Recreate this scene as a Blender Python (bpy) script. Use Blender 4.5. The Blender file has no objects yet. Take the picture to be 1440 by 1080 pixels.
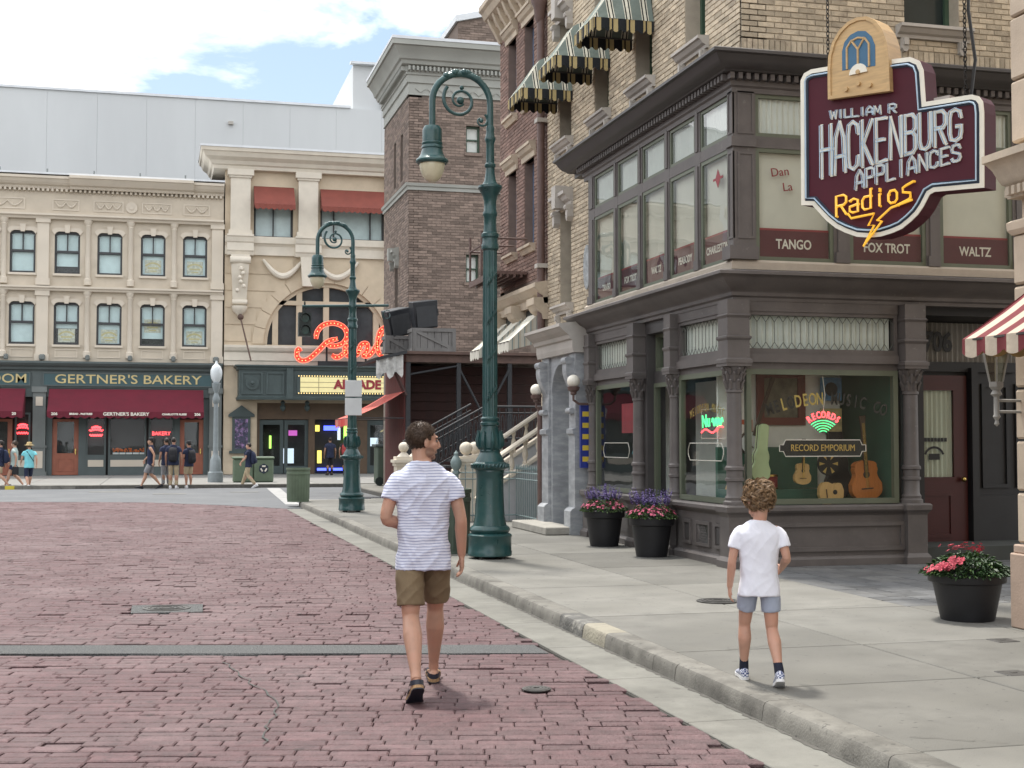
import bpy, bmesh, math, random
from mathutils import Vector, Matrix, Euler, noise as mnoise
R = math.radians
PI = math.pi
random.seed(7)
sc = bpy.context.scene
col = sc.collection

# ------------------------------------------------------------------ camera
cam_d = bpy.data.cameras.new('camera')
cam_d.sensor_fit = 'HORIZONTAL'
cam_d.sensor_width = 36.0
cam_d.lens = 47.5
cam_d.clip_start = 0.1
cam_d.clip_end = 3000
cam = bpy.data.objects.new('camera', cam_d)
col.objects.link(cam)
cam.location = (0, 0, 1.62)
cam.rotation_euler = (R(90 + 2.441), 0, R(-14.59))
sc.camera = cam

# ------------------------------------------------------------------ sky, sun, exposure
SUN_ELEV, SUN_AZ = 70.0, -12.0            # azimuth measured from +Y towards +X
w = bpy.data.worlds.new('World')
sc.world = w
w.use_nodes = True
nt = w.node_tree
nt.nodes.clear()
out = nt.nodes.new('ShaderNodeOutputWorld')
bg = nt.nodes.new('ShaderNodeBackground')
bg.inputs['Strength'].default_value = 0.085
sky = nt.nodes.new('ShaderNodeTexSky')
sky.sky_type = 'NISHITA'
sky.sun_disc = False
sky.sun_elevation = R(SUN_ELEV)
sky.sun_rotation = R(SUN_AZ)
sky.air_density = 1.2
sky.dust_density = 2.0
tc = nt.nodes.new('ShaderNodeTexCoord')
sep = nt.nodes.new('ShaderNodeSeparateXYZ')
nt.links.new(tc.outputs['Generated'], sep.inputs[0])
zz = nt.nodes.new('ShaderNodeMath'); zz.operation = 'MAXIMUM'; zz.inputs[1].default_value = 0.0
nt.links.new(sep.outputs['Z'], zz.inputs[0])
za = nt.nodes.new('ShaderNodeMath'); za.operation = 'ADD'; za.inputs[1].default_value = 0.22
nt.links.new(zz.outputs[0], za.inputs[0])
dv = nt.nodes.new('ShaderNodeVectorMath'); dv.operation = 'DIVIDE'
cmb = nt.nodes.new('ShaderNodeCombineXYZ')
for i in range(2): nt.links.new(za.outputs[0], cmb.inputs[i])
cmb.inputs[2].default_value = 1.0
nt.links.new(tc.outputs['Generated'], dv.inputs[0]); nt.links.new(cmb.outputs[0], dv.inputs[1])
cn = nt.nodes.new('ShaderNodeTexNoise'); cn.inputs['Scale'].default_value = 1.9
cn.inputs['Detail'].default_value = 9; cn.inputs['Roughness'].default_value = 0.55; cn.inputs['Distortion'].default_value = 0.25
mp = nt.nodes.new('ShaderNodeMapping'); mp.inputs['Location'].default_value = (3.32, 0.90, 0.0)
nt.links.new(dv.outputs[0], mp.inputs[0]); nt.links.new(mp.outputs[0], cn.inputs['Vector'])
cr = nt.nodes.new('ShaderNodeValToRGB')
cr.color_ramp.elements[0].position = 0.365; cr.color_ramp.elements[0].color = (0, 0, 0, 1)
cr.color_ramp.elements[1].position = 0.465; cr.color_ramp.elements[1].color = (1, 1, 1, 1)
nt.links.new(cn.outputs['Fac'], cr.inputs[0])
mx = nt.nodes.new('ShaderNodeMix'); mx.data_type = 'RGBA'
mx.inputs['B'].default_value = (12.2, 12.4, 12.7, 1)
nt.links.new(cr.outputs['Color'], mx.inputs['Factor']); nt.links.new(sky.outputs[0], mx.inputs['A'])
nt.links.new(mx.outputs['Result'], bg.inputs['Color']); nt.links.new(bg.outputs[0], out.inputs[0])

sd = bpy.data.lights.new('sun', 'SUN')
sd.energy = 2.1
sd.angle = R(5.0)
sd.color = (1.0, 0.95, 0.87)
sun = bpy.data.objects.new('sun', sd)
col.objects.link(sun)
_d = Vector((math.sin(R(SUN_AZ)) * math.cos(R(SUN_ELEV)), math.cos(R(SUN_AZ)) * math.cos(R(SUN_ELEV)), math.sin(R(SUN_ELEV))))
sun.rotation_euler = _d.to_track_quat('Z', 'Y').to_euler()
sun.location = _d * 60

vs = sc.view_settings
sc.display_settings.display_device = 'sRGB'
vs.view_transform = 'Standard'; vs.look = 'None'; vs.gamma = 1.0; vs.use_curve_mapping = False
vs.exposure = 1.05
sc.cycles.max_bounces = 8
sc.cycles.transparent_max_bounces = 16
sc.cycles.caustics_reflective = False
sc.cycles.caustics_refractive = False

# ------------------------------------------------------------------ materials
MATS = {}
def _node(nt, t, **kw):
    n = nt.nodes.new(t)
    for k, v in kw.items():
        n.inputs[k].default_value = v
    return n
def mat(name, c, rough=0.6, var=0.15, scale=4.0, bump=0.15, bscale=60.0, metal=0.0, spec=0.4, c2=None, c2at=(0.45, 0.7),
        c2scale=1.2, island=0.0, obj=False, coat=0.0, stretch=(1, 1, 1), sss=0.0, emit=None, estr=0.0, bdist=0.01, spots=None):
    """procedural surface: base colour broken up by two noises, optional second colour for stains, fine relief"""
    if name in MATS: return MATS[name]
    m = bpy.data.materials.new(name); m.use_nodes = True
    nt = m.node_tree; b = nt.nodes['Principled BSDF']; L = nt.links.new
    if obj:
        t = nt.nodes.new('ShaderNodeTexCoord'); vec = t.outputs['Object']
    else:
        t = nt.nodes.new('ShaderNodeNewGeometry'); vec = t.outputs['Position']
    mpn = nt.nodes.new('ShaderNodeMapping'); mpn.inputs['Scale'].default_value = stretch
    L(vec, mpn.inputs[0]); vec = mpn.outputs[0]
    n1 = _node(nt, 'ShaderNodeTexNoise', Scale=scale, Detail=6.0, Roughness=0.6); L(vec, n1.inputs['Vector'])
    fac = n1.outputs['Fac']
    mr = _node(nt, 'ShaderNodeMapRange'); mr.inputs['From Min'].default_value = 0.3; mr.inputs['From Max'].default_value = 0.7
    mr.inputs['To Min'].default_value = 1 - var; mr.inputs['To Max'].default_value = 1 + var; L(fac, mr.inputs['Value'])
    cur = None
    base = nt.nodes.new('ShaderNodeRGB'); base.outputs[0].default_value = (*c, 1); cur = base.outputs[0]
    if c2:
        n2 = _node(nt, 'ShaderNodeTexNoise', Scale=c2scale, Detail=7.0, Roughness=0.65); L(vec, n2.inputs['Vector'])
        r2 = nt.nodes.new('ShaderNodeMapRange'); r2.inputs['From Min'].default_value = c2at[0]; r2.inputs['From Max'].default_value = c2at[1]
        L(n2.outputs['Fac'], r2.inputs['Value'])
        mm = nt.nodes.new('ShaderNodeMix'); mm.data_type = 'RGBA'; mm.inputs['B'].default_value = (*c2, 1)
        L(r2.outputs[0], mm.inputs['Factor']); L(cur, mm.inputs['A']); cur = mm.outputs['Result']
    if spots:                                                   # small grime spots: (scale, threshold, colour)
        n3 = _node(nt, 'ShaderNodeTexNoise', Scale=spots[0], Detail=2.0, Roughness=0.5); L(vec, n3.inputs['Vector'])
        r3 = nt.nodes.new('ShaderNodeMapRange'); r3.inputs['From Min'].default_value = spots[1]; r3.inputs['From Max'].default_value = spots[1] + 0.05; r3.inputs['To Max'].default_value = 0.8
        L(n3.outputs['Fac'], r3.inputs['Value']); m3 = nt.nodes.new('ShaderNodeMix'); m3.data_type = 'RGBA'; m3.inputs['B'].default_value = (*spots[2], 1)
        L(r3.outputs[0], m3.inputs['Factor']); L(cur, m3.inputs['A']); cur = m3.outputs['Result']
    val = mr.outputs[0]
    if island:
        g = nt.nodes.new('ShaderNodeNewGeometry'); oi = nt.nodes.new('ShaderNodeObjectInfo')
        ad = nt.nodes.new('ShaderNodeMath'); ad.operation = 'ADD'; L(g.outputs['Random Per Island'], ad.inputs[0]); L(oi.outputs['Random'], ad.inputs[1])
        fr = nt.nodes.new('ShaderNodeMath'); fr.operation = 'FRACT'; L(ad.outputs[0], fr.inputs[0])
        ir = nt.nodes.new('ShaderNodeMapRange'); ir.inputs['To Min'].default_value = 1 - island; ir.inputs['To Max'].default_value = 1 + island
        L(fr.outputs[0], ir.inputs['Value'])
        mu = nt.nodes.new('ShaderNodeMath'); mu.operation = 'MULTIPLY'; L(val, mu.inputs[0]); L(ir.outputs[0], mu.inputs[1]); val = mu.outputs[0]
    vm = nt.nodes.new('ShaderNodeVectorMath'); vm.operation = 'SCALE'; L(cur, vm.inputs[0]); L(val, vm.inputs['Scale'])
    L(vm.outputs[0], b.inputs['Base Color'])
    rr = nt.nodes.new('ShaderNodeMapRange'); rr.inputs['To Min'].default_value = max(0.03, rough - 0.1); rr.inputs['To Max'].default_value = min(1, rough + 0.1)
    L(fac, rr.inputs['Value']); L(rr.outputs[0], b.inputs['Roughness'])
    b.inputs['Metallic'].default_value = metal
    b.inputs['Specular IOR Level'].default_value = spec
    if coat: b.inputs['Coat Weight'].default_value = coat
    if sss:
        b.inputs['Subsurface Weight'].default_value = sss; b.inputs['Subsurface Radius'].default_value = (0.02, 0.008, 0.004); b.inputs['Subsurface Scale'].default_value = 0.5
    if bump:
        nb = _node(nt, 'ShaderNodeTexNoise', Scale=bscale, Detail=5.0); L(vec, nb.inputs['Vector'])
        bp = nt.nodes.new('ShaderNodeBump'); bp.inputs['Strength'].default_value = bump; bp.inputs['Distance'].default_value = bdist
        L(nb.outputs['Fac'], bp.inputs['Height']); L(bp.outputs[0], b.inputs['Normal'])
    if emit:
        b.inputs['Emission Color'].default_value = (*emit, 1); b.inputs['Emission Strength'].default_value = estr
    MATS[name] = m
    return m

def stripe_mat(name, cols, axis, period, obj=True, rough=0.8, wob=0.0):
    """woven stripes: cols = [(fraction, colour), ...] repeated every period along an axis of the object"""
    m = bpy.data.materials.new(name); m.use_nodes = True
    nt = m.node_tree; b = nt.nodes['Principled BSDF']; L = nt.links.new
    if obj:
        t = nt.nodes.new('ShaderNodeTexCoord'); vec = t.outputs['Object']
    else:
        t = nt.nodes.new('ShaderNodeNewGeometry'); vec = t.outputs['Position']
    s = nt.nodes.new('ShaderNodeSeparateXYZ'); L(vec, s.inputs[0]); v = s.outputs[axis]
    if wob:
        nz = _node(nt, 'ShaderNodeTexNoise', Scale=7.0, Detail=2.0); L(vec, nz.inputs['Vector'])
        ma = nt.nodes.new('ShaderNodeMath'); ma.operation = 'MULTIPLY_ADD'; ma.inputs[1].default_value = wob; L(nz.outputs['Fac'], ma.inputs[0]); L(v, ma.inputs[2]); v = ma.outputs[0]
    d = nt.nodes.new('ShaderNodeMath'); d.operation = 'DIVIDE'; d.inputs[1].default_value = period; L(v, d.inputs[0])
    f = nt.nodes.new('ShaderNodeMath'); f.operation = 'FRACT'; L(d.outputs[0], f.inputs[0])
    r = nt.nodes.new('ShaderNodeValToRGB'); r.color_ramp.interpolation = 'CONSTANT'
    el = r.color_ramp.elements
    pos = 0.0
    for i, (fr, c) in enumerate(cols):
        e = el[i] if i < 2 else el.new(min(pos, 0.999))
        e.position = min(pos, 0.999); e.color = (*c, 1); pos += fr
    L(f.outputs[0], r.inputs[0])
    nz2 = _node(nt, 'ShaderNodeTexNoise', Scale=5.0, Detail=5.0); L(vec, nz2.inputs['Vector'])
    mr = nt.nodes.new('ShaderNodeMapRange'); mr.inputs['To Min'].default_value = 0.85; mr.inputs['To Max'].default_value = 1.12; L(nz2.outputs['Fac'], mr.inputs['Value'])
    vm = nt.nodes.new('ShaderNodeVectorMath'); vm.operation = 'SCALE'; L(r.outputs[0], vm.inputs[0]); L(mr.outputs[0], vm.inputs['Scale'])
    L(vm.outputs[0], b.inputs['Base Color']); b.inputs['Roughness'].default_value = rough; b.inputs['Specular IOR Level'].default_value = 0.2
    nb = _node(nt, 'ShaderNodeTexNoise', Scale=14.0, Detail=4.0); L(vec, nb.inputs['Vector'])
    bp = nt.nodes.new('ShaderNodeBump'); bp.inputs['Strength'].default_value = 0.35; bp.inputs['Distance'].default_value = 0.02
    L(nb.outputs['Fac'], bp.inputs['Height']); L(bp.outputs[0], b.inputs['Normal'])
    MATS[name] = m
    return m

def glass_mat(name, tint=(0.9, 0.95, 0.93), rough=0.01, ior=1.5, bump=0.03, k=1.0):
    """thin pane: clear by angle, mirror at grazing, slightly wavy"""
    m = bpy.data.materials.new(name); m.use_nodes = True
    nt = m.node_tree; nt.nodes.clear(); L = nt.links.new
    o = nt.nodes.new('ShaderNodeOutputMaterial'); mxs = nt.nodes.new('ShaderNodeMixShader')
    tr = nt.nodes.new('ShaderNodeBsdfTransparent'); tr.inputs[0].default_value = (*tint, 1)
    gl = nt.nodes.new('ShaderNodeBsdfGlossy'); gl.inputs['Roughness'].default_value = rough
    f0 = ((ior - 1) / (ior + 1)) ** 2
    lw = nt.nodes.new('ShaderNodeLayerWeight'); pw = nt.nodes.new('ShaderNodeMath'); pw.operation = 'POWER'; pw.inputs[1].default_value = 4.5; L(lw.outputs['Facing'], pw.inputs[0])
    fr = nt.nodes.new('ShaderNodeMath'); fr.operation = 'MULTIPLY_ADD'; fr.inputs[1].default_value = 1 - f0 * k; fr.inputs[2].default_value = f0 * k; L(pw.outputs[0], fr.inputs[0])
    g = nt.nodes.new('ShaderNodeNewGeometry')
    nb = _node(nt, 'ShaderNodeTexNoise', Scale=1.6, Detail=1.0); L(g.outputs['Position'], nb.inputs['Vector'])
    bp = nt.nodes.new('ShaderNodeBump'); bp.inputs['Strength'].default_value = bump; bp.inputs['Distance'].default_value = 0.1
    L(nb.outputs['Fac'], bp.inputs['Height']); L(bp.outputs[0], gl.inputs['Normal'])
    L(fr.outputs[0], mxs.inputs[0]); L(tr.outputs[0], mxs.inputs[1]); L(gl.outputs[0], mxs.inputs[2]); L(mxs.outputs[0], o.inputs[0])
    MATS[name] = m
    return m

def emit_mat(name, c, s):
    m = bpy.data.materials.new(name); m.use_nodes = True
    b = m.node_tree.nodes['Principled BSDF']
    b.inputs['Base Color'].default_value = (*c, 1); b.inputs['Emission Color'].default_value = (*c, 1); b.inputs['Emission Strength'].default_value = s
    MATS[name] = m
    return m

# ------------------------------------------------------------------ geometry helpers
def FP(face, u, z, d):
    k, c = face
    return {'W': (c - d, u, z), 'S': (u, c - d, z), 'N': (u, c + d, z), 'E': (c + d, u, z)}[k]

class MB:
    """collects shapes; build() links them as one mesh object"""
    def __init__(s): s.v = []; s.f = []
    def add(s, vs, fs):
        o = len(s.v); s.v.extend(vs); s.f.extend([tuple(i + o for i in f) for f in fs]); return s
    def box(s, x0, x1, y0, y1, z0, z1):
        return s.add([(x0, y0, z0), (x1, y0, z0), (x1, y1, z0), (x0, y1, z0), (x0, y0, z1), (x1, y0, z1), (x1, y1, z1), (x0, y1, z1)],
                     [(3, 2, 1, 0), (4, 5, 6, 7), (0, 1, 5, 4), (1, 2, 6, 5), (2, 3, 7, 6), (3, 0, 4, 7)])
    def fbox(s, face, u0, u1, z0, z1, d0, d1):
        a = FP(face, u0, z0, d0); b = FP(face, u1, z1, d1)
        return s.box(min(a[0], b[0]), max(a[0], b[0]), min(a[1], b[1]), max(a[1], b[1]), min(a[2], b[2]), max(a[2], b[2]))
    def obox(s, c, size, rot=None):
        M = Matrix.Translation(c) @ (rot.to_4x4() if rot else Matrix.Identity(4))
        h = [q / 2 for q in size]
        vs = [tuple(M @ Vector((x * h[0], y * h[1], z * h[2]))) for z in (-1, 1) for x, y in ((-1, -1), (1, -1), (1, 1), (-1, 1))]
        return s.add(vs, [(3, 2, 1, 0), (4, 5, 6, 7), (0, 1, 5, 4), (1, 2, 6, 5), (2, 3, 7, 6), (3, 0, 4, 7)])
    def fprism(s, face, poly, d0, d1):
        n = len(poly)
        vs = [FP(face, u, z, d0) for u, z in poly] + [FP(face, u, z, d1) for u, z in poly]
        fs = [tuple(range(n)), tuple(range(2 * n - 1, n - 1, -1))] + [(i, (i + 1) % n, n + (i + 1) % n, n + i) for i in range(n)]
        return s.add(vs, fs)
    def fstrip(s, face, a, b, d0, d1):
        """solid between two polylines a, b (lists of (u,z) of equal length), from depth d0 to d1"""
        for i in range(len(a) - 1): s.fprism(face, [a[i], a[i + 1], b[i + 1], b[i]], d0, d1)
        return s
    def zprism(s, poly, z0, z1):
        n = len(poly)
        vs = [(x, y, z0) for x, y in poly] + [(x, y, z1) for x, y in poly]
        fs = [tuple(range(n - 1, -1, -1)), tuple(range(n, 2 * n))] + [(i, (i + 1) % n, n + (i + 1) % n, n + i) for i in range(n)]
        return s.add(vs, fs)
    def lathe(s, prof, n=24, c=(0, 0, 0), cap=True, sq=0.0):
        vs = []
        for r, z in prof:
            for i in range(n):
                a = 2 * PI * i / n
                vs.append((c[0] + r * math.cos(a), c[1] + r * math.sin(a), c[2] + z))
        fs = []
        for j in range(len(prof) - 1):
            for i in range(n):
                k = (i + 1) % n
                fs.append((j * n + i, j * n + k, (j + 1) * n + k, (j + 1) * n + i))
        if cap:
            fs.append(tuple(range(n - 1, -1, -1))); fs.append(tuple(range((len(prof) - 1) * n, len(prof) * n)))
        return s.add(vs, fs)
    def rings(s, rings, closed=True, cap=True):
        n = len(rings[0]); vs = [tuple(p) for r in rings for p in r]; fs = []
        for j in range(len(rings) - 1):
            for i in range(n if closed else n - 1):
                k = (i + 1) % n
                fs.append((j * n + i, j * n + k, (j + 1) * n + k, (j + 1) * n + i))
        if cap:
            fs.append(tuple(range(n - 1, -1, -1))); fs.append(tuple(range((len(rings) - 1) * n, len(rings) * n)))
        return s.add(vs, fs)
    def tube(s, pts, r, n=8, cap=True, closed=False, flat=1.0):
        P = [Vector(p) for p in pts]; m = len(P)
        rs = r if isinstance(r, (list, tuple)) else [r] * m
        t0 = (P[1] - P[0]).normalized()
        up = Vector((0, 0, 1)) if abs(t0.z) < 0.9 else Vector((0, 1, 0))
        nrm = (up - t0 * up.dot(t0)).normalized()
        rr = []
        for i in range(m):
            if closed: t = (P[(i + 1) % m] - P[i - 1]).normalized()
            else: t = (P[min(i + 1, m - 1)] - P[max(i - 1, 0)]).normalized()
            nn = nrm - t * nrm.dot(t)
            if nn.length > 1e-6: nrm = nn.normalized()
            b = t.cross(nrm)
            rr.append([P[i] + nrm * (rs[i] * math.cos(2 * PI * k / n)) + b * (rs[i] * flat * math.sin(2 * PI * k / n)) for k in range(n)])
        if closed: rr.append(rr[0])
        return s.rings(rr, cap=cap and not closed)
    def sphere(s, c, r, n=12, m=8, sc=(1, 1, 1), rot=None):
        prof = []
        vs = []
        for j in range(m + 1):
            th = PI * j / m
            th = min(max(th, 0.02), PI - 0.02)
            for i in range(n):
                a = 2 * PI * i / n
                p = Vector((r * sc[0] * math.sin(th) * math.cos(a), r * sc[1] * math.sin(th) * math.sin(a), -r * sc[2] * math.cos(th)))
                if rot: p = rot @ p
                vs.append((c[0] + p.x, c[1] + p.y, c[2] + p.z))
        fs = [(j * n + i, j * n + (i + 1) % n, (j + 1) * n + (i + 1) % n, (j + 1) * n + i) for j in range(m) for i in range(n)]
        fs += [tuple(range(n - 1, -1, -1)), tuple(range(m * n, (m + 1) * n))]
        return s.add(vs, fs)
    def sweep(s, prof, path, closed_prof=True, ends=True):
        """moulding: prof = [(out, z)], path = [(x, y)], outward is to the right of travel"""
        n = len(path); rr = []
        for i in range(n):
            p = Vector(path[i])
            def rn(a, b):
                d = (Vector(b) - Vector(a)).normalized(); return Vector((d.y, -d.x))
            if i == 0: nv = rn(path[0], path[1])
            elif i == n - 1: nv = rn(path[-2], path[-1])
            else:
                a = rn(path[i - 1], path[i]); b = rn(path[i], path[i + 1])
                nv = (a + b) / max(0.2, 1 + a.dot(b))
            rr.append([(p.x + nv.x * o, p.y + nv.y * o, z) for o, z in prof])
        return s.rings(rr, closed=closed_prof, cap=ends)
    def build(s, name, mt, parent=None, smooth=False, local=False, bevel=0.0, kind=None, label=None):
        me = bpy.data.meshes.new(name)
        vs = s.v
        if parent is not None and not local:
            l = parent['_o'] if '_o' in parent else (0, 0, 0)
            vs = [(a - l[0], b - l[1], c - l[2]) for a, b, c in vs]
        me.from_pydata([tuple(v) for v in vs], [], s.f)
        bm = bmesh.new(); bm.from_mesh(me)
        bmesh.ops.recalc_face_normals(bm, faces=bm.faces)
        if bevel:
            es = [e for e in bm.edges if len(e.link_faces) == 2 and e.calc_face_angle(0) > 0.5]
            bmesh.ops.bevel(bm, geom=es, offset=bevel, segments=1, affect='EDGES', clamp_overlap=True)
        bm.to_mesh(me); bm.free()
        if smooth:
            me.shade_smooth()
            try: me.set_sharp_from_angle(angle=R(smooth if smooth is not True else 40))
            except Exception: pass
        return mk(name, me, mt, parent, kind, label)

def mk(name, me, mt, parent=None, kind=None, label=None):
    o = bpy.data.objects.new(name, me); col.objects.link(o)
    if mt is not None:
        me.materials.clear(); me.materials.append(MATS[mt] if isinstance(mt, str) else mt)
    if parent is not None: o.parent = parent
    if kind: o['kind'] = kind
    if label: o['label'] = label
    return o
def tag(o, label, cat, group=None):
    o['label'] = label; o['category'] = cat
    if group: o['group'] = group
    return o
def thing(name, label, cat, loc=(0, 0, 0), rz=0.0, group=None):
    o = bpy.data.objects.new(name, None); col.objects.link(o)
    o.empty_display_size = 0.2
    o.location = loc; o.rotation_euler = (0, 0, rz)
    o['_o'] = tuple(float(q) for q in loc)
    return tag(o, label, cat, group)
def sub(o, loc=(0, 0, 0)):
    """lets a part that is a mesh act as origin for its own sub-parts (same local frame as its thing)"""
    o['_o'] = o.parent['_o'] if o.parent and '_o' in o.parent else loc
    return o
def copy_tree(o, parent=None):
    c = o.copy(); col.objects.link(c); c.parent = parent
    for ch in o.children: copy_tree(ch, c)
    return c
def text(body, size, mt, parent, pos, face='S', name='lettering', depth=0.004, align='CENTER', sx=1.0, local=False, rot=0.0, bold=0.0, M=None):
    cu = bpy.data.curves.new(name, 'FONT'); cu.body = body; cu.size = size; cu.extrude = depth; cu.align_x = align; cu.align_y = 'CENTER'
    cu.offset = bold; cu.resolution_u = 3
    ob = bpy.data.objects.new('tmp', cu); me = bpy.data.meshes.new_from_object(ob)
    bpy.data.objects.remove(ob); bpy.data.curves.remove(cu)
    me.transform(Matrix.Diagonal((sx, 1, 1, 1)))
    if rot: me.transform(Matrix.Rotation(rot, 4, 'Z'))
    if M is None:
        cols = {'S': ((1, 0, 0), (0, 0, 1), (0, -1, 0)), 'W': ((0, -1, 0), (0, 0, 1), (-1, 0, 0))}[face]
        M = Matrix(cols).transposed().to_4x4()
    l = (0, 0, 0) if (parent is None or local) else parent['_o']
    me.transform(Matrix.Translation(Vector(pos) - Vector(l)) @ M)
    return mk(name, me, mt, parent)
def cells(u0, u1, z0, z1, holes):
    """rectangles covering a wall minus its rectangular openings"""
    zs = sorted({z0, z1, *[h[2] for h in holes], *[h[3] for h in holes]}); zs = [z for z in zs if z0 <= z <= z1]
    res = []
    for a, b in zip(zs, zs[1:]):
        if b - a < 1e-6: continue
        m = (a + b) / 2
        cut = sorted((h[0], h[1]) for h in holes if h[2] < m < h[3])
        u = u0
        for c0, c1 in cut:
            if c0 > u: res.append((u, min(c0, u1), a, b))
            u = max(u, c1)
        if u < u1: res.append((u, u1, a, b))
    return res
def wall(mb, face, u0, u1, z0, z1, holes, d0, d1):
    for c in cells(u0, u1, z0, z1, holes): mb.fbox(face, c[0], c[1], c[2], c[3], d0, d1)
    return mb
def brick_list(u0, u1, z0, z1, holes, bl, bh, gap=0.008, rnd=random):
    res = []; k = 0; z = z0
    while z + bh <= z1 + 1e-6:
        u = u0 - (bl / 2 if k % 2 else 0)
        while u < u1 - 0.02:
            a, b = max(u, u0) + gap / 2, min(u + bl, u1) - gap / 2
            segs = [(a, b)]
            for h in holes:
                if h[2] < z + bh - 0.01 and h[3] > z + 0.01:
                    ns = []
                    for s0, s1 in segs:
                        if h[0] > s0: ns.append((s0, min(s1, h[0])))
                        if h[1] < s1: ns.append((max(s0, h[1]), s1))
                    segs = [q for q in ns if q[1] - q[0] > 0.02]
            for s0, s1 in segs: res.append((s0, s1, z + gap / 2, z + bh - gap / 2))
            u += bl
        k += 1; z += bh
    return res
def laid_bricks(face, bricks, mt, parent, name, limit, near, bl, bh, proud=0.01, gap=0.008):
    """the nearest full bricks become parts of their own that share one mesh, the rest one joined part"""
    full = [b for b in bricks if abs((b[1] - b[0]) - (bl - gap)) < 1e-4]
    full.sort(key=lambda b: near(b))
    single = set(full[:limit])
    o = MB()
    c = 0.004
    def shape(m, u0, u1, z0, z1, d):
        vs = [FP(face, u0, z0, 0), FP(face, u1, z0, 0), FP(face, u1, z1, 0), FP(face, u0, z1, 0),
              FP(face, u0 + c, z0 + c, d), FP(face, u1 - c, z0 + c, d), FP(face, u1 - c, z1 - c, d), FP(face, u0 + c, z1 - c, d)]
        m.add(vs, [(4, 5, 6, 7), (0, 1, 5, 4), (1, 2, 6, 5), (2, 3, 7, 6), (3, 0, 4, 7)])
    for b in bricks:
        if b in single: continue
        shape(o, *b, proud * random.uniform(0.6, 1.3))
    o.build(name, mt, parent, kind='stuff')
    if single:
        m = MB(); k, cc = face
        f0 = (k, 0.0)
        vs = [FP(f0, u, z, 0) for u, z in ((0, 0), (bl - gap, 0), (bl - gap, bh - gap), (0, bh - gap))] + \
             [FP(f0, u, z, proud) for u, z in ((c, c), (bl - gap - c, c), (bl - gap - c, bh - gap - c), (c, bh - gap - c))]
        me = bpy.data.meshes.new('brick'); me.from_pydata(vs, [], [(4, 5, 6, 7), (0, 1, 5, 4), (1, 2, 6, 5), (2, 3, 7, 6), (3, 0, 4, 7)])
        bm = bmesh.new(); bm.from_mesh(me); bmesh.ops.recalc_face_normals(bm, faces=bm.faces); bm.to_mesh(me); bm.free()
        me.materials.append(MATS[mt]); l = Vector(parent['_o'])
        for b in sorted(single):
            ob = bpy.data.objects.new('brick', me); col.objects.link(ob); ob.parent = parent
            ob.location = Vector(FP(face, b[0], b[2], random.uniform(-0.002, 0.003))) - l
def arc(cx, cz, r, a0, a1, n, rz=None):
    return [(cx + r * math.cos(R(a0 + (a1 - a0) * i / n)), cz + (rz or r) * math.sin(R(a0 + (a1 - a0) * i / n))) for i in range(n + 1)]
def remesh(mb, name, mt, parent, vox=0.006, smooth=4, disp=None):
    me = bpy.data.meshes.new(name); me.from_pydata([tuple(v) for v in mb.v], [], mb.f)
    bm = bmesh.new(); bm.from_mesh(me); bmesh.ops.recalc_face_normals(bm, faces=bm.faces); bm.to_mesh(me); bm.free()
    ob = bpy.data.objects.new('tmp', me); col.objects.link(ob)
    m = ob.modifiers.new('r', 'REMESH'); m.mode = 'VOXEL'; m.voxel_size = vox
    if smooth:
        s = ob.modifiers.new('s', 'SMOOTH'); s.factor = 0.5; s.iterations = smooth
    dg = bpy.context.evaluated_depsgraph_get()
    nm = bpy.data.meshes.new_from_object(ob.evaluated_get(dg))
    bpy.data.objects.remove(ob); bpy.data.meshes.remove(me)
    nm.name = name
    if disp:
        nr = [v.normal.copy() for v in nm.vertices]
        for v, n_ in zip(nm.vertices, nr): v.co += n_ * disp(v.co)
    nm.shade_smooth()
    return mk(name, nm, mt, parent)
def struct(o):
    o['kind'] = 'structure'; return o
# ------------------------------------------------------------------ material palette
mat('paver_brick', (0.098, 0.053, 0.056), 0.66, 0.28, 11, 0.7, 55, island=0.16, c2=(0.140, 0.094, 0.096), c2at=(0.42, 0.70), c2scale=.6, bdist=0.018, spots=(9.0, .66, (.062, .038, .039)))
mat('brick_bed', (0.045, 0.03, 0.03), 0.9, 0.3, 20, 0.4, 90, c2=(0.10, 0.07, 0.065), c2scale=4)
mat('asphalt', (0.12, 0.126, 0.133), 0.85, 0.12, 5, 0.4, 160, c2=(0.155, 0.16, 0.165), c2scale=0.5)
mat('earth', (0.16, 0.16, 0.15), 0.95, 0.2, 2, 0.2, 30)
mat('concrete', (0.172, 0.168, 0.152), 0.85, 0.2, 3.2, 0.3, 120, c2=(0.118, 0.115, 0.102), c2at=(0.44, 0.72), c2scale=0.8, island=0.17, spots=(18.0, .685, (.085, .083, .076)))
mat('concrete_far', (0.215, 0.212, 0.20), 0.85, 0.12, 2, 0.2, 60, c2=(0.20, 0.195, 0.185), c2scale=0.5, island=0.08)
mat('gutter_concrete', (0.185, 0.182, 0.162), 0.85, 0.14, 4, 0.3, 120, c2=(0.128, 0.125, 0.111), c2scale=1.3, island=0.06, spots=(12.0, .69, (.11, .105, .095)))
mat('kerb_concrete', (0.185, 0.178, 0.158), 0.88, 0.2, 6, 0.4, 70, c2=(0.095, 0.09, 0.08), c2at=(0.46, 0.70), c2scale=2.2, island=0.1, bdist=0.01, spots=(22.0, .66, (.08, .078, .07)))
mat('kerb_dark', (0.13, 0.128, 0.12), 0.88, 0.3, 6, 0.7, 45, c2=(0.30, 0.29, 0.26), c2at=(0.52, 0.66), c2scale=5.0, bdist=0.02)
mat('kerb_light', (0.30, 0.28, 0.22), 0.85, 0.15, 6, 0.5, 45, c2=(0.26, 0.24, 0.195), c2scale=4.0, bdist=0.02)
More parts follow.
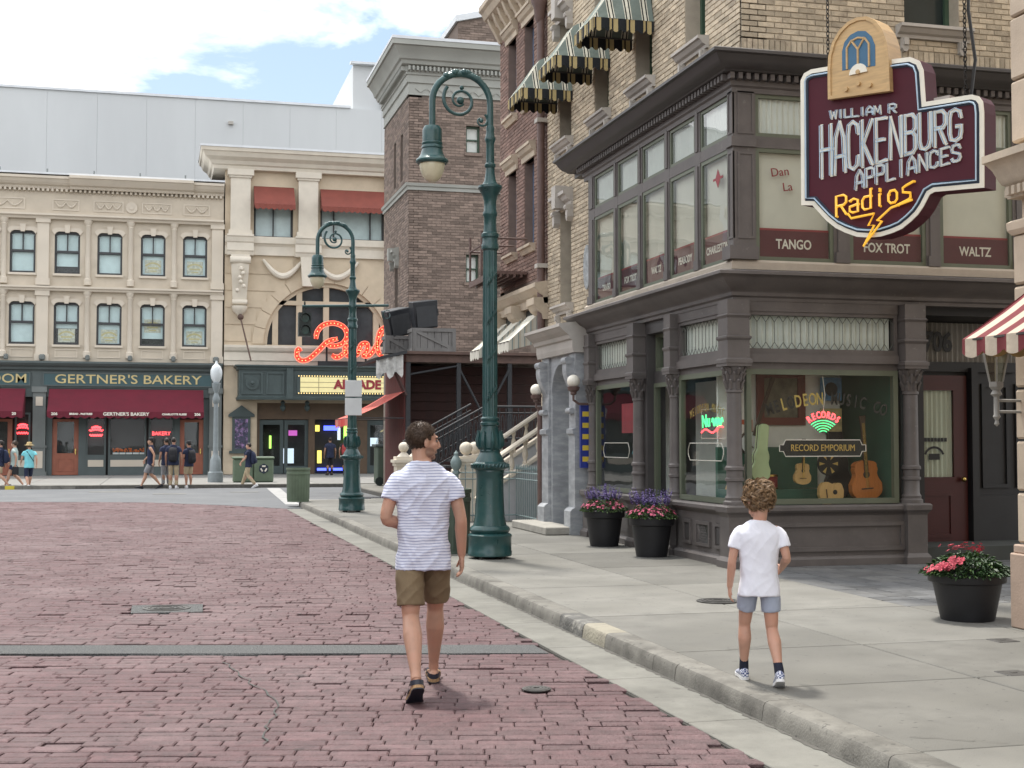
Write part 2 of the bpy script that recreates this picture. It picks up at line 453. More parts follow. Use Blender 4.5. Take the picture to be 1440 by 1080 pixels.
mat('joint_dirt', (0.10, 0.095, 0.085), 0.95, 0.25, 12, 0.3, 80)
mat('stamped_paver', (0.115, 0.118, 0.121), 0.8, 0.2, 6, 0.5, 60, c2=(0.15, 0.148, 0.141), c2scale=1.2, island=0.2)
mat('aggregate', (0.10, 0.104, 0.105), 0.9, 0.75, 90, 0.9, 120, c2=(0.15, 0.15, 0.147), c2scale=40, bdist=0.02)
mat('road_paint', (0.34, 0.34, 0.335), 0.7, 0.2, 6, 0.2, 80, c2=(0.2, 0.2, 0.2), c2at=(0.5, 0.7), c2scale=3)
mat('cast_iron', (0.085, 0.082, 0.078), 0.6, 0.3, 14, 0.4, 60, metal=0.4)
mat('bakery_red_kerb', (0.55, 0.45, 0.05), 0.7, 0.1, 6)

# ------------------------------------------------------------------ ground, roads
g = MB(); g.box(-700, 700, -400, 900, -0.6, -0.06); struct(g.build('ground', 'earth'))
BND = [(-22, 41.5), (-4.2, 38.9), (-0.44, 37.6), (1.6, 35.4), (2.95, 33.2)]           # where brick paving meets asphalt
def bnd(x):
    for (a, b), (c, d) in zip(BND, BND[1:]):
        if x <= c: return b + (d - b) * (x - a) / (c - a)
    return 33.2
g = MB(); g.zprism([(-22, -8), (2.95, -8)] + BND[::-1], -0.055, -0.022)
road = struct(g.build('road', 'brick_bed')); road['_o'] = (0, 0, 0)
g = MB(); g.zprism([(80, 33.2), (80, 48.2), (-80, 50.2), (-80, 41.5)] + BND, -0.05, -0.003)
asphalt = struct(g.build('asphalt_road', 'asphalt')); asphalt['_o'] = (0, 0, 0)
g = MB()                                                        # painted crossing line
g.zprism([(3.15, 35.2), (3.5, 35.1), (4.05, 47.6), (3.6, 47.7)], 0.0, 0.004)
g.zprism([(3.6, 37.6), (6.1, 37.2), (6.1, 37.7), (3.62, 38.1)], 0.0, 0.004)
struct(g.build('painted_line', 'road_paint', asphalt))
for px_, py_, sx_, sy_ in ((-2.2, 45.2, 1.3, 0.9), (-0.2, 43.0, 1.0, 0.7), (2.2, 44.0, 0.9, 0.6)):
    g = MB(); g.box(px_, px_ + sx_, py_, py_ + sy_, 0.0, 0.003); struct(g.build('asphalt_patch', 'earth', asphalt))

ROT = R(-13.5); CR, SR = math.cos(ROT), math.sin(ROT)           # the courses run a little askew to the kerb
def to_xy(a, b): return (a * CR - b * SR, a * SR + b * CR)
BL, BH = 0.25, 0.118
rnd = random.Random(3)
pv = []
for j in range(int(1 / BH), int(48 / BH)):
    b0 = j * BH
    a = -16.0 + rnd.uniform(0, BL)
    while a < 12:
        ln = BL * rnd.choice((1, 1, 1, 1, 0.7, 1.25, 0.85))
        x, y = to_xy(a + ln / 2, b0 + BH / 2)
        wob = .006 * math.sin(a * 1.3 + j * .35)
        strip = abs((y + 0.253 * x) - 10.98) < 0.27
        cov = (abs(x - 0.07) < 0.42 and abs(y - 13.62) < 0.34)
        if x < 2.955 and x > -0.12 * y - 3.2 and 3.6 < y < bnd(x) - 0.1 and not strip and not cov:
            pv.append((a, b0 + wob, ln, math.hypot(x, y)))
        a += ln
def paver_shape(m, a, b, ln, h, dz, tilt, j=0.004):
    g0 = 0.005
    q = [rnd.uniform(-j, j) for _ in range(8)]
    A0, A1, B0, B1 = a + .003 + q[0] * .5, a + ln - .003 + q[1] * .5, b + g0 + q[2] * 1.6, b + h - g0 + q[3] * 1.6
    c = 0.009
    P = [(A0, B0), (A1, B0 + q[4]), (A1, B1), (A0, B1 + q[5])]
    I = [(A0 + c, B0 + c), (A1 - c, B0 + q[4] + c), (A1 - c, B1 - c), (A0 + c, B1 + q[5] - c)]
    zt = [dz - tilt, dz - tilt * 0.6, dz + tilt, dz + tilt * 0.7]
    vs = [(*to_xy(*p), -0.024) for p in P] + [(*to_xy(*p), z - 0.006) for p, z in zip(P, zt)] + [(*to_xy(*p), z) for p, z in zip(I, zt)]
    fs = []
    for k in range(4):
        n = (k + 1) % 4
        fs += [(k, n, 4 + n, 4 + k), (4 + k, 4 + n, 8 + n, 8 + k)]
    m.add(vs, fs + [(8, 9, 10, 11)])
pv.sort(key=lambda p: abs(p[3] - 7.2) if p[0] > -2.2 else 50 + p[3])
n_single = 0; rest = MB()
protos = []
for k in range(6):
    m = MB(); paver_shape(m, 0, 0, BL, BH, 0.0, 0.0025 * rnd.uniform(-1, 1), 0.004)
    me = bpy.data.meshes.new('paving_brick'); me.from_pydata(m.v, [], m.f); me.materials.append(MATS['paver_brick']); protos.append(me)
for a, b, ln, d in pv:
    if n_single < 300 and abs(ln - BL) < 1e-6:
        o = bpy.data.objects.new('paving_brick', protos[n_single % 6]); col.objects.link(o); o.parent = road
        o.location = (*to_xy(a, b), rnd.uniform(-0.004, 0.003)); n_single += 1
    else:
        paver_shape(rest, a, b, ln, BH, rnd.uniform(-0.005, 0.002) - (0.012 if rnd.random() < 0.025 else 0), rnd.uniform(-0.0025, 0.0025), .0035)
rest.build('paving_bricks', 'paver_brick', road, kind='stuff')
# concrete band across the bricks, cracks
g = MB(); ln = []
for i in range(25):
    x = -9 + 11.9 * i / 24; ln.append((x, 10.98 - 0.253 * x))
g.rings([[(x, y - 0.225 + rnd.uniform(-.012, .012), -0.024), (x, y - 0.22, 0.001), (x, y + 0.22, 0.001), (x, y + 0.225 + rnd.uniform(-.012, .012), -0.024)] for x, y in ln], closed=False, cap=False)
g.build('concrete_band', 'aggregate', road)
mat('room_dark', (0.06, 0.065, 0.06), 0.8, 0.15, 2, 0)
def crack(pts, wd, z, parent, mt='joint_dirt'):
    m = MB(); rr = []
    for i, (x, y) in enumerate(pts):
        k = wd * rnd.uniform(0.4, 1.0)
        rr.append([(x - k, y, z), (x + k, y + k * 0.5, z)])
    m.rings(rr, closed=False, cap=False); return m.build('crack', mt, parent)
def jag(p, q, n, amp):
    return [(p[0] + (q[0] - p[0]) * i / n + rnd.uniform(-amp, amp) * (0 < i < n), p[1] + (q[1] - p[1]) * i / n + rnd.uniform(-amp, amp) * (0 < i < n)) for i in range(n + 1)]
crack(jag((0.46, 10.2), (0.72, 8.6), 14, 0.03) + jag((0.72, 8.5), (0.55, 7.4), 12, 0.03), 0.007, 0.006, road, 'room_dark')

# covers set in the street
def round_cover(name, label, x, y, r, z, frame=None, parent=None):
    t = thing(name, label, 'manhole cover', (x, y, z), 0)
    if frame:
        m = MB(); m.zprism([(x - frame, y - 0.30), (x + frame, y - 0.36), (x + frame + .02, y + 0.26), (x - frame, y + 0.32)], z - 0.03, z + 0.004)
        m.build('collar', 'aggregate', t)
    m = MB(); m.lathe([(r, 0), (r, 0.008), (r - 0.02, 0.010), (r - 0.022, 0.006), (r - .04, 0.006)], 32, (x, y, z + 0.003)); m.build('plate', 'cast_iron', t)
    m = MB()
    for k in range(1, 4):
        rr = r * k / 4.4
        m.lathe([(rr, 0.006), (rr, 0.012), (rr + 0.018, 0.012), (rr + 0.018, 0.006)], 28, (x, y, z + 0.003), cap=False)
    m.build('raised_rings', 'cast_iron', t)
    return t
round_cover('manhole_cover', 'round iron manhole cover in a pale square collar in the brick street', 0.08, 13.62, 0.23, 0.0, 0.33)
round_cover('valve_cover', 'small round iron cover in the bricks ahead of the man near the gutter', 2.39, 8.55, 0.095, 0.004)
round_cover('sidewalk_cover', 'round iron cover in the pavement behind the boy', 5.08, 11.85, 0.2, 0.121)

# ------------------------------------------------------------------ pavements, kerb, gutter
PB = [(3.5, -8), (30, -8), (30, 47.9), (6.3, 47.9), (6.3, 36.2), (5.2, 35.6), (3.95, 35.3), (3.5, 34.7)]
g = MB(); g.zprism(PB, -0.05, 0.102)
pave = struct(g.build('pavement', 'joint_dirt')); pave['_o'] = (0, 0, 0)
ys = [-8, -5, -2.2, 0.4, 2.4, 4.4, 5.9, 7.65, 9.1, 11.1, 13.4, 15.4, 17.45, 19.3, 21.2, 23.2, 25.2, 27.2, 29.2, 31.2, 33.0, 34.75]
def slab(x0, x1, y0, y1, mt='concrete', z=0.12):
    m = MB(); q = 0.008; m.box(x0 + q, x1 - q, y0 + q, y1 - q, 0.06, z + rnd.uniform(-0.0015, 0.0015))
    return m.build('slab', mt, pave, bevel=0.006)
for a, b in zip(ys, ys[1:]):
    slab(3.575, 5.05, a, b); slab(5.05, 6.62, a, b)
for a, b in zip(ys[1:], ys[2:]):
    if b <= 11.2 and b > 6: 
        slab(6.62, 8.2, a, b); slab(8.2, 10.2, a, b); slab(10.2, 12.4, a, b)
for i in range(5): slab(4.0 + i * 1.4 if i else 3.7, 5.4 + i * 1.4, 34.76, 35.6 if i else 35.25)
for j in range(6):
    for i in range(2): slab(6.35 + i * 1.6, 7.95 + i * 1.6, 35.6 + 2 * j, 37.6 + 2 * j)
# stamped pavers of the shaded corner by the shop door: random ashlar
def ashlar(x0, x1, y0, y1):
    if max(x1 - x0, y1 - y0) > 0.62 or (max(x1 - x0, y1 - y0) > 0.4 and rnd.random() < 0.55):
        if (x1 - x0) > (y1 - y0):
            c = x0 + (x1 - x0) * rnd.uniform(0.35, 0.65); ashlar(x0, c, y0, y1); ashlar(c, x1, y0, y1)
        else:
            c = y0 + (y1 - y0) * rnd.uniform(0.35, 0.65); ashlar(x0, x1, y0, c); ashlar(x0, x1, c, y1)
        return
    m = MB(); q = 0.006; m.box(x0 + q, x1 - q, y0 + q, y1 - q, 0.06, 0.119 + rnd.uniform(-0.003, 0.002)); m.build('paver', 'stamped_paver', pave, bevel=0.005)
ashlar(6.62, 12.4, 11.11, 17.2)
for p, q, n in (((3.9, 12.3), (5.0, 12.55), 9), ((4.3, 12.2), (4.6, 11.6), 7), ((5.6, 11.15), (6.6, 11.25), 9), ((5.7, 11.0), (5.9, 10.5), 7), ((3.7, 6.2), (4.1, 5.95), 7), ((3.95, 9.1), (4.5, 9.25), 6)):
    c_ = jag(p, q, n, 0.03); m = MB(); m.rings([[(x, y - 0.004 * rnd.uniform(.3, 1), 0.1245), (x, y + 0.004 * rnd.uniform(.3, 1), 0.1245)] for x, y in c_], closed=False, cap=False); m.build('crack', 'joint_dirt', pave)
for x, y in ((6.17, 9.0), (5.37, 7.72)):
    t = thing('utility_cover', 'small rectangular iron utility cover in the pavement, %s' % ('nearer the stone pier' if x > 6 else 'nearer the camera'), 'utility cover', (x, y, 0.12))
    m = MB(); m.box(x - 0.09, x + 0.09, y - 0.09, y + 0.09, 0.1, 0.125); m.build('lid', 'cast_iron', t, bevel=0.004)
    m = MB(); m.box(x - 0.02, x + 0.02, y - 0.008, y + 0.008, 0.125, 0.129); m.build('keyhole', 'joint_dirt', t)

g = MB(); g.box(3.42, 3.57, -8, 34.5, -0.05, 0.08)
kerb = struct(g.build('kerb', 'joint_dirt')); kerb['_o'] = (0, 0, 0)
kj = [-8, -6, -4, -2.4, -0.6, 1.2, 3.0, 4.5, 5.87, 7.26, 8.63, 9.06, 10.12, 10.7, 11.36, 12.85, 14.12, 15.6, 17.1, 18.6, 20.1, 21.7, 23.2, 24.8, 26.4, 28, 29.6, 31.2, 32.8, 34.2]
for a, b in zip(kj, kj[1:]):
    mt = 'kerb_dark' if a == 10.7 else 'kerb_light' if a == 10.12 else 'kerb_concrete'
    m = MB(); n = 7; rr = []
    for i in range(n):
        y = a + 0.004 + (b - a - 0.008) * i / (n - 1); e = rnd.uniform(-0.003, 0.003); f_ = rnd.uniform(-0.002, 0.002)
        rr.append([(3.575, y, -0.02), (3.575, y, 0.122), (3.425 + e, y, 0.122 + f_), (3.405 + e, y, 0.114 + f_), (3.393 + e * .8, y, 0.096 + f_), (3.385 + e * .6, y, 0.05), (3.376, y, -0.02)])
    m.rings(rr); m.build('kerb_stone', mt, kerb, smooth=28)
cx_, cy_ = 4.1, 34.2
for k in range(4):                                              # corner stones curving round the end of the pavement
    a0, a1 = 180 - k * 22.5, 180 - (k + 1) * 22.5; rr = []
    for i in range(5):
        a = R(a0 + (a1 - a0) * i / 4 * 0.985); rr.append([(cx_ + r_ * math.cos(a), cy_ + 1.05 * r_ * math.sin(a), z_) for r_, z_ in ((.5, -.02), (.5, .122), (.64, .122), (.69, .1), (.71, .03), (.72, -.02))])
    m = MB(); m.rings(rr); m.build('kerb_stone', 'kerb_concrete', kerb, smooth=50)
m = MB(); m.box(4.12, 6.2, 34.72, 34.95, -0.02, 0.121); m.build('kerb_stone', 'kerb_concrete', kerb, bevel=0.02)
g = MB(); g.box(2.955, 3.40, -8, 33.6, -0.05, -0.012)
gut = struct(g.build('gutter', 'joint_dirt')); gut['_o'] = (0, 0, 0)
gy = [-8, -5.5, -3, -0.5, 1.5, 3, 4.4, 5.85, 7.35, 8.8, 10.25, 11.7, 13.2, 14.7, 16.2, 17.7, 19.2, 20.7, 22.2, 23.7, 25.2, 26.7, 28.2, 29.7, 31.2, 32.7]
for a, b in zip(gy, gy[1:]):
    m = MB(); m.box(2.96, 3.372, a + .004, b - .004, -0.03, 0.004); m.build('gutter_slab', 'gutter_concrete', gut, bevel=0.005)

m = MB(); rr = []
for i in range(640):
    y = 2 + i * .05; rr.append([(3.352 + rnd.uniform(-.012, .02), y, .0065), (3.384, y, .0065)])
m.rings(rr, closed=False, cap=False); m.build('kerb_foot_dirt', 'joint_dirt', gut)
# far pavement in front of the bakery and the arcade
g = MB(); g.zprism([(-60, 50.2), (6.2, 48.3), (40, 47.9), (40, 64), (-60, 64)], -0.05, 0.10)
fpave = struct(g.build('far_pavement', 'joint_dirt')); fpave['_o'] = (0, 0, 0)
for i in range(9):
    x0 = -12 + i * 2.5
    for j in range(5):
        y0 = 49.0 - 0.028 * x0 + j * 2.95
        m = MB(); m.box(x0 + .01, x0 + 2.49, y0, y0 + 2.93, 0.05, 0.12); m.build('slab', 'concrete_far', fpave)
    m = MB(); m.zprism([(x0 + .01, 48.48 - .028 * x0), (x0 + 2.49, 48.48 - .028 * (x0 + 2.5)), (x0 + 2.49, 48.98 - .028 * x0), (x0 + .01, 48.98 - .028 * x0)], -0.02, 0.122); m.build('kerb_stone', 'kerb_concrete', fpave)
m = MB(); m.box(-5.05, -4.75, 48.55, 48.6, 0.0, 0.12); m.build('painted_kerb_face', 'bakery_red_kerb', fpave)
# ------------------------------------------------------------------ corner music shop, tan brick above a grey timber bay
mat('grey_timber', (0.118, 0.104, 0.098), 0.55, 0.12, 3, 0.12, 40, c2=(0.088, 0.078, 0.074), c2scale=2, spec=0.5, spots=(14.0, .69, (.16, .145, .135)))
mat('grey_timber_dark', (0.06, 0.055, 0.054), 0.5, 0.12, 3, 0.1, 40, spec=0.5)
mat('sage_frame', (0.115, 0.13, 0.09), 0.5, 0.1, 4, 0.1, 40, spec=0.5)
mat('pale_sill', (0.42, 0.36, 0.29), 0.6, 0.12, 4, 0.1, 40)
mat('tan_brick', (0.455, 0.385, 0.285), 0.85, 0.16, 14, 0.5, 55, island=0.24, c2=(0.29, 0.235, 0.175), c2at=(0.57, 0.66), c2scale=2.2)
mat('tan_mortar', (0.40, 0.35, 0.28), 0.95, 0.12, 6, 0.3, 80)
mat('trim_stone', (0.46, 0.43, 0.39), 0.75, 0.1, 4, 0.2, 50, c2=(0.34, 0.32, 0.29), c2scale=2)
mat('leading', (0.12, 0.13, 0.11), 0.5, 0.1, 20, 0)
mat('curtain', (0.70, 0.72, 0.68), 0.9, 0.06, 6, 0.1, 30)
mat('curtain_shade', (0.62, 0.60, 0.52), 0.9, 0.05, 3, 0.05, 30)
mat('maroon_valance', (0.085, 0.014, 0.022), 0.7, 0.1, 6, 0.1, 60)
mat('red_trim', (0.25, 0.03, 0.035), 0.7, 0.1, 6, 0)
mat('letter_cream', (0.72, 0.68, 0.60), 0.6, 0.05, 6, 0)
mat('letter_gold', (0.52, 0.38, 0.12), 0.4, 0.15, 10, 0, metal=0.4)
mat('letter_black', (0.02, 0.02, 0.02), 0.5, 0.1, 6, 0)
mat('letter_red', (0.28, 0.03, 0.04), 0.5, 0.1, 6, 0)
mat('room_dark', (0.06, 0.065, 0.06), 0.8, 0.15, 2, 0)
mat('room_green', (0.04, 0.11, 0.075), 0.6, 0.12, 3, 0.05)
mat('room_pale', (0.72, 0.72, 0.67), 0.8, 0.1, 3, 0)
mat('recess_shade_paint', (0.022, 0.022, 0.023), .5, .2, 3, .05)  # near-black paint that carries the shade of the door recess
mat('shaded_curtain', (0.30, 0.29, 0.265), .9, .08, 5, 0)  # curtain colour lowered to hold the recess shade
mat('red_door', (0.055, 0.008, 0.008), 0.4, 0.12, 4, 0.05, spec=0.5)  # red darkened to include the shade of the recess
mat('brass', (0.55, 0.40, 0.13), 0.25, 0.1, 6, 0, metal=1.0)
mat('wood_spruce', (0.55, 0.33, 0.13), 0.4, 0.1, 12, 0.03, stretch=(6, 1, 1))
mat('wood_orange', (0.50, 0.16, 0.035), 0.35, 0.12, 12, 0.03, stretch=(6, 1, 1))
mat('wood_dark', (0.05, 0.03, 0.02), 0.4, 0.2, 10, 0.05)
mat('case_green', (0.40, 0.46, 0.25), 0.5, 0.08, 5, 0.05)
mat('black_case', (0.018, 0.018, 0.02), 0.5, 0.2, 8, 0.1)
mat('banjo_skin', (0.62, 0.64, 0.62), 0.5, 0.05, 5, 0)
mat('painting', (0.16, 0.15, 0.11), 0.6, 0.5, 7, 0)
mat('frame_mahogany', (0.13, 0.03, 0.025), 0.4, 0.1, 5, 0)
glass_mat('shop_glass', (0.93, 0.97, 0.95), 0.008, 1.5, k=.8)
glass_mat('bay_glass', (0.92, 0.95, 0.93), 0.008, 1.6, k=2.2)
glass_mat('upper_glass', (0.92, 0.95, 0.93), 0.008, 1.6)
emit_mat('neon_red', (1.0, 0.06, 0.07), 2.2)
emit_mat('neon_green', (0.08, 0.75, 0.25), 1.1)
WF, SF = ('W', 6.70), ('S', 15.06)
B = thing('corner_building', 'tan brick corner building with a grey timber two-storey shopfront, a music shop below', 'building', (6.7, 15.06, 0.12))

def window(face, u0, u1, z0, z1, parent, fm, fw=0.05, d0=-0.06, d1=0.02, gm='upper_glass', gd=-0.03, bars=(), name='window', sill=None):
    m = MB()
    m.fbox(face, u0, u1, z0, z0 + fw, d0, d1); m.fbox(face, u0, u1, z1 - fw, z1, d0, d1)
    m.fbox(face, u0, u0 + fw, z0 + fw, z1 - fw, d0, d1); m.fbox(face, u1 - fw, u1, z0 + fw, z1 - fw, d0, d1)
    for k, p in bars:
        if k == 'h': m.fbox(face, u0 + fw, u1 - fw, p - fw * .4, p + fw * .4, d0, d1 - 0.008)
        else: m.fbox(face, p - fw * .3, p + fw * .3, z0 + fw, z1 - fw, d0, d1 - 0.012)
    o = sub(m.build(name, fm, parent))
    m = MB(); m.add([FP(face, a, b, gd) for a, b in ((u0 + fw * .6, z0 + fw * .6), (u1 - fw * .6, z0 + fw * .6), (u1 - fw * .6, z1 - fw * .6), (u0 + fw * .6, z1 - fw * .6))], [(0, 1, 2, 3)])
    m.build('pane', gm, o)
    return o
def pleats(face, u0, u1, z0, z1, d, parent, mt='curtain', amp=0.02, per=0.075, name='curtain'):
    m = MB(); n = max(8, int((u1 - u0) / per * 6)); rr = []
    for i in range(n + 1):
        u = u0 + (u1 - u0) * i / n; k = d + amp * math.sin(2 * PI * u / per + 0.8 * math.sin(u * 7))
        rr.append([FP(face, u, z0, k), FP(face, u, z1, k * 1.0)])
    m.rings(rr, closed=False, cap=False); return m.build(name, mt, parent, smooth=True)
def panel(mb, face, u0, u1, z0, z1, d, w=0.03, h=0.018):
    for a in ((u0, u1, z0, z0 + w), (u0, u1, z1 - w, z1), (u0, u0 + w, z0 + w, z1 - w), (u1 - w, u1, z0 + w, z1 - w)): mb.fbox(face, *a, d - 0.01, d + h)

# --- lower storefront
ped = [(-0.12, 0.12), (0.13, 0.12), (0.13, 0.20), (0.10, 0.225), (0.07, 0.24), (0.07, 0.72), (0.09, 0.745), (0.13, 0.765), (0.15, 0.79), (0.15, 0.83), (0.12, 0.85), (-0.12, 0.85)]
PATHS = [[(6.70, 20.72), (6.70, 18.18)], [(6.70, 17.14), (6.70, 15.06), (9.14, 15.06)]]
for p in PATHS:
    m = MB(); m.sweep(ped, p); m.build('stall_riser', 'grey_timber', B)
m = MB()
panel(m, WF, 18.62, 20.3, 0.30, 0.64, 0.07); m.build('riser_panel', 'grey_timber', B)
for a, b in ((15.3, 15.52), (15.66, 16.12), (16.28, 16.55)):
    m = MB(); panel(m, WF, a, b, 0.31, 0.62, 0.07, 0.04, 0.03)
    o = sub(m.build('riser_panel', 'grey_timber', B))
    m = MB()
    if b - a > .4:
        m.fbox(WF, a + .05, b - .05, .35, .58, .065, .074); m.build('vent', 'room_dark', o)
        m = MB()
        for i in range(9):
            u = a + .05 + (b - a - .1) * i / 8; m.tube([FP(WF, u, .35, .082), FP(WF, min(u + .16, b - .05), .58, .082)], .004, 4); m.tube([FP(WF, u, .58, .082), FP(WF, min(u + .16, b - .05), .35, .082)], .004, 4)
        m.build('grille', 'grey_timber', o)
    else:
        m.fbox(WF, a + .055, b - .055, .365, .565, .065, .085); m.build('inset', 'grey_timber_dark', o)
m = MB(); panel(m, SF, 6.98, 8.9, 0.29, 0.64, 0.07, 0.05, 0.03); m.build('riser_panel', 'grey_timber', B)

def column(x, y, face_d=None, r=0.088):
    pr = [(0.17, 0.12), (0.17, 0.2), (0.15, 0.23), (0.135, 0.25), (0.135, 0.72), (0.15, 0.75), (0.175, 0.78), (0.18, 0.84), (0.16, 0.86)]
    m = MB()
    for (r0, z0), (r1, z1) in zip(pr, pr[1:]):
        if z1 - z0 > 0.001: m.rings([[(x - r0, y - r0, z0), (x + r0, y - r0, z0), (x + r0, y + r0, z0), (x - r0, y + r0, z0)], [(x - r1, y - r1, z1), (x + r1, y - r1, z1), (x + r1, y + r1, z1), (x - r1, y + r1, z1)]])
    o = sub(m.build('column', 'grey_timber', B))
    p = [(r * 1.5, .86), (r * 1.5, .90), (r * 1.25, .92), (r * 1.3, .95), (r * 1.08, .98), (r * 1.05, 1.14), (r * 1.25, 1.15), (r * 1.25, 1.18), (r * 1.08, 1.19), (r * 1.08, 1.27), (r * 1.28, 1.28), (r * 1.28, 1.31), (r * 1.05, 1.33), (r * 1.02, 1.36), (r, 1.4), (r * .95, 2.2), (r * 1.1, 2.21), (r * 1.1, 2.24), (r * .95, 2.25)]
    m = MB(); m.lathe(p, 20, (x, y, 0))
    m.build('shaft', 'grey_timber', o, smooth=35)
    m = MB(); m.lathe([(r * .95, 2.25), (r * 1.0, 2.35), (r * 1.25, 2.46), (r * 1.5, 2.5), (r * 1.5, 2.52)], 16, (x, y, 0))
    for tier, (z0, rr, hh) in enumerate(((2.25, r * 1.0, .11), (2.34, r * 1.08, .11), (2.43, r * 1.25, .07))):
        for k in range(8):
            a = 2 * PI * (k + .5 * (tier % 2)) / 8; ca, sa = math.cos(a), math.sin(a)
            m.tube([(x + ca * rr, y + sa * rr, z0), (x + ca * (rr + .012), y + sa * (rr + .012), z0 + hh * .6), (x + ca * (rr + .04), y + sa * (rr + .04), z0 + hh), (x + ca * (rr + .045), y + sa * (rr + .045), z0 + hh * .8)], [.018, .024, .016, .006], 5)
    m.box(x - r * 1.75, x + r * 1.75, y - r * 1.75, y + r * 1.75, 2.52, 2.56)
    m.build('capital', 'grey_timber', o, smooth=30)
    m = MB(); q = r * 1.55
    zs = [2.56, 2.60, 2.62, 2.83, 2.86, 2.88, 2.89, 3.10, 3.13, 3.15, 3.32]
    rs = [1.2, 1.2, 1.0, 1.0, 1.14, 1.14, 1.0, 1.0, 1.14, 1.0, 1.0]
    m.rings([[(x - q * k, y - q * k, z), (x + q * k, y - q * k, z), (x + q * k, y + q * k, z), (x - q * k, y + q * k, z)] for z, k in zip(zs, rs)])
    m.build('block', 'grey_timber', o)
for x, y, r in ((6.68, 20.52, .075), (6.67, 18.36, .09), (6.68, 16.98, .075), (6.67, 15.03, .092), (9.04, 15.03, .092)): column(x, y, r=r)

def shopwin(face, u0, u1, z0=0.86, z1=2.50):
    m = MB(); m.fbox(face, u0, u1, z1, 2.58, -0.1, 0.0); m.build('lintel', 'grey_timber', B)
    window(face, u0, u1, z0, z1, B, 'sage_frame', 0.065, -0.06, 0.012, 'shop_glass', -0.008, name='shop_window')
    # transom light
    m = MB(); m.fbox(face, u0, u1, 2.58, 2.68, -0.1, 0.055); m.fbox(face, u0, u1, 2.68, 2.705, -0.1, 0.03); m.fbox(face, u0, u1, 3.2, 3.32, -0.1, 0.03); m.build('transom_rail', 'grey_timber', B)
    o = window(face, u0, u1, 2.705, 3.2, B, 'grey_timber', 0.045, -0.08, 0.015, 'upper_glass', -0.03, name='transom_window')
    a, b, c, d = u0 + .045, u1 - .045, 2.75, 3.155; n = max(4, round((b - a) / .115)); s = (b - a) / n
    m = MB(); D = -0.022
    for i in range(n + 1):
        u = a + i * s
        if 0 < i < n: m.tube([FP(face, u, c + .08, D), FP(face, u, d - .08, D)], .0045, 4)
        for t in (-1, 1):
            v = u + t * s / 2
            if a - .01 < v < b + .01:
                m.tube([FP(face, u, c + .08, D), FP(face, v, c, D)], .0045, 4); m.tube([FP(face, u, d - .08, D), FP(face, v, d, D)], .0045, 4)
    m.build('leading', 'leading', o)
    pleats(face, u0 + .05, u1 - .05, 2.72, 3.18, -0.09, B)
shopwin(WF, 18.50, 20.42); shopwin(WF, 15.18, 16.86); shopwin(SF, 6.84, 8.88)
# recessed side entrance on the street front: deep reveal with a glazed back
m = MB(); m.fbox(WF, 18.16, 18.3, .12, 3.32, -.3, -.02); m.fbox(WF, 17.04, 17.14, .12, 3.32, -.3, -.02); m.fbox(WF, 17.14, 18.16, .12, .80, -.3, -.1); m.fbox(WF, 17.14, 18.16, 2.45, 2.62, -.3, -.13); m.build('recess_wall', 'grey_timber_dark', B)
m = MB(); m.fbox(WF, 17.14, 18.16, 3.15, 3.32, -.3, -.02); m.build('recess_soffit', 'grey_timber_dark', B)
window(WF, 17.14, 18.16, 2.62, 3.15, B, 'sage_frame', .05, -.24, -.15, 'upper_glass', -.2, name='transom_window')
pleats(WF, 17.2, 18.1, 2.65, 3.12, -.27, B)
window(WF, 17.14, 18.16, .80, 2.45, B, 'sage_frame', .06, -.2, -.12, 'shop_glass', -.16, name='shop_window')

# entablature and lower cornice, all round
m = MB(); m.sweep([(-.15, 3.32), (.04, 3.32), (.04, 3.36), (.07, 3.38), (.07, 3.42), (-.15, 3.42)], [(6.70, 20.9), (6.70, 15.06), (12.4, 15.06)]); m.build('entablature', 'grey_timber', B)
m = MB(); m.sweep([(-.3, 3.42), (.07, 3.42), (.09, 3.45), (.17, 3.49), (.25, 3.56), (.29, 3.60), (.33, 3.61), (.33, 3.645), (.31, 3.66), (-.3, 3.74)], [(6.70, 21.15), (6.70, 15.06), (12.4, 15.06)]); m.build('cornice', 'grey_timber', B, smooth=35)
m = MB(); m.box(6.95, 12.4, 15.2, 20.9, 3.33, 3.7); m.build('floor_slab', 'room_dark', B)

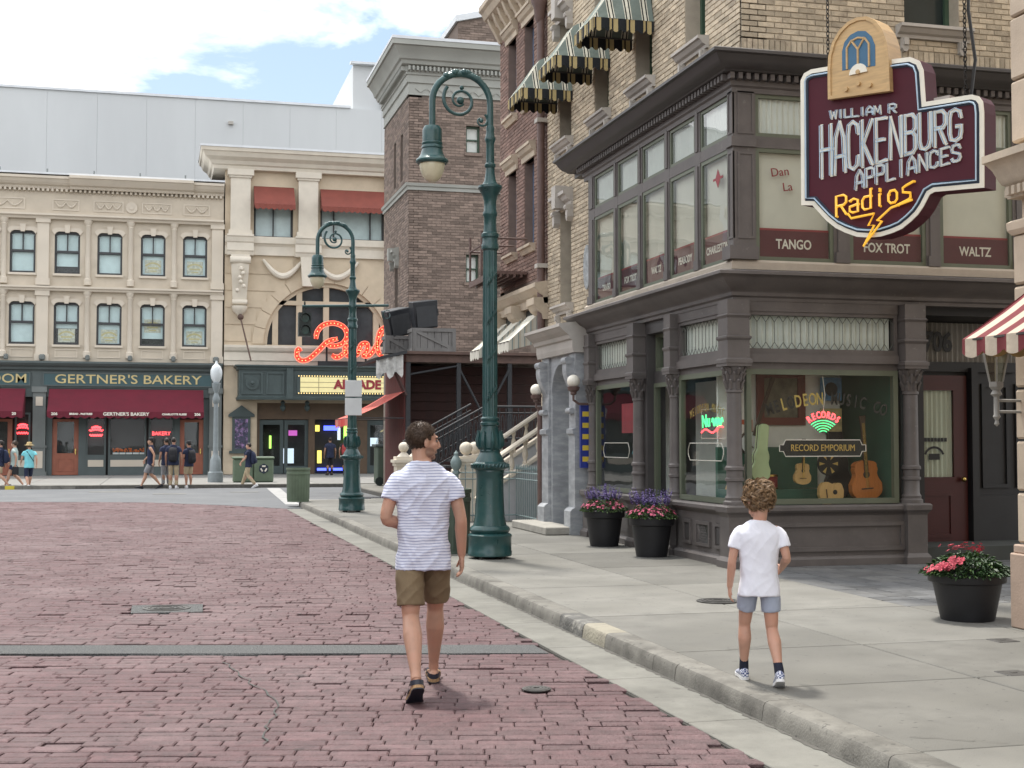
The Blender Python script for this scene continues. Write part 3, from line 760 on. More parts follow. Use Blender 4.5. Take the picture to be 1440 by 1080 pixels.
# --- upper bay
sillp = [(-.15, 3.70), (.06, 3.70), (.06, 3.79), (.03, 3.82), (-.15, 3.82)]
m = MB(); m.sweep(sillp, [(6.70, 20.85), (6.70, 15.06), (12.4, 15.06)]); m.build('bay_sill', 'pale_sill', B)
wy = [(19.50, 20.46), (18.42, 19.32), (17.34, 18.24), (16.26, 17.16), (15.20, 16.08)]
wx = [(6.98, 8.02), (8.24, 9.30), (9.50, 10.55), (10.75, 11.8)]
names_w = ['TANGO', 'FOX TROT', 'WALTZ', 'PEABODY', 'CHARLESTON']; names_s = ['TANGO', 'FOX TROT', 'WALTZ', None]
def bay_window(face, u0, u1, name, ts):
    o = window(face, u0, u1, 3.82, 5.20, B, 'sage_frame', 0.05, -0.05, 0.006, 'bay_glass' if face[0] == 'W' else 'upper_glass', -0.008, name='bay_window')
    m = MB(); m.fbox(face, u0 + .03, u1 - .03, 3.85, 4.20, -.035, -.028); v = sub(m.build('valance', 'maroon_valance', B))
    m = MB(); m.fbox(face, u0 + .03, u1 - .03, 4.2, 4.225, -.035, -.027); m.build('valance_trim', 'red_trim', v)
    if name: text(name, ts, 'letter_cream', v, FP(face, (u0 + u1) / 2, 4.03, -.027), face[0], depth=.002, sx=.8, bold=.003)
    m = MB(); m.fbox(face, u0, u1, 3.85, 5.18, -.075, -.065); m.build('blind', 'curtain_shade', B)
    m = MB(); m.fbox(face, u0, u1, 5.20, 5.34, -.08, 0.014); m.build('bay_rail', 'grey_timber', B)
    window(face, u0, u1, 5.34, 5.86, B, 'sage_frame', 0.045, -0.05, 0.006, 'bay_glass' if face[0] == 'W' else 'upper_glass', -0.008, name='bay_transom')
    pleats(face, u0 + .04, u1 - .04, 5.36, 5.84, -.06, B, amp=.012)
for (a, b), n in zip(wy, names_w): bay_window(WF, a, b, n, 0.135)
for (a, b), n in zip(wx, names_s): bay_window(SF, a, b, n, 0.165)
text('Dan', 0.15, 'letter_red', B, (7.32, 15.083, 4.92), 'S', sx=1.0, rot=R(8)); text('La', 0.15, 'letter_red', B, (7.42, 15.083, 4.74), 'S', rot=R(8))
m = MB(); m.fprism(WF, [(15.55, 4.78), (15.47, 4.9), (15.55, 5.02), (15.63, 4.9)], -.004, -.001); m.fbox(WF, 15.4, 15.7, 4.885, 4.915, -.0045, -.0015); m.build('glass_emblem', 'letter_red', B)
m = MB()                                                         # corner post and mullions
for face, us in ((WF, [20.46, 19.32, 18.24, 17.16, 16.08]), (SF, [8.02, 9.30, 10.55, 11.8])):
    for u in us:
        w_ = {20.46: .3, 16.08: .18}.get(u, .18)
        if face is SF: w_ = .22 if u < 9 else .20
        if face is WF and u != 20.46: w_ = [19.50 - 19.32, 18.42 - 18.24, 17.34 - 17.16, 16.26 - 16.08][[19.32, 18.24, 17.16, 16.08].index(u)]
        mm = MB(); mm.fbox(face, u, u + w_, 3.82, 5.95, -.08, 0.016); mm.fbox(face, u + .05, u + w_ - .05, 3.95, 5.17, .012, .034); mm.fbox(face, u + .05, u + w_ - .05, 5.36, 5.9, .012, .034)
        mm.fbox(face, u + .015, u + w_ - .015, 3.82, 3.95, .012, .05); mm.build('mullion', 'grey_timber', B)
m = MB(); m.box(6.68, 6.98, 15.04, 15.20, 3.82, 5.95); m.box(6.60, 6.74, 14.96, 15.20, 3.82, 3.98); m.box(6.73, 6.98, 14.966, 15.10, 3.82, 3.974); 
panel(m, SF, 6.74, 6.96, 4.08, 5.14, .01, .03, .02); panel(m, SF, 6.74, 6.96, 5.36, 5.88, .01, .03, .02); panel(m, WF, 15.04, 15.18, 4.08, 5.14, .01, .025, .02); panel(m, WF, 15.04, 15.18, 5.36, 5.88, .01, .025, .02)
m.box(6.65, 6.98, 15.01, 15.2, 5.2, 5.32)
m.build('corner_post', 'grey_timber', B)
m = MB(); m.sweep([(-.15, 5.86), (.03, 5.86), (.03, 5.92), (.06, 5.94), (.06, 6.0), (-.15, 6.0)], [(6.70, 20.95), (6.70, 15.06), (12.4, 15.06)]); m.build('bay_frieze', 'grey_timber', B)
m = MB()
y = 15.04
while y < 20.95: m.box(6.55, 6.66, y, y + .055, 6.0, 6.075); y += .105
x = 6.6
while x < 12.3: m.box(x, x + .055, 14.91, 15.02, 6.0, 6.075); x += .105
m.build('dentils', 'grey_timber', B)
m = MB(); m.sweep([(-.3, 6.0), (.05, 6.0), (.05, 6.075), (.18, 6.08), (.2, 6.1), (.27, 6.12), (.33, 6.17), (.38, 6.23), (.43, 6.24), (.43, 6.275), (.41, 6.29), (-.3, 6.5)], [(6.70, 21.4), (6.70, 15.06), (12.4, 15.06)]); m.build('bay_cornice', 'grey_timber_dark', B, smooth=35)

# --- tan brick walls behind and above the bay
BW, BS = ('W', 6.97), ('S', 15.42)
win_y = [16.9, 18.9, 20.9, 22.95]
hw = [(c - .36, c + .36, 6.98, 9.3) for c in win_y] + [(c - .36, c + .36, 10.3, 12.2) for c in win_y] + [(22.6, 23.3, 4.05, 5.75), (14.5, 20.95, 3.0, 6.28)]
m = MB(); wall(m, BW, 15.42, 24.1, 3.55, 12.6, hw, -.35, 0); m.build('brick_wall_core', 'tan_mortar', B)
hs = [(9.25, 10.05, 6.98, 9.3), (6.0, 12.4, 3.0, 6.42)]
m = MB(); wall(m, BS, 6.97, 12.4, 3.55, 12.6, hs, -.35, 0); m.build('brick_wall_core', 'tan_mortar', B)
m = MB(); m.box(7.3, 12.4, 15.8, 24.1, 12.0, 12.5); m.build('roof', 'room_dark', B)
m = MB(); m.box(12.0, 12.4, 15.8, 24.1, 3.5, 12.3); m.box(7.3, 12.0, 23.75, 24.1, 0.12, 12.3); m.build('back_wall', 'tan_mortar', B)
bw = brick_list(15.43, 24.1, 3.6, 10.6, hw, .225, .072)
laid_bricks(BW, bw, 'tan_brick', B, 'bricks', 300, lambda b: b[0] + abs(b[2] - 6.9) * 0.8, .225, .072, .012)
soldier = [(6.97 + i * .075 + .003, 6.97 + (i + 1) * .075 - .003, 6.46, 6.66) for i in range(72)]
bs = [b for b in brick_list(6.97, 12.4, 6.672, 9.6, hs, .225, .072)]
laid_bricks(BS, bs, 'tan_brick', B, 'bricks', 200, lambda b: b[0] * .3 + b[2], .225, .072, .012)
laid_bricks(BS, soldier, 'tan_brick', B, 'soldier_course', 0, lambda b: 0, .225, .072, .02)
laid_bricks(BW, [(15.43 + i * .075 + .003, 15.43 + (i + 1) * .075 - .003, 6.46, 6.6) for i in range(70)], 'tan_brick', B, 'soldier_course', 0, lambda b: 0, .225, .072, .016)
mat('window_dark', (0.02, 0.03, 0.03), 0.12, 0.1, 3, 0, spec=0.5)
mat('sash_green', (0.05, 0.09, 0.06), 0.5, 0.1, 4, 0)
def deep_window(face, c, z0, z1, hwid=.36, sill=True):
    window(face, c - hwid, c + hwid, z0, z1, B, 'sash_green', .06, -.3, -.22, 'window_dark', -.27, bars=(('h', (z0 + z1) / 2),))
    if sill:
        m = MB(); 
        pr = [(-.1, z0 - .16), (.05, z0 - .16), (.06, z0 - .12), (.10, z0 - .10), (.14, z0 - .05), (.17, z0 - .04), (.17, z0), (-.22, z0 + .02)]
        if face[0] == 'W': m.sweep(pr, [(face[1] + .05, c + hwid + .13), (face[1], c + hwid + .13), (face[1], c - hwid - .13), (face[1] + .05, c - hwid - .13)][1:3])
        else: m.sweep(pr, [(c - hwid - .13, face[1]), (c + hwid + .13, face[1])])
        m.build('window_sill', 'trim_stone', B)
        for s in (-1, 1):
            m = MB()
            u = c + s * (hwid + .02)
            m.fprism(face, [(u - .05, z0 - .16), (u + .05, z0 - .16), (u + .05, z0 - .30), (u + .02, z0 - .34), (u - .02, z0 - .34), (u - .05, z0 - .30)], 0, .07)
            m.fprism(face, [(u - .035, z0 - .17), (u + .035, z0 - .17), (u + .03, z0 - .26), (u - .03, z0 - .26)], .065, .1)
            m.build('sill_bracket', 'trim_stone', B)
for c in win_y: deep_window(BW, c, 6.98, 9.3)
deep_window(BS, 9.65, 6.98, 9.3, .4)
deep_window(BW, 22.95, 4.05, 5.75, .35)
def hood(face, c, z, wd, parent, mt='trim_stone', big=1.0):
    """projecting stone head over a window with two scrolled brackets"""
    m = MB()
    a, b = c - wd, c + wd
    pr = [(-.1, z), (.05, z), (.06, z + .06), (.12, z + .1), (.15, z + .16), (.20, z + .18), (.20, z + .24), (.1, z + .3), (-.1, z + .33)]
    pr = [(o * big, z + (q - z) * big) for o, q in pr]
    m.sweep(pr, [(face[1], b), (face[1], a)] if face[0] == 'W' else [(a, face[1]), (b, face[1])])
    for s in (a + .06, b - .06):
        m.fprism(face, [(s - .06, z), (s + .06, z), (s + .06, z - .22), (s, z - .3), (s - .06, z - .22)], 0, .12 * big)
        m.tube([FP(face, s - .065, z - .05, .11 * big), FP(face, s + .065, z - .05, .11 * big)], .05, 8)
    m.fprism(face, [(c - .1, z - .02), (c + .1, z - .02), (c + .13, z + .38), (c - .13, z + .38)], 0, .24 * big)
    return m.build('window_hood', mt, parent)
hood(BW, 22.95, 5.78, .47, B); hood(BW, 22.95, 9.2, .47, B)
m = MB(); m.lathe([(.0, 0), (.16, 0), (.2, .03), (.2, .05), (.0, .05)], 20)      # oval plaque beside the bay
mm = MB(); mm.v = [(6.97 - z - .02, 21.55 + x * .9, 4.55 + y * 1.9) for x, y, z in m.v]; mm.f = m.f; mat('plaque_grey', (.3, .32, .33), .4, .5, 9, .2); mm.build('plaque', 'plaque_grey', B, smooth=40)

# --- shop interior
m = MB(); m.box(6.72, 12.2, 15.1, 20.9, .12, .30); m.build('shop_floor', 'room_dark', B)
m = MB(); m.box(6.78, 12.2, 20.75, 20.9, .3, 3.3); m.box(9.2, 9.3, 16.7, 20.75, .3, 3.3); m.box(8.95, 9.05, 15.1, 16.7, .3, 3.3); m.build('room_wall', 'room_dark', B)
m = MB(); m.box(6.9, 8.25, 16.05, 16.1, 1.55, 2.6); m.box(8.25, 8.62, 16.06, 16.1, 1.0, 2.6); m.build('display_back', 'room_pale', B)
m = MB(); m.box(6.86, 8.25, 15.98, 16.05, .3, 1.55); m.box(6.86, 8.3, 15.7, 15.98, .3, 1.02); m.box(6.86, 8.3, 15.25, 15.7, .3, .82); m.build('display_steps', 'room_green', B)
m = MB(); m.box(8.92, 8.95, 15.2, 16.7, .3, 2.6); m.build('display_side', 'room_green', B)
m = MB(); m.box(7.75, 7.8, 16.9, 20.7, .3, 2.5); m.build('display_partition', 'room_pale', B)
# red door with 706 above, in the deep entry to the right
m = MB(); m.box(9.18, 9.28, 15.12, 16.1, .12, 3.32); m.build('recess_wall', 'recess_shade_paint', B)
m = MB(); m.box(9.28, 12.3, 16.0, 16.1, .12, 3.32); m.box(10.45, 10.55, 15.85, 16.0, .12, 2.6); m.box(10.55, 12.3, 15.93, 16.0, .12, .9); m.build('recess_wall', 'recess_shade_paint', B)
for a_, b_ in ((10.68, 11.1), (11.2, 11.7)): m = MB(); panel(m, ('S', 16.0), a_, b_, 1.0, 2.4, .0, .05, .03); m.build('wall_panel', 'recess_shade_paint', B)
m = MB(); m.box(9.28, 12.3, 15.2, 16.0, 3.22, 3.32); m.build('recess_soffit', 'recess_shade_paint', B)
m = MB(); m.fbox(('S', 15.95), 9.28, 11.2, 2.55, 2.68, -.08, .03); m.build('door_head', 'recess_shade_paint', B)
pleats(('S', 15.95), 9.28, 11.2, 2.68, 3.2, 0, B, 'shaded_curtain')
text('706', .36, 'letter_black', B, (9.98, 15.90, 2.93), 'S', sx=.8, bold=.012)
DF = ('S', 15.93)
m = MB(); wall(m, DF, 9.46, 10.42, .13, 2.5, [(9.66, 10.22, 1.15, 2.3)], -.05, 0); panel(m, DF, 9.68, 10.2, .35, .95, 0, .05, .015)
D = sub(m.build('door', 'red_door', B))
m = MB(); m.fbox(DF, 9.66, 10.22, 1.15, 2.3, -.03, -.026); m.build('pane', 'shop_glass', D)
pleats(DF, 9.66, 10.22, 1.15, 2.3, -.055, D, 'curtain_shade', .012)  # dimmer cloth colour takes in the recess shade
m = MB(); [m.fbox(DF, 9.74 + k_ * .05, 9.78 + k_ * .05, 1.62, 1.67, -.025, -.022) for k_ in range(8)]; m.fstrip(DF, arc(9.94, 1.40, .13, 20, 160, 8), arc(9.94, 1.40, .16, 20, 160, 8), -.025, -.022); m.fbox(DF, 9.86, 10.02, 1.38, 1.46, -.025, -.022); m.build('door_lettering', 'letter_black', D, kind='stuff')
m = MB(); m.sphere((10.33, 15.88, 1.12), .035); m.build('handle', 'brass', D, smooth=True)
# lettering on the shop glass
def arc_text(s, cx, cz, rad, span, size, mats, d, face=SF, parent=B, sx=.62):
    n = len(s)
    for i, ch in enumerate(s):
        if ch == ' ': continue
        a = -span / 2 + span * i / (n - 1)
        text(ch, size, mats[i] if isinstance(mats, list) else mats, parent, FP(face, cx + rad * math.sin(a), cz + rad * (math.cos(a) - 1), d), face[0], name='glass_letter', depth=.002, sx=sx, rot=-a, bold=.004)
ms = ['letter_black'] * 2 + ['letter_gold'] + ['letter_black'] + ['letter_gold'] * 5 + ['letter_black'] * 9
arc_text('MELODEON MUSIC CO', 7.92, 2.14, 2.3, .68, .21, (ms + ['letter_gold'] * 9)[:17], -.012)
m = MB(); m.fprism(SF, [(7.28, 1.50), (7.33, 1.50), (7.36, 1.44), (8.36, 1.44), (8.39, 1.50), (8.44, 1.50), (8.44, 1.58), (8.39, 1.58), (8.36, 1.64), (7.36, 1.64), (7.33, 1.58), (7.28, 1.58)], -.016, -.013); o = sub(m.build('window_sign', 'letter_black', B))
m = MB(); q = [(7.28, 1.50), (7.33, 1.50), (7.36, 1.44), (8.36, 1.44), (8.39, 1.50), (8.44, 1.50), (8.44, 1.58), (8.39, 1.58), (8.36, 1.64), (7.36, 1.64), (7.33, 1.58), (7.28, 1.58)]
m.tube([FP(SF, a, b, -.012) for a, b in q], .006, 5, closed=True); m.build('border', 'letter_cream', o)
text('RECORD EMPORIUM', .115, 'letter_gold', o, FP(SF, 7.86, 1.54, -.011), 'S', sx=.82)
arc_text('MELODEON MUSIC CO', 15.95, 2.12, 1.6, .62, .14, 'letter_gold', -.012, WF, sx=-.62 * -1) if False else None
for i, ch in enumerate('MELODEON MUSIC'):
    if ch != ' ':
        t_ = -.30 + .6 * i / 13; text(ch, .15, 'letter_gold', B, FP(WF, 15.98 - 1.75 * math.sin(t_), 2.05 + 1.75 * (math.cos(t_) - 1), -.012), 'W', name='glass_letter', depth=.002, sx=.6, rot=-t_)
for y0, y1 in ((15.45, 16.6), (18.9, 20.1)):
    m = MB(); m.tube([FP(WF, a, b, -.012) for a, b in ((y0, 1.46), (y0 + .06, 1.38), (y1 - .06, 1.38), (y1, 1.46), (y1, 1.52), (y1 - .06, 1.60), (y0 + .06, 1.60), (y0, 1.52))], .006, 5, closed=True); m.build('glass_border', 'letter_cream', B)
mat('mirrored_awning', (.3, .04, .05), .6, .2, 8, 0)
m = MB(); m.fbox(WF, 18.9, 19.75, 1.75, 2.2, -.2, -.19); o = sub(m.build('flat_panel', 'mirrored_awning', B))  # red sheet stands in for an awning mirrored in the glass
mat('blue_sign', (.02, .035, .22), .4, .2, 6, 0); mat('yellow_paint', (.6, .45, .05), .5, .1, 6, 0)
m = MB(); m.fbox(WF, 20.62, 20.68, 1.2, 2.2, .02, .2); o = sub(m.build('enamel_sign', 'blue_sign', B)); 
for k in range(5): m = MB(); m.fbox(('S', 20.62), 6.53, 6.65, 1.3 + k * .18, 1.38 + k * .18, 0, .003); m.build('sign_mark', 'yellow_paint', o)
# ------------------------------------------------------------------ grey stone doorway next to the shop
mat('grey_marble', (0.30, 0.315, 0.33), 0.5, 0.18, 2.5, 0.1, 40, c2=(0.38, 0.39, 0.40), c2scale=5, stretch=(1, 1, 2.5))
mat('globe_glass', (0.80, 0.76, 0.66), 0.25, 0.05, 4, 0, spec=0.5)
mat('brown_metal', (0.12, 0.075, 0.065), 0.5, 0.2, 6, 0.1)
mat('step_stone', (0.33, 0.315, 0.28), 0.85, 0.18, 5, 0.4, 60)
T = thing('stone_portal', 'grey marble doorway surround with an arched niche and scrolled brackets left of the shop', 'doorway', (6.6, 21.7, .12))
PF = ('W', 6.62)
for a, b, nm in ((20.80, 21.15, 1), (22.35, 22.75, 1)):
    m = MB(); c = (a + b) / 2; h = (b - a) / 2
    m.sweep([(-.3, .12), (.24, .12), (.24, .5), (.2, .54), (.16, .56), (.16, 1.72), (.2, 1.75), (.2, 1.82), (.15, 1.84), (.15, 3.06), (-.3, 3.06)], [(6.62, b), (6.62, a)])
    o = sub(m.build('pier', 'grey_marble', T))
    m = MB(); n = 14; pts = []
    for i in range(n + 1):
        t = i / n; pts.append((.16 + .10 * (1 - t) + .05 * math.sin(t * 2 * PI), 2.98 - t * .9))
    rr = [[(6.62 - d, c + s * h * .62, z) for s in (-1, 1)] + [(6.62 - .1, c + s * h * .62, z) for s in (1, -1)] for d, z in pts]
    m.rings(rr); m.tube([FP(PF, c - h * .7, 2.93, .25), FP(PF, c + h * .7, 2.93, .25)], .065, 12); m.tube([FP(PF, c - h * .7, 2.12, .19), FP(PF, c + h * .7, 2.12, .19)], .05, 12)
    m.build('scroll_bracket', 'grey_marble', o, smooth=40)
m = MB()                                                         # arched back of the niche
AY, AZ, AR = 21.75, 2.42, .5
top = arc(AY, AZ, AR, 0, 180, 16)
m.fstrip(PF, top, [(u, 3.06) for u, z in top], -.28, .12)
m.fbox(PF, 22.25, 22.36, .12, 3.06, -.28, .11); m.fbox(PF, 21.14, 21.25, .12, 3.06, -.28, .11)
m.build('arch', 'grey_marble', T)
m = MB(); m.fbox(PF, 21.24, 22.26, .12, 2.95, -.34, -.27); m.build('niche_back', 'grey_marble', T)
m = MB(); m.sweep([(-.35, 3.06), (.2, 3.06), (.22, 3.14), (.22, 3.26), (.26, 3.28), (.28, 3.34), (.36, 3.4), (.42, 3.46), (.44, 3.47), (.44, 3.52), (-.35, 3.62)], [(6.95, 22.88), (6.62, 22.88), (6.62, 20.74), (6.66, 20.74)][1:3]); m.build('entablature', 'trim_stone', T)
m = MB(); m.box(5.98, 6.5, 20.85, 23.0, .12, .25); m.build('step', 'step_stone', T, bevel=.015)
for y, z, lab in ((20.55, 2.58, 'round white globe lamp on a short brown bracket by the shop end column'), (22.75, 2.52, 'round white globe lamp on a brown post at the fence end')):
    t = thing('globe_lamp', lab, 'lamp', (6.42, y, z - .6)); t['group'] = 'globe lamps at the stone doorway'
    m = MB(); m.sphere((6.36, y, z), .105, 20, 12); m.build('globe', 'globe_glass', t, smooth=True)
    m = MB(); m.lathe([(.03, -.22), (.05, -.2), (.05, -.17), (.09, -.14), (.10, -.09), (.06, -.08)], 16, (6.36, y, z)); m.tube([(6.36, y, z - .2), (6.36, y, z - .3), (6.45, y, z - .36), (6.64, y, z - .36)], .02, 8); m.build('bracket', 'brown_metal', t, smooth=40)
    if y > 22:
        m = MB(); m.tube([(6.47, y + .12, .12), (6.47, y + .12, z - .28)], .055, 10); m.lathe([(.07, .12), (.07, .3), (.055, .33)], 12, (6.47, y + .12, 0)); m.build('post', 'brown_metal', t, smooth=40)
# downpipe between the tan and the dark red fronts
T = thing('downpipe', 'purple-brown rainwater downpipe between the tan and the red brick fronts', 'downpipe', (6.86, 24.2, 3.6))
m = MB(); m.tube([(6.86, 24.2, 3.5), (6.86, 24.2, 9.6)], .075, 12); m.build('pipe', 'brown_metal', T, smooth=40)
m = MB(); m.lathe([(.06, 9.5), (.1, 9.6), (.12, 9.8), (.17, 9.9), (.17, 10.0)], 12, (6.84, 24.2, 0)); m.build('hopper', 'brown_metal', T, smooth=40)
m = MB(); m.box(6.76, 6.98, 24.1, 24.3, 4.86, 4.94); m.build('clamp', 'trim_stone', T)
m = MB(); m.box(6.76, 6.98, 24.1, 24.3, 7.6, 7.68); m.build('clamp', 'trim_stone', T)

# ------------------------------------------------------------------ dark red brick front beyond
mat('red_brick', (0.21, 0.135, 0.11), 0.85, 0.18, 14, 0.5, 55, island=0.25)
mat('red_mortar', (0.20, 0.15, 0.13), 0.95, 0.12, 6, 0.3, 80)
mat('cream_stone', (0.50, 0.42, 0.32), 0.75, 0.1, 3, 0.2, 50, c2=(0.38, 0.32, 0.25), c2scale=2)
mat('blue_sash', (0.10, 0.15, 0.24), 0.5, 0.1, 4, 0)
T = thing('red_brick_building', 'narrow dark red brick front with blue sashes and stone window heads beyond the tan brick', 'building', (6.97, 24.1, .12))
RW = ('W', 6.97)
rw = [(25.05, 25.75, 8.3, 9.9), (26.4, 27.05, 8.3, 9.9), (25.05, 25.75, 5.45, 7.15), (26.4, 27.05, 5.45, 7.15)]
m = MB(); wall(m, RW, 24.1, 27.75, 4.3, 11.0, rw, -.35, 0); m.fbox(('N', 27.4), 6.97, 10.5, 4.3, 11.0, 0, .35); m.build('brick_wall_core', 'red_mortar', T)
laid_bricks(RW, brick_list(24.1, 27.75, 4.75, 10.25, rw, .22, .072), 'red_brick', T, 'bricks', 200, lambda b: b[0] + abs(b[2] - 7) * .4, .22, .072, .011)
for a, b, z0, z1 in rw:
    c = (a + b) / 2
    window(RW, a, b, z0, z1, T, 'blue_sash', .07, -.28, -.16, 'upper_glass', -.22, bars=(('h', (z0 + z1) / 2),))
    m = MB(); m.fbox(RW, a, b, z0, z1, -.36, -.34); m.build('window_blind', 'room_dark', T)
    m = MB(); m.sweep([(-.1, z0 - .15), (.05, z0 - .15), (.1, z0 - .06), (.14, z0 - .05), (.14, z0), (-.2, z0 + .01)], [(6.97, b + .1), (6.97, a - .1)]); m.build('window_sill', 'cream_stone', T)
    m = MB(); m.sweep([(-.1, z1), (.04, z1), (.05, z1 + .1), (.1, z1 + .14), (.14, z1 + .22), (.16, z1 + .22), (.16, z1 + .28), (-.1, z1 + .32)], [(6.97, b + .14), (6.97, a - .14)]); m.build('window_head', 'cream_stone', T)
m = MB(); m.sweep([(-.2, 10.25), (.06, 10.25), (.06, 10.4), (.14, 10.42), (.2, 10.55), (.34, 10.62), (.4, 10.75), (.46, 10.8), (.46, 10.9), (-.2, 11.05)], [(6.97, 27.85), (6.97, 24.1)]); o = sub(m.build('cornice', 'cream_stone', T))
for k in range(9):
    m = MB(); y = 24.3 + k * .41; m.fprism(('S', 0), [(6.99, 10.6), (6.65, 10.62), (6.72, 10.45), (6.82, 10.28), (6.92, 10.1), (6.99, 10.1)], -y, -y - .12); m.build('modillion', 'cream_stone', o)
# stone heads of the ground floor and its open shop bay
m = MB(); m.sweep([(-.2, 4.2), (.08, 4.2), (.1, 4.34), (.16, 4.38), (.24, 4.48), (.26, 4.5), (.26, 4.58), (-.2, 4.66)], [(6.97, 27.85), (6.97, 24.1)]); m.build('shop_cornice', 'cream_stone', T)
for y in (24.32, 26.0, 27.6):
    m = MB(); m.sweep([(-.1, 3.9), (.1, 3.9), (.12, 4.0), (.2, 4.06), (.26, 4.16), (.28, 4.17), (.28, 4.3), (-.1, 4.32)], [(6.97, y + .3), (6.97, y - .22)]); m.build('pier_cap', 'cream_stone', T)
    if y < 25: m = MB(); m.box(6.93, 7.13, y - .12, y + .12, .12, 3.9); m.build('pier', 'cream_stone', T)
m = MB(); m.box(7.0, 10.5, 24.15, 27.7, 3.75, 4.2); m.build('ceiling', 'room_dark', T)
m = MB(); m.box(9.2, 9.4, 24.1, 30.0, .12, 4.2); m.box(7.3, 9.2, 24.12, 24.2, .12, 4.2); m.build('back_wall', 'room_dark', T)
mat('yellow_cloth', (.42, .33, .06), .8, .3, 8, .1)
for y0 in (25.3, 26.3):
    m = MB(); rr = []
    for i in range(9):
        z = 1.9 + i * .2; rr.append([(9.1, y0 + .1 * math.sin(i * 1.3), z), (9.15, y0 + .25 + .08 * math.sin(i * 1.7 + 1), z), (9.05, y0 + .4 + .1 * math.sin(i), z)])
    m.rings(rr, closed=False, cap=False); tag(m.build('hanging_cloth', 'yellow_cloth'), 'faded yellow cloth hanging in the dark open shop, %s' % ('right-hand one' if y0 < 26 else 'left-hand one'), 'cloth', 'cloths in the open shop')
# metal balcony frame hung on the wall
T2 = thing('hanging_balcony', 'small rust-brown iron balcony hung on the dark red brick front', 'balcony', (6.6, 26.4, 4.95))
m = MB(); m.box(6.25, 6.95, 25.5, 27.6, 4.9, 4.96); [m.box(6.25 + i * .14, 6.29 + i * .14, 25.5, 27.6, 4.84, 4.9) for i in range(6)]; m.build('platform', 'brown_metal', T2)
m = MB(); m.tube([(6.27, 25.52, 5.6), (6.27, 27.58, 5.6)], .025, 6); m.build('top_rail', 'brown_metal', T2)
for y in (25.52, 26.55, 27.58):
    m = MB(); m.tube([(6.27, y, 4.9), (6.27, y, 5.9)], .025, 6); m.tube([(6.27, y, 5.6), (6.95, y, 5.6)], .02, 6); m.build('post', 'brown_metal', T2)

# ------------------------------------------------------------------ awnings
gs = stripe_mat('green_stripe', [(.30, (.16, .195, .175)), (.05, (.62, .60, .50)), (.08, (.02, .025, .025)), (.15, (.62, .60, .50)), (.08, (.02, .025, .025)), (.05, (.62, .60, .50)), (.29, (.16, .195, .175))], 0, .26)
vs_ = stripe_mat('valance_stripe', [(.36, (.02, .022, .025)), (.14, (.45, .36, .18)), (.1, (.02, .022, .025)), (.26, (.45, .36, .18)), (.14, (.02, .022, .025))], 0, .26)
gs2 = stripe_mat('green_stripe_front', [(.30, (.16, .195, .175)), (.05, (.62, .60, .50)), (.08, (.02, .025, .025)), (.15, (.62, .60, .50)), (.08, (.02, .025, .025)), (.05, (.62, .60, .50)), (.29, (.16, .195, .175))], 1, .26)
vs2 = stripe_mat('valance_stripe_front', [(.36, (.02, .022, .025)), (.14, (.45, .36, .18)), (.1, (.02, .022, .025)), (.26, (.45, .36, .18)), (.14, (.02, .022, .025))], 1, .26)
def scallop(P, Q, z0, h, per, n_per=6, t=.0):
    """hanging valance from P to Q (x,y) with a wavy lower edge"""
    P, Q = Vector(P), Vector(Q); L_ = (Q - P).length; n = max(6, int(L_ / per * n_per)); nv = Vector(((Q - P).y, -(Q - P).x)).normalized(); rr = []
    for i in range(n + 1):
        u = L_ * i / n; p = P + (Q - P) * (i / n) + nv * (.008 * math.sin(u * 23))
        rr.append([(p.x, p.y, z0), (p.x + nv.x * t, p.y + nv.y * t, z0 - h * (.72 + .28 * abs(math.sin(PI * u / per))))])
    return rr
def hip_awning(yc, label):
    T = thing('window_awning', label, 'awning', (6.95, yc, 7.7), 0, 'striped awnings over the tan brick windows')
    X0, X1, zb, zt = 6.95, 6.02, 7.78, 8.62; yo = .47
    tp = [(X0, yc - .22, zt), (X0, yc + .22, zt)]; fr = [(X1, yc - yo, zb), (X1, yc + yo, zb)]
    def sheet(a, b, c, d, n=10, sag=.05):
        rr = []
        for i in range(n + 1):
            t = i / n; r_ = []
            for j in range(7):
                s = j / 6
                p = (Vector(a) * (1 - t) + Vector(b) * t) * (1 - s) + (Vector(d) * (1 - t) + Vector(c) * t) * s
                p.z -= sag * math.sin(PI * s) * (.6 + .4 * math.cos(t * 9)) ; r_.append(tuple(p))
            rr.append(r_)
        return rr
    ridge_n = (6.42, yc - .2, 8.36); ridge_f = (6.42, yc + .2, 8.36)
    m = MB(); m.rings(sheet(fr[0], fr[1], ridge_f, ridge_n), closed=False, cap=False); m.rings(sheet(ridge_n, ridge_f, tp[1], tp[0], sag=.0), closed=False, cap=False); m.build('front_panel', gs2, T, smooth=60)
    m = MB(); m.rings(sheet((X0, yc - yo, zb), fr[0], ridge_n, tp[0]), closed=False, cap=False); m.build('side_panel', gs, T, smooth=60)
    m = MB(); m.rings(sheet((X0, yc + yo, zb), fr[1], ridge_f, tp[1]), closed=False, cap=False); m.build('side_panel', gs, T, smooth=60)
    for a, b, mt in (((X0, yc - yo), (X1, yc - yo), vs_), ((X1, yc - yo), (X1, yc + yo), vs2), ((X0, yc + yo), (X1, yc + yo), vs_)):
        m = MB(); m.rings(scallop(a, b, zb, .2, .13), closed=False, cap=False); m.build('valance', mt, T, smooth=True)
    m = MB(); m.tube([(X0, yc - yo + .02, zb - .01), (X1 + .02, yc - yo + .02, zb - .01), (X1 + .02, yc + yo - .02, zb - .01), (X0, yc + yo - .02, zb - .01)], .012, 6); m.build('frame', 'cast_iron', T)
hip_awning(22.95, 'lowest and farthest green and white striped window awning, by the downpipe')
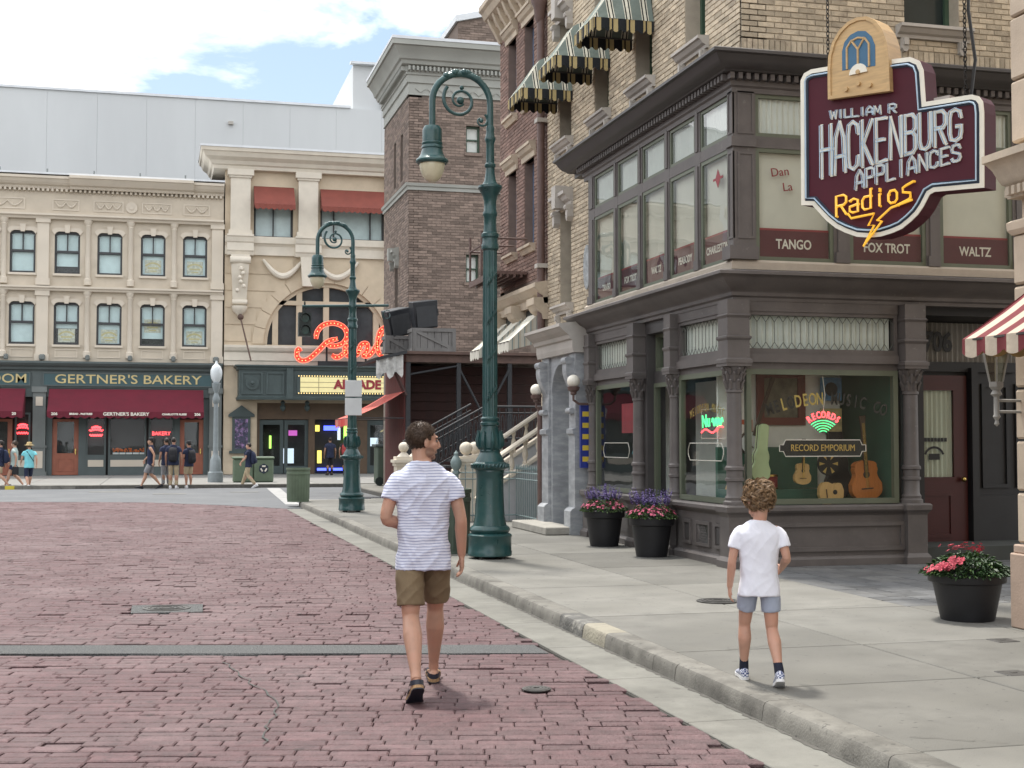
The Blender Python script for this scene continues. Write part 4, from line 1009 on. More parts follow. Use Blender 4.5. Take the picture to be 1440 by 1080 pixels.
hip_awning(20.9, 'middle one of the green and white striped window awnings on the tan brick')
hip_awning(18.9, 'nearest green and white striped window awning, cut by the top of the picture')
mat('cream_canvas', (.62, .60, .52), .9, .1, 4, .1, 40)
cs = stripe_mat('canvas_stripe', [(.5, (.55, .54, .47)), (.2, (.25, .3, .29)), (.3, (.5, .45, .36))], 0, .12)
def shed_awning(y0, y1, label, X0=6.9, X1=6.3, zt=4.05, zb=3.5, mt='cream_canvas', ms=None, cat_group='cream awnings along the red brick shop'):
    T = thing('shop_awning', label, 'awning', (X0, (y0 + y1) / 2, zb), 0, cat_group)
    rr = []
    for i in range(13):
        y = y0 + (y1 - y0) * i / 12; rr.append([(X0 + (X1 - X0) * s, y, zt + (zb - zt) * s - .04 * math.sin(PI * s) * (1 + .4 * math.sin(i))) for s in (0, .25, .5, .75, 1)])
    m = MB(); m.rings(rr, closed=False, cap=False); m.build('canopy', mt, T, smooth=True)
    m = MB(); m.rings(scallop((X1, y0), (X1, y1), zb, .2, .2), closed=False, cap=False); m.build('valance', mt, T, smooth=True)
    for y in (y0, y1):
        m = MB(); m.rings([[(X0 + (X1 - X0) * s, y, zt + (zb - zt) * s) for s in (0, .5, 1)], [(X0 + (X1 - X0) * s, y, zb - .16 * (s + .1)) for s in (0, .5, 1)]], closed=False, cap=False); m.build('side_panel', ms or cs, T)
    m = MB(); m.tube([(X0, y0 + .03, zb), (X1, y0 + .03, zb), (X1, y1 - .03, zb), (X0, y1 - .03, zb)], .012, 6); m.build('frame', 'cast_iron', T)
shed_awning(24.45, 25.3, 'nearest cream canvas awning with striped sides, beside the grey doorway')
shed_awning(25.7, 26.5, 'second cream canvas awning along the red brick shop')
shed_awning(26.9, 27.7, 'farthest cream canvas awning, half behind the green lamp post')

# ------------------------------------------------------------------ dark brick tower
mat('umber_brick', (0.20, 0.152, 0.125), 0.85, 0.2, 10, 0.5, 45, island=0.34)
mat('umber_mortar', (0.19, 0.155, 0.13), 0.95, 0.12, 6, 0.3, 60)
mat('sage_stone', (0.34, 0.345, 0.315), 0.75, 0.1, 3, 0.2, 40, c2=(0.27, 0.275, 0.25), c2scale=1.5)
mat('white_coping', (0.62, 0.64, 0.66), 0.6, 0.08, 2, 0.05)
T = thing('brick_tower', 'tall dark brown brick tower with a grey-green cornice behind the lamp post', 'tower', (7.32, 40.7, .12))
TW, TS = ('W', 7.32), ('S', 40.7)
hS = [(9.12, 9.56, 10.6, 11.45), (9.12, 9.52, 6.55, 7.42)]; hW = [(41.75, 42.2, 9.85, 11.35), (43.0, 43.45, 9.85, 11.35), (42.6, 43.2, 4.9, 7.4)]
m = MB(); wall(m, TS, 7.32, 12.5, .12, 13.9, hS, -.4, 0); m.build('brick_wall_core', 'umber_mortar', T)
m = MB(); wall(m, TW, 40.7, 45.4, .12, 13.9, hW, -.4, 0); m.build('brick_wall_core', 'umber_mortar', T)
m = MB(); m.box(7.7, 12.5, 41.1, 45.4, 13.5, 13.85); m.box(7.7, 12.5, 45.0, 45.4, .12, 13.5); m.build('roof', 'room_dark', T)
laid_bricks(TS, brick_list(7.32, 11.2, 4.0, 12.3, hS, .29, .085), 'umber_brick', T, 'bricks', 300, lambda b: abs(b[0] - 8.6) + abs(b[2] - 7.5) * .4, .29, .085, .012)
laid_bricks(TW, brick_list(40.7, 45.4, 4.0, 12.3, hW, .29, .085), 'umber_brick', T, 'bricks', 0, lambda b: 0, .29, .085, .012)
P = [(7.32, 45.4), (7.32, 40.7), (12.5, 40.7)]
m = MB(); m.sweep([(-.1, 9.35), (.06, 9.35), (.06, 9.45), (.1, 9.47), (.12, 9.56), (-.1, 9.6)], P); m.build('string_course', 'sage_stone', T)
m = MB(); m.sweep([(-.1, 12.3), (.05, 12.3), (.05, 12.33), (.03, 12.35), (.03, 12.66), (.08, 12.68), (.08, 12.9), (.12, 12.92), (.12, 13.0), (-.1, 13.0)], P); m.build('frieze', 'sage_stone', T)
m = MB(); m.sweep([(-.1, 13.0), (.14, 13.0), (.14, 13.16), (.26, 13.2), (.3, 13.3), (.36, 13.34), (.42, 13.5), (.5, 13.6), (.56, 13.68), (.62, 13.7), (.62, 13.86), (-.1, 13.9)], P); m.build('cornice', 'sage_stone', T, smooth=30)
m = MB(); m.sweep([(-.2, 13.9), (.64, 13.86), (.64, 13.95), (-.2, 14.0)], P); m.build('coping', 'white_coping', T)
m = MB()
for k in range(38): m.box(7.25 + k * .13, 7.31 + k * .13, 40.43, 40.6, 13.02, 13.15)
for k in range(34): m.box(7.05, 7.22, 40.6 + k * .13, 40.66 + k * .13, 13.02, 13.15)
m.build('dentils', 'sage_stone', T, kind='stuff')
for k in range(10):
    m = MB(); x = 7.5 + k * .37; m.fprism(TS, [(x, 12.5), (x + .16, 12.38), (x + .32, 12.5), (x + .16, 12.62)], .03, .06); m.build('frieze_diamond', 'sage_stone', T)
for a, b, z0, z1 in hS:
    window(TS, a, b, z0, z1, T, 'sash_green', .05, -.25, -.12, 'curtain', -.2, bars=(('h', (z0 + z1) / 2),)); m = MB(); m.fbox(TS, a - .06, b + .06, z0 - .1, z0, -.1, .06); m.build('window_sill', 'umber_brick', T)
for a, b, z0, z1 in hW: window(TW, a, b, z0, z1, T, 'sash_green', .05, -.3, -.2, 'window_dark', -.25, bars=(('h', (z0 + z1) / 2),))
hood(TW, 42.9, 7.45, .5, T, 'sage_stone', 1.2)
# higher block behind with white coping
m = MB(); m.fprism(('S', 46.0), [(10.0, 13.0), (16, 13.0), (16, 17.9), (10.0, 16.4)], -3, 0); o = sub(m.build('upper_block', 'umber_brick', T))
laid_bricks(('S', 46.0), [b for b in brick_list(10.0, 13.2, 14.2, 17.3, [], .29, .085) if b[3] < 16.35 + (b[0] - 10) * .25], 'umber_brick', T, 'bricks', 0, lambda b: 0, .29, .085, .012)
m = MB(); m.fprism(('S', 46.0), [(9.9, 16.38), (16, 17.9), (16, 18.1), (9.9, 16.6)], -3, .12); m.build('coping', 'white_coping', T)

# ------------------------------------------------------------------ porch with crates and loudspeakers on its roof
mat('dark_timber', (0.045, 0.018, 0.015), 0.7, 0.25, 5, 0.3, 30, stretch=(1, 1, .3))
mat('maroon_timber', (0.10, 0.025, 0.022), 0.65, 0.2, 5, 0.2, 30)
mat('steel_dark', (0.028, 0.03, 0.033), 0.65, 0.2, 8, 0.1)
mat('rusty_edge', (0.10, 0.062, 0.05), 0.7, 0.25, 5, 0.2)
T = thing('open_porch', 'dark timber porch with steel cross bracing under a flat roof, in front of the tower', 'porch', (8.5, 38.5, .12))
m = MB(); m.box(6.55, 11.8, 37.0, 40.65, 4.06, 4.14); m.build('roof', 'rusty_edge', T)
m = MB(); m.box(6.62, 11.8, 37.1, 37.2, 3.84, 4.06); m.box(6.62, 6.72, 37.2, 40.6, 3.84, 4.06); m.build('beam', 'rusty_edge', T)
for x in (6.68, 8.12, 9.6, 11.3):
    m = MB(); m.box(x - .06, x + .06, 37.12, 37.24, .12, 3.84); m.build('post', 'steel_dark', T)
for a, b in ((8.12, 9.6),):
    m = MB(); m.tube([(a, 37.15, 3.7), (b, 37.15, .9)], .035, 6); m.build('brace', 'steel_dark', T)
    m = MB(); m.tube([(b, 37.11, 3.7), (a, 37.11, .9)], .035, 6); m.build('brace', 'steel_dark', T)
m = MB(); m.tube([(6.75, 37.15, 3.5), (8.1, 37.15, 3.75)], .03, 6); m.build('brace', 'steel_dark', T)
for k in range(14):
    m = MB(); m.box(6.9, 11.8, 39.9, 39.95 + .01 * (k % 2), .12 + k * .27, .375 + k * .27); m.build('board', 'dark_timber', T)
for k in range(9):
    m = MB(); m.box(6.6, 6.66, 37.4 + k * .36, 37.74 + k * .36, .12, 3.84); m.build('board', 'maroon_timber', T)
m = MB(); m.tube([(6.6, 37.1, 2.9), (6.3, 37.1, 3.55), (5.9, 37.1, 3.8)], .06, 6); m.build('knee_brace', 'dark_timber', T)
m = MB(); m.fprism(('S', 36.9), [(5.75, 3.86), (6.6, 4.06), (6.6, 4.15), (5.7, 3.93)], -3.5, .05); m.build('side_roof', 'steel_dark', T)
mat('weathered_wood', (0.15, 0.145, 0.14), 0.85, 0.22, 4, 0.4, 30, stretch=(1, 1, .3))
def crate(x, y, z, sx, sy, sz, label, rz=0):
    t = thing('wooden_crate', label, 'crate', (x, y, z), rz, 'crates on the porch roof')
    n = 6
    for k in range(n):
        m = MB(); m.box(-sx / 2 + sx * k / n + .006, -sx / 2 + sx * (k + 1) / n - .006, -sy / 2, -sy / 2 + .03, .06, sz - .06); m.build('plank', 'weathered_wood', t, local=True)
    m = MB(); m.box(-sx / 2 + .01, sx / 2 - .01, -sy / 2 + .03, sy / 2, .02, sz - .02); m.build('body', 'weathered_wood', t, local=True)
    for a in ((-sx / 2 - .01, sx / 2 + .01, 0, .1), (-sx / 2 - .01, sx / 2 + .01, sz - .1, sz), (-sx / 2 - .01, -sx / 2 + .09, .1, sz - .1), (sx / 2 - .09, sx / 2 + .01, .1, sz - .1)):
        m = MB(); m.box(a[0], a[1], -sy / 2 - .03, -sy / 2, a[2], a[3]); m.build('batten', 'weathered_wood', t, local=True)
    m = MB(); m.obox((0, -sy / 2 - .015, sz / 2), (math.hypot(sx - .2, sz - .2), .022, .09), Matrix.Rotation(-math.atan2(sz - .2, sx - .2), 3, 'Y') if False else Matrix.Rotation(math.atan2(sz - .2, sx - .2), 3, 'Y')); m.build('diagonal', 'weathered_wood', t, local=True)
    m = MB()
    for zz_ in (0, sz - .1): m.box(-sx / 2 - .03, -sx / 2, -sy / 2, sy / 2, zz_, zz_ + .1)
    m.box(-sx / 2 - .03, -sx / 2, -sy / 2, -sy / 2 + .1, .1, sz - .1); m.build('side_frame', 'weathered_wood', t, local=True)
    return t
crate(7.42, 37.55, 4.14, 1.2, .8, .66, 'larger grey wooden crate on the porch roof under the right loudspeaker')
crate(6.58, 38.4, 4.14, .75, .7, .5, 'smaller grey wooden crate on the porch roof under the left loudspeaker')
mat('speaker_black', (0.018, 0.02, 0.024), 0.45, 0.2, 6, 0.1)
def speaker(x, y, z, label, rz, tilt):
    t = thing('loudspeaker', label, 'loudspeaker', (x, y, z), rz, 'loudspeakers on the porch roof')
    t.rotation_euler = (R(tilt[0]), R(tilt[1]), rz)
    m = MB(); m.rings([[(-.34, -.2, 0), (.34, -.2, 0), (.26, .3, 0), (-.26, .3, 0)], [(-.38, -.24, .78), (.38, -.24, .78), (.3, .3, .78), (-.3, .3, .78)]]); m.build('cabinet', 'speaker_black', t, local=True, bevel=.02)
    m = MB(); m.obox((0, -.235, .39), (.6, .02, .68), Matrix.Rotation(R(-3), 3, 'X')); m.build('grille', 'steel_dark', t, local=True)
    m = MB(); m.obox((0, -.25, .09), (.05, .01, .05)); m.build('badge', 'letter_cream', t, local=True)
    m = MB(); m.tube([(.39, -.05, .3), (.44, -.05, .35), (.44, -.05, .5), (.39, -.05, .55)], .015, 6); m.build('handle', 'steel_dark', t, local=True)
speaker(7.2, 37.5, 4.82, 'right-hand black loudspeaker tilted on the larger crate', R(12), (6, -8))
speaker(6.62, 38.35, 4.66, 'left-hand black loudspeaker tilted on the smaller crate', R(18), (6, -14))
# rolled canvas sign and red striped awning on the street side of the porch
rs = stripe_mat('red_stripe', [(.45, (.55, .07, .06)), (.3, (.62, .32, .25)), (.25, (.45, .05, .05))], 1, .3)
mat('tattered_cloth', (.52, .52, .50), .9, .25, 6, .6, 20, c2=(.3, .3, .29), c2scale=5)
T = thing('canvas_flap', 'tattered white canvas flap hanging under the porch eave', 'canvas', (6.1, 37.0, 3.3))
m = MB(); rr = []
for i in range(13):
    u = i / 12; rr.append([(5.74 + .78 * u + .02 * math.sin(i * 2), 36.92 - .03 * math.sin(i * 1.9), 3.88 + .16 * u - s * (.55 + .1 * math.sin(i * 1.3)) + .08 * (1 - u) * s) for s in (0, .3, .6, 1)])
m.rings(rr, closed=False, cap=False); m.build('cloth', 'tattered_cloth', T, smooth=True)
m = MB(); m.tube([(5.72, 36.93, 3.88), (6.54, 36.93, 4.05)], .02, 6); m.build('rod', 'steel_dark', T)
T = thing('red_awning', 'red striped awning on the street side of the porch', 'awning', (6.5, 39, 2.4))
m = MB(); rr = []
for i in range(15):
    y = 36.95 + 3.4 * i / 14; rr.append([(6.55 - 1.5 * s, y, 3.02 - .75 * s - .06 * math.sin(PI * s)) for s in (0, .25, .5, .75, 1)])
m.rings(rr, closed=False, cap=False); m.build('canopy', rs, T, smooth=True)
m = MB(); m.rings(scallop((5.05, 36.95), (5.05, 40.35), 2.27, .26, .3), closed=False, cap=False); m.build('valance', rs, T, smooth=True)
m = MB(); m.tube([(6.55, 37.0, 2.27), (5.06, 37.0, 2.27), (5.06, 40.3, 2.27), (6.55, 40.3, 2.27)], .015, 6); m.build('frame', 'steel_dark', T)

# ------------------------------------------------------------------ stone stair with balustrades, iron stair behind it
mat('pale_stone', (0.66, 0.60, 0.50), 0.75, 0.1, 4, 0.2, 60, c2=(0.54, 0.48, 0.39), c2scale=2)
mat('stair_grey', (0.44, 0.45, 0.46), 0.8, 0.1, 3, 0.2, 60)
T = thing('stone_stair', 'pale stone stair with two turned balustrades and ball-topped newel posts', 'stair', (5.6, 26, .12))
def rail_z(x): return 1.05 + (x - 5.75) * .66
BAL = [(.05, 0), (.05, .03), (.03, .05), (.055, .14), (.06, .18), (.04, .27), (.025, .33), (.035, .36), (.045, .4), (.045, .44)]
for y in (25.05, 26.95):
    x0, x1 = 5.75, 8.6
    m = MB(); m.fprism(('S', y), [(x0, .12), (x1, .12), (x1, rail_z(x1) - .58), (x0, rail_z(x0) - .58)], -.1, .1); m.build('stringer', 'stair_grey', T)
    m = MB(); m.fprism(('S', y), [(x0, rail_z(x0) - .60), (x1, rail_z(x1) - .60), (x1, rail_z(x1) - .53), (x0, rail_z(x0) - .53)], -.13, .13); m.build('base_rail', 'pale_stone', T)
    m = MB(); m.rings([[(x, y + c * .1, rail_z(x) - .06 + s) for c, s in ((-1, -.03), (-1, .02), (-.6, .06), (.6, .06), (1, .02), (1, -.03))] for x in (x0, x1)]); m.build('hand_rail', 'pale_stone', T)
    k = 0
    while x0 + .22 + k * .27 < x1:
        x = x0 + .22 + k * .27; m = MB(); m.lathe(BAL, 12, (x, y, rail_z(x) - .53)); m.build('baluster', 'pale_stone', T, smooth=40); k += 1
for x, y in ((5.62, 25.05), (6.22, 26.95)):
    m = MB()
    for a, b, h_ in ((.12, .3, .17), (.3, 1.18, .14), (1.18, 1.24, .16), (1.24, 1.3, .19), (1.3, 1.34, .15)): m.box(x - h_, x + h_, y - h_, y + h_, a, b)
    o = sub(m.build('newel_post', 'pale_stone', T)); m = MB(); m.lathe([(.08, 1.34), (.05, 1.36), (.05, 1.39)], 14, (x, y, 0)); m.sphere((x, y, 1.49), .125, 20, 14); m.build('ball', 'pale_stone', o, smooth=True)
for k in range(9):
    m = MB(); x = 5.9 + k * .28; m.box(x, x + .3, 25.15, 26.85, .12, .12 + .17 * (k + 1)); m.build('tread', 'step_stone', T)
T = thing('iron_stair', 'dark iron stair and landing with scrolled railings behind the stone stair', 'stair', (7.0, 33, .12))
def irail(pts, y, bal=.12):
    m = MB(); m.tube([(x, y, z) for x, z in pts], .028, 6); m.build('top_rail', 'steel_dark', T)
    m = MB(); m.tube([(x, y, z - .16) for x, z in pts], .018, 6); m.build('mid_rail', 'steel_dark', T)
    m = MB(); m.tube([(x, y, z - .8) for x, z in pts], .022, 6); m.build('bottom_rail', 'steel_dark', T)
    m = MB()
    for (xa, za_), (xb, zb_) in zip(pts, pts[1:]):
        n = int((xb - xa) / bal)
        for i in range(n):
            t = (i + .5) / n; x = xa + (xb - xa) * t; z = za_ + (zb_ - za_) * t
            m.tube([(x - bal / 2, y, z), (x - bal / 2, y, z - .8)], .012, 4)
            m.tube([(x + .042 * math.cos(a) * (1 - .2 * math.sin(a) ** 2), y, z - .48 + .27 * math.sin(a)) for a in [2 * PI * q / 12 for q in range(12)]], .014, 5, closed=True)
    m.build('scroll_balusters', 'steel_dark', T, kind='stuff')
irail([(6.05, 1.5), (7.85, 2.48)], 33.0); irail([(6.05, 1.62), (7.85, 2.60)], 34.4); irail([(8.1, 2.5), (9.9, 2.5)], 33.0, .16)
for k in range(7):
    m = MB(); m.box(6.15 + k * .25, 6.42 + k * .25, 33.05, 34.35, .55 + k * .14, .6 + k * .14); m.build('tread', 'steel_dark', T)
m = MB(); m.box(7.85, 9.9, 33.0, 35.5, 1.5, 1.6); m.build('landing', 'steel_dark', T)
for x in (7.95, 9.8):
    m = MB(); m.box(x - .05, x + .05, 33.0, 33.1, .12, 2.52); m.build('post', 'steel_dark', T)
for x, y, lab in ((5.86, 33.2, 'short stone gate post with a ball finial left of the man, nearer the camera'), (6.34, 34.2, 'stone gate post with a ball finial just behind the man\'s neck')):
    t = thing('gate_post', lab, 'gate post', (x, y, .12), 0, 'stone gate posts')
    m = MB()
    for a, b, h_ in ((.12, .35, .26), (.35, 1.02, .21), (1.02, 1.1, .24), (1.1, 1.17, .28), (1.17, 1.25, .22)): m.box(x - h_, x + h_, y - h_, y + h_, a, b)
    m.build('shaft', 'pale_stone', t); m = MB(); m.lathe([(.17, 1.25), (.09, 1.33), (.06, 1.36)], 12, (x, y, 0)); m.sphere((x, y, 1.48), .13, 16, 12); m.build('ball', 'pale_stone', t, smooth=True)
# iron fence in front of the stair
mat('fence_green', (0.19, 0.25, 0.25), 0.5, 0.15, 6, 0.1)
T = thing('iron_fence', 'grey-green iron railing with spear tips in front of the stone stair', 'fence', (6.5, 24, .12))
fp = [(6.52, 23.0), (6.52, 24.72), (5.4, 24.74)]
for z in (.24, .92, 1.04):
    m = MB(); m.tube([(x, y, z) for x, y in fp], .014, 5); m.build('rail', 'fence_green', T)
for (xa, ya), (xb, yb) in zip(fp, fp[1:]):
    L_ = math.hypot(xb - xa, yb - ya); n = int(L_ / .125)
    for i in range(n):
        t = i / n; x, y = xa + (xb - xa) * t, ya + (yb - ya) * t
        m = MB(); m.tube([(x, y, .13), (x, y, 1.09), (x, y, 1.10), (x, y, 1.13), (x, y, 1.2)], [.009, .009, .02, .02, .002], 5); m.build('picket', 'fence_green', T)
x, y = 5.36, 24.74
m = MB(); m.lathe([(.07, .12), (.07, .2), (.05, .22), (.05, 1.0), (.07, 1.02), (.07, 1.06), (.05, 1.08), (.1, 1.16), (.11, 1.24), (.07, 1.32), (.04, 1.36), (.045, 1.4), (.0, 1.46)], 14, (x, y, 0)); m.build('end_post', 'fence_green', T, smooth=40)

# ------------------------------------------------------------------ stone-faced building at the right edge
mat('sand_block', (0.50, 0.41, 0.315), 0.8, 0.1, 3, 0.25, 50, island=0.05, c2=(0.44, 0.355, 0.27), c2scale=2)
mat('pink_plinth', (0.40, 0.30, 0.235), 0.85, 0.12, 3, 0.3, 50)
T = thing('stone_pier_building', 'sandy stone-block building with a moulded cornice at the right edge', 'building', (6.72, 9.58, .12))
m = MB(); m.box(6.78, 15.5, -8, 9.54, .12, 15.5); m.build('wall', 'sand_block', T)  # height out of view, raised to darken the shop front across the alley
m = MB(); m.box(6.68, 13.55, 8.2, 9.64, .12, .72); m.box(6.70, 13.5, 8.2, 9.62, .72, .79); m.build('plinth', 'pink_plinth', T, bevel=.01)
for k in range(6):
    z0 = .80 + k * .418
    m = MB(); m.box(6.72, 7.4, 8.35, 9.59, z0 + .006, z0 + .405); m.build('block', 'sand_block', T, bevel=.016)
def lsweep(prof, path): m_ = MB(); m_.sweep([(-o_, z_) for o_, z_ in prof], path); return m_
pth = [(6.74, -8), (6.74, 9.56), (15.5, 9.56)]
lsweep([(-.1, 3.30), (.03, 3.30), (.055, 3.34), (.06, 3.40), (.03, 3.42), (-.1, 3.44)], pth).build('moulding', 'sand_block', T)
lsweep([(-.1, 3.60), (.05, 3.60), (.05, 3.70), (.08, 3.72), (.10, 3.76), (.13, 3.84), (.17, 3.9), (.19, 3.91), (.19, 3.97), (-.1, 4.03)], pth).build('cornice', 'cream_stone', T, smooth=30)
m = MB()
for k in range(16): m.box(6.64, 6.70, 9.52 - k * .075, 9.56 - k * .075, 3.62, 3.69)
for k in range(30): m.box(6.70 + k * .075, 6.74 + k * .075, 9.60, 9.66, 3.62, 3.69)
m.build('dentils', 'cream_stone', T, kind='stuff')
for k in range(5):
    z0 = 4.05 + k * .52; m = MB(); m.box(6.72, 7.4, 8.3, 9.59, z0 + .008, z0 + .51); m.build('block', 'sand_block', T, bevel=.016)
rw_ = stripe_mat('red_white_stripe', [(.5, (.50, .43, .34)), (.5, (.17, .04, .045))], 1, .26)
tan_ = mat('awning_lining', (.5, .35, .16), .9, .1, 5, .05)
T = thing('corner_awning', 'red and cream striped awning sloping in from the right edge', 'awning', (6.7, 8, 2.3))
m = MB(); rr = []
for i in range(21):
    y = 9.22 - 3.6 * i / 20; rr.append([(6.70 - .70 * s, y, 2.88 - .47 * s - .02 * math.sin(PI * s)) for s in (0, .25, .5, .75, 1)])
m.rings(rr, closed=False, cap=False); m.build('canopy', rw_, T, smooth=True)
m = MB(); m.rings(scallop((6.0, 9.22), (6.0, 5.62), 2.41, .15, .26, 10), closed=False, cap=False); m.build('valance', rw_, T, smooth=True)
m = MB(); m.rings(scallop((6.0, 9.22), (6.70, 9.22), 2.41, .13, .2, 8), closed=False, cap=False); m.build('end_valance', 'awning_lining', T, smooth=True)
m = MB(); m.rings([[(6.0, 9.22, 2.41), (6.35, 9.22, 2.64), (6.7, 9.22, 2.88)], [(6.0, 9.22, 2.405), (6.35, 9.22, 2.41), (6.7, 9.22, 2.41)]], closed=False, cap=False); m.build('end_panel', rw_, T)
m = MB(); m.tube([(6.7, 9.2, 2.4), (6.01, 9.2, 2.4), (6.01, 5.6, 2.4)], .012, 6); m.build('frame', 'cast_iron', T)
mat('lantern_grey', (.26, .25, .23), .5, .15, 6, .1); glass_mat('lantern_glass', (.85, .82, .7), .05)
T = thing('wall_lantern', 'grey coach lantern with tapered glass on the stone pier', 'lantern', (6.45, 9.55, 1.9))
def hexr(r, z, c=(6.50, 9.52)): return [(c[0] + r * math.cos(R(60 * k)), c[1] + r * math.sin(R(60 * k)), z) for k in range(6)]
m = MB(); m.rings([hexr(.055, 2.1), hexr(.115, 2.38)]); m.build('glass', 'lantern_glass', T)
m = MB()
for k in range(6): m.tube([hexr(.057, 2.1)[k], hexr(.118, 2.38)[k]], .007, 4)
m.rings([hexr(.125, 2.38), hexr(.13, 2.40), hexr(.06, 2.48), hexr(.02, 2.54)]); m.rings([hexr(.06, 2.06), hexr(.06, 2.1)]); m.build('cage', 'lantern_grey', T)
m = MB(); m.lathe([(.0, 1.74), (.02, 1.76), (.012, 1.79), (.03, 1.82), (.022, 1.84), (.022, 1.98), (.045, 2.0), (.03, 2.03), (.055, 2.06)], 12, (6.50, 9.52, 0)); m.tube([(6.50, 9.52, 1.95), (6.74, 9.52, 1.95)], .012, 6); m.tube([(6.50, 9.52, 1.86), (6.74, 9.52, 1.86)], .012, 6); m.build('stem', 'lantern_grey', T, smooth=40)

# ------------------------------------------------------------------ hanging neon sign
mat('sign_maroon', (0.07, 0.011, 0.02), 0.6, 0.1, 3, 0.05, 40, spec=0.25)
mat('sign_cream', (0.78, 0.74, 0.63), 0.5, 0.08, 5, 0)
mat('sign_navy', (0.02, 0.03, 0.05), 0.5, 0.1, 5, 0)
mat('tube_glass', (0.45, 0.60, 0.74), 0.15, 0.05, 5, 0, spec=0.7)
mat('tube_yellow', (0.85, 0.50, 0.06), 0.25, 0.05, 5, 0, spec=0.6, emit=(0.9, 0.42, 0.03), estr=0.25)
mat('radio_wood', (0.52, 0.35, 0.17), 0.5, 0.15, 5, 0.05, obj=True, stretch=(1, 1, 8))
mat('radio_blue', (0.05, 0.14, 0.24), 0.5, 0.1, 5, 0)
SG = thing('neon_sign', 'maroon hanging neon sign for a radio and appliance shop, topped by a wooden radio', 'sign', (6.537, 13.01, 3.6), math.atan2(-.8827, .4699))
Z0 = 3.6
OUT = [(.03, 4.12), (.17, 4.10)] + [(.34, 3.92), (.45, 3.83), (.56, 3.77), (.70, 3.71), (.84, 3.685), (.98, 3.68), (1.11, 3.70), (1.22, 3.73), (1.32, 3.79), (1.40, 3.85), (1.46, 3.92), (1.53, 4.03), (1.58, 4.05)] + [(2.10, 4.02), (2.11, 4.74), (2.10, 4.84), (2.06, 4.90), (1.99, 4.93), (1.50, 4.95), (1.48, 5.27), (1.44, 5.37), (1.34, 5.43), (1.13, 5.45), (.42, 5.53), (.17, 5.545), (.08, 5.52), (.035, 5.45)]
SFc = ('S', 0.0)
def inset(poly, k):
    n = len(poly); r_ = []
    for i in range(n):
        a, b, c = Vector(poly[i - 1]), Vector(poly[i]), Vector(poly[(i + 1) % n]); d1, d2 = (b - a).normalized(), (c - b).normalized()
        n1, n2 = Vector((-d1.y, d1.x)), Vector((-d2.y, d2.x)); q = b + (n1 + n2) / max(.35, 1 + n1.dot(n2)) * k; r_.append((q.x, q.y))
    return r_
OL = [(u, z - Z0) for u, z in OUT]
m = MB(); m.fprism(SFc, OL, -.22, 0); m.build('cabinet', 'sign_maroon', SG, local=True)
def band(a, b, d0, d1):
    m_ = MB(); n = len(a)
    for i in range(n): m_.fprism(SFc, [a[i], a[(i + 1) % n], b[(i + 1) % n], b[i]], d0, d1)
    return m_
band(inset(OL, 0.0), inset(OL, .045), 0.0, .012).build('border', 'sign_cream', SG, local=True)
band(inset(OL, .046), inset(OL, .095), 0.0, .005).build('border_channel', 'sign_navy', SG, local=True)
m = MB(); m.tube([FP(SFc, u, z, .03) for u, z in inset(OL, .072)], .009, 6, closed=True); m.build('border_tube', 'tube_glass', SG, local=True, smooth=True)
GL = {'H': [[(0, 0), (0, 1)], [(1, 0), (1, 1)], [(-.15, .52), (1.15, .52)]], 'A': [[(-.05, 0), (.1, .72), (.5, 1.03), (.9, .72), (1.05, 0)], [(.02, .33), (.98, .33)]],
 'C': [[(1, .74), (.9, .93), (.5, 1), (.1, .93), (0, .74), (0, .26), (.1, .07), (.5, 0), (.9, .07), (1, .26)]], 'K': [[(0, 0), (0, 1)], [(1, 1), (.12, .5), (1, 0)]],
 'E': [[(1, 1), (0, 1), (0, 0), (1, 0)], [(0, .5), (.8, .5)]], 'N': [[(0, 0), (0, 1), (1, 0), (1, 1)]],
 'B': [[(0, 0), (0, 1), (.75, 1), (1, .9), (1, .64), (.75, .54), (0, .54)], [(.75, .54), (1, .43), (1, .1), (.75, 0), (0, 0)]],
 'U': [[(0, 1), (0, .24), (.16, .05), (.5, 0), (.84, .05), (1, .24), (1, 1)]], 'R': [[(0, 0), (0, 1), (.75, 1), (1, .9), (1, .62), (.75, .5), (0, .5)], [(.45, .5), (1, 0)]],
 'G': [[(1, .74), (.9, .93), (.5, 1), (.1, .93), (0, .74), (0, .26), (.1, .07), (.5, 0), (.9, .07), (1, .26), (1, .45), (.55, .45)]],
 'P': [[(0, 0), (0, 1), (.75, 1), (1, .9), (1, .6), (.75, .48), (0, .48)]], 'L': [[(0, 1), (0, 0), (1, 0)]], 'I': [[(.5, 0), (.5, 1)]],
 'S': [[(1, .78), (.85, .97), (.5, 1), (.15, .97), (0, .8), (.08, .6), (.92, .4), (1, .2), (.85, .03), (.5, 0), (.15, .03), (0, .22)]],
 'W': [[(0, 1), (.2, 0), (.5, .8), (.8, 0), (1, 1)]], 'M': [[(0, 0), (.1, 1), (.5, .3), (.9, 1), (1, 0)]],
 'a': [[(.1, .62), (.5, .7), (.9, .6), (.9, 0), (.4, 0), (.1, .1), (.1, .32), (.9, .38)]], 'd': [[(.9, 1.05), (.9, 0), (.3, 0), (.1, .15), (.1, .5), (.3, .66), (.9, .66)]],
 'i': [[(.5, 0), (.5, .66)], [(.5, .82), (.5, .92)]], 'o': [[(.1, .5), (.3, .68), (.7, .68), (.9, .5), (.9, .16), (.7, 0), (.3, 0), (.1, .16), (.1, .5)]],
 's': [[(1.2, .95), (.5, .8), (.2, .7), (.2, .45), (.9, .32), (.9, .05), (.7, -.05), (-.3, -.2)]]}
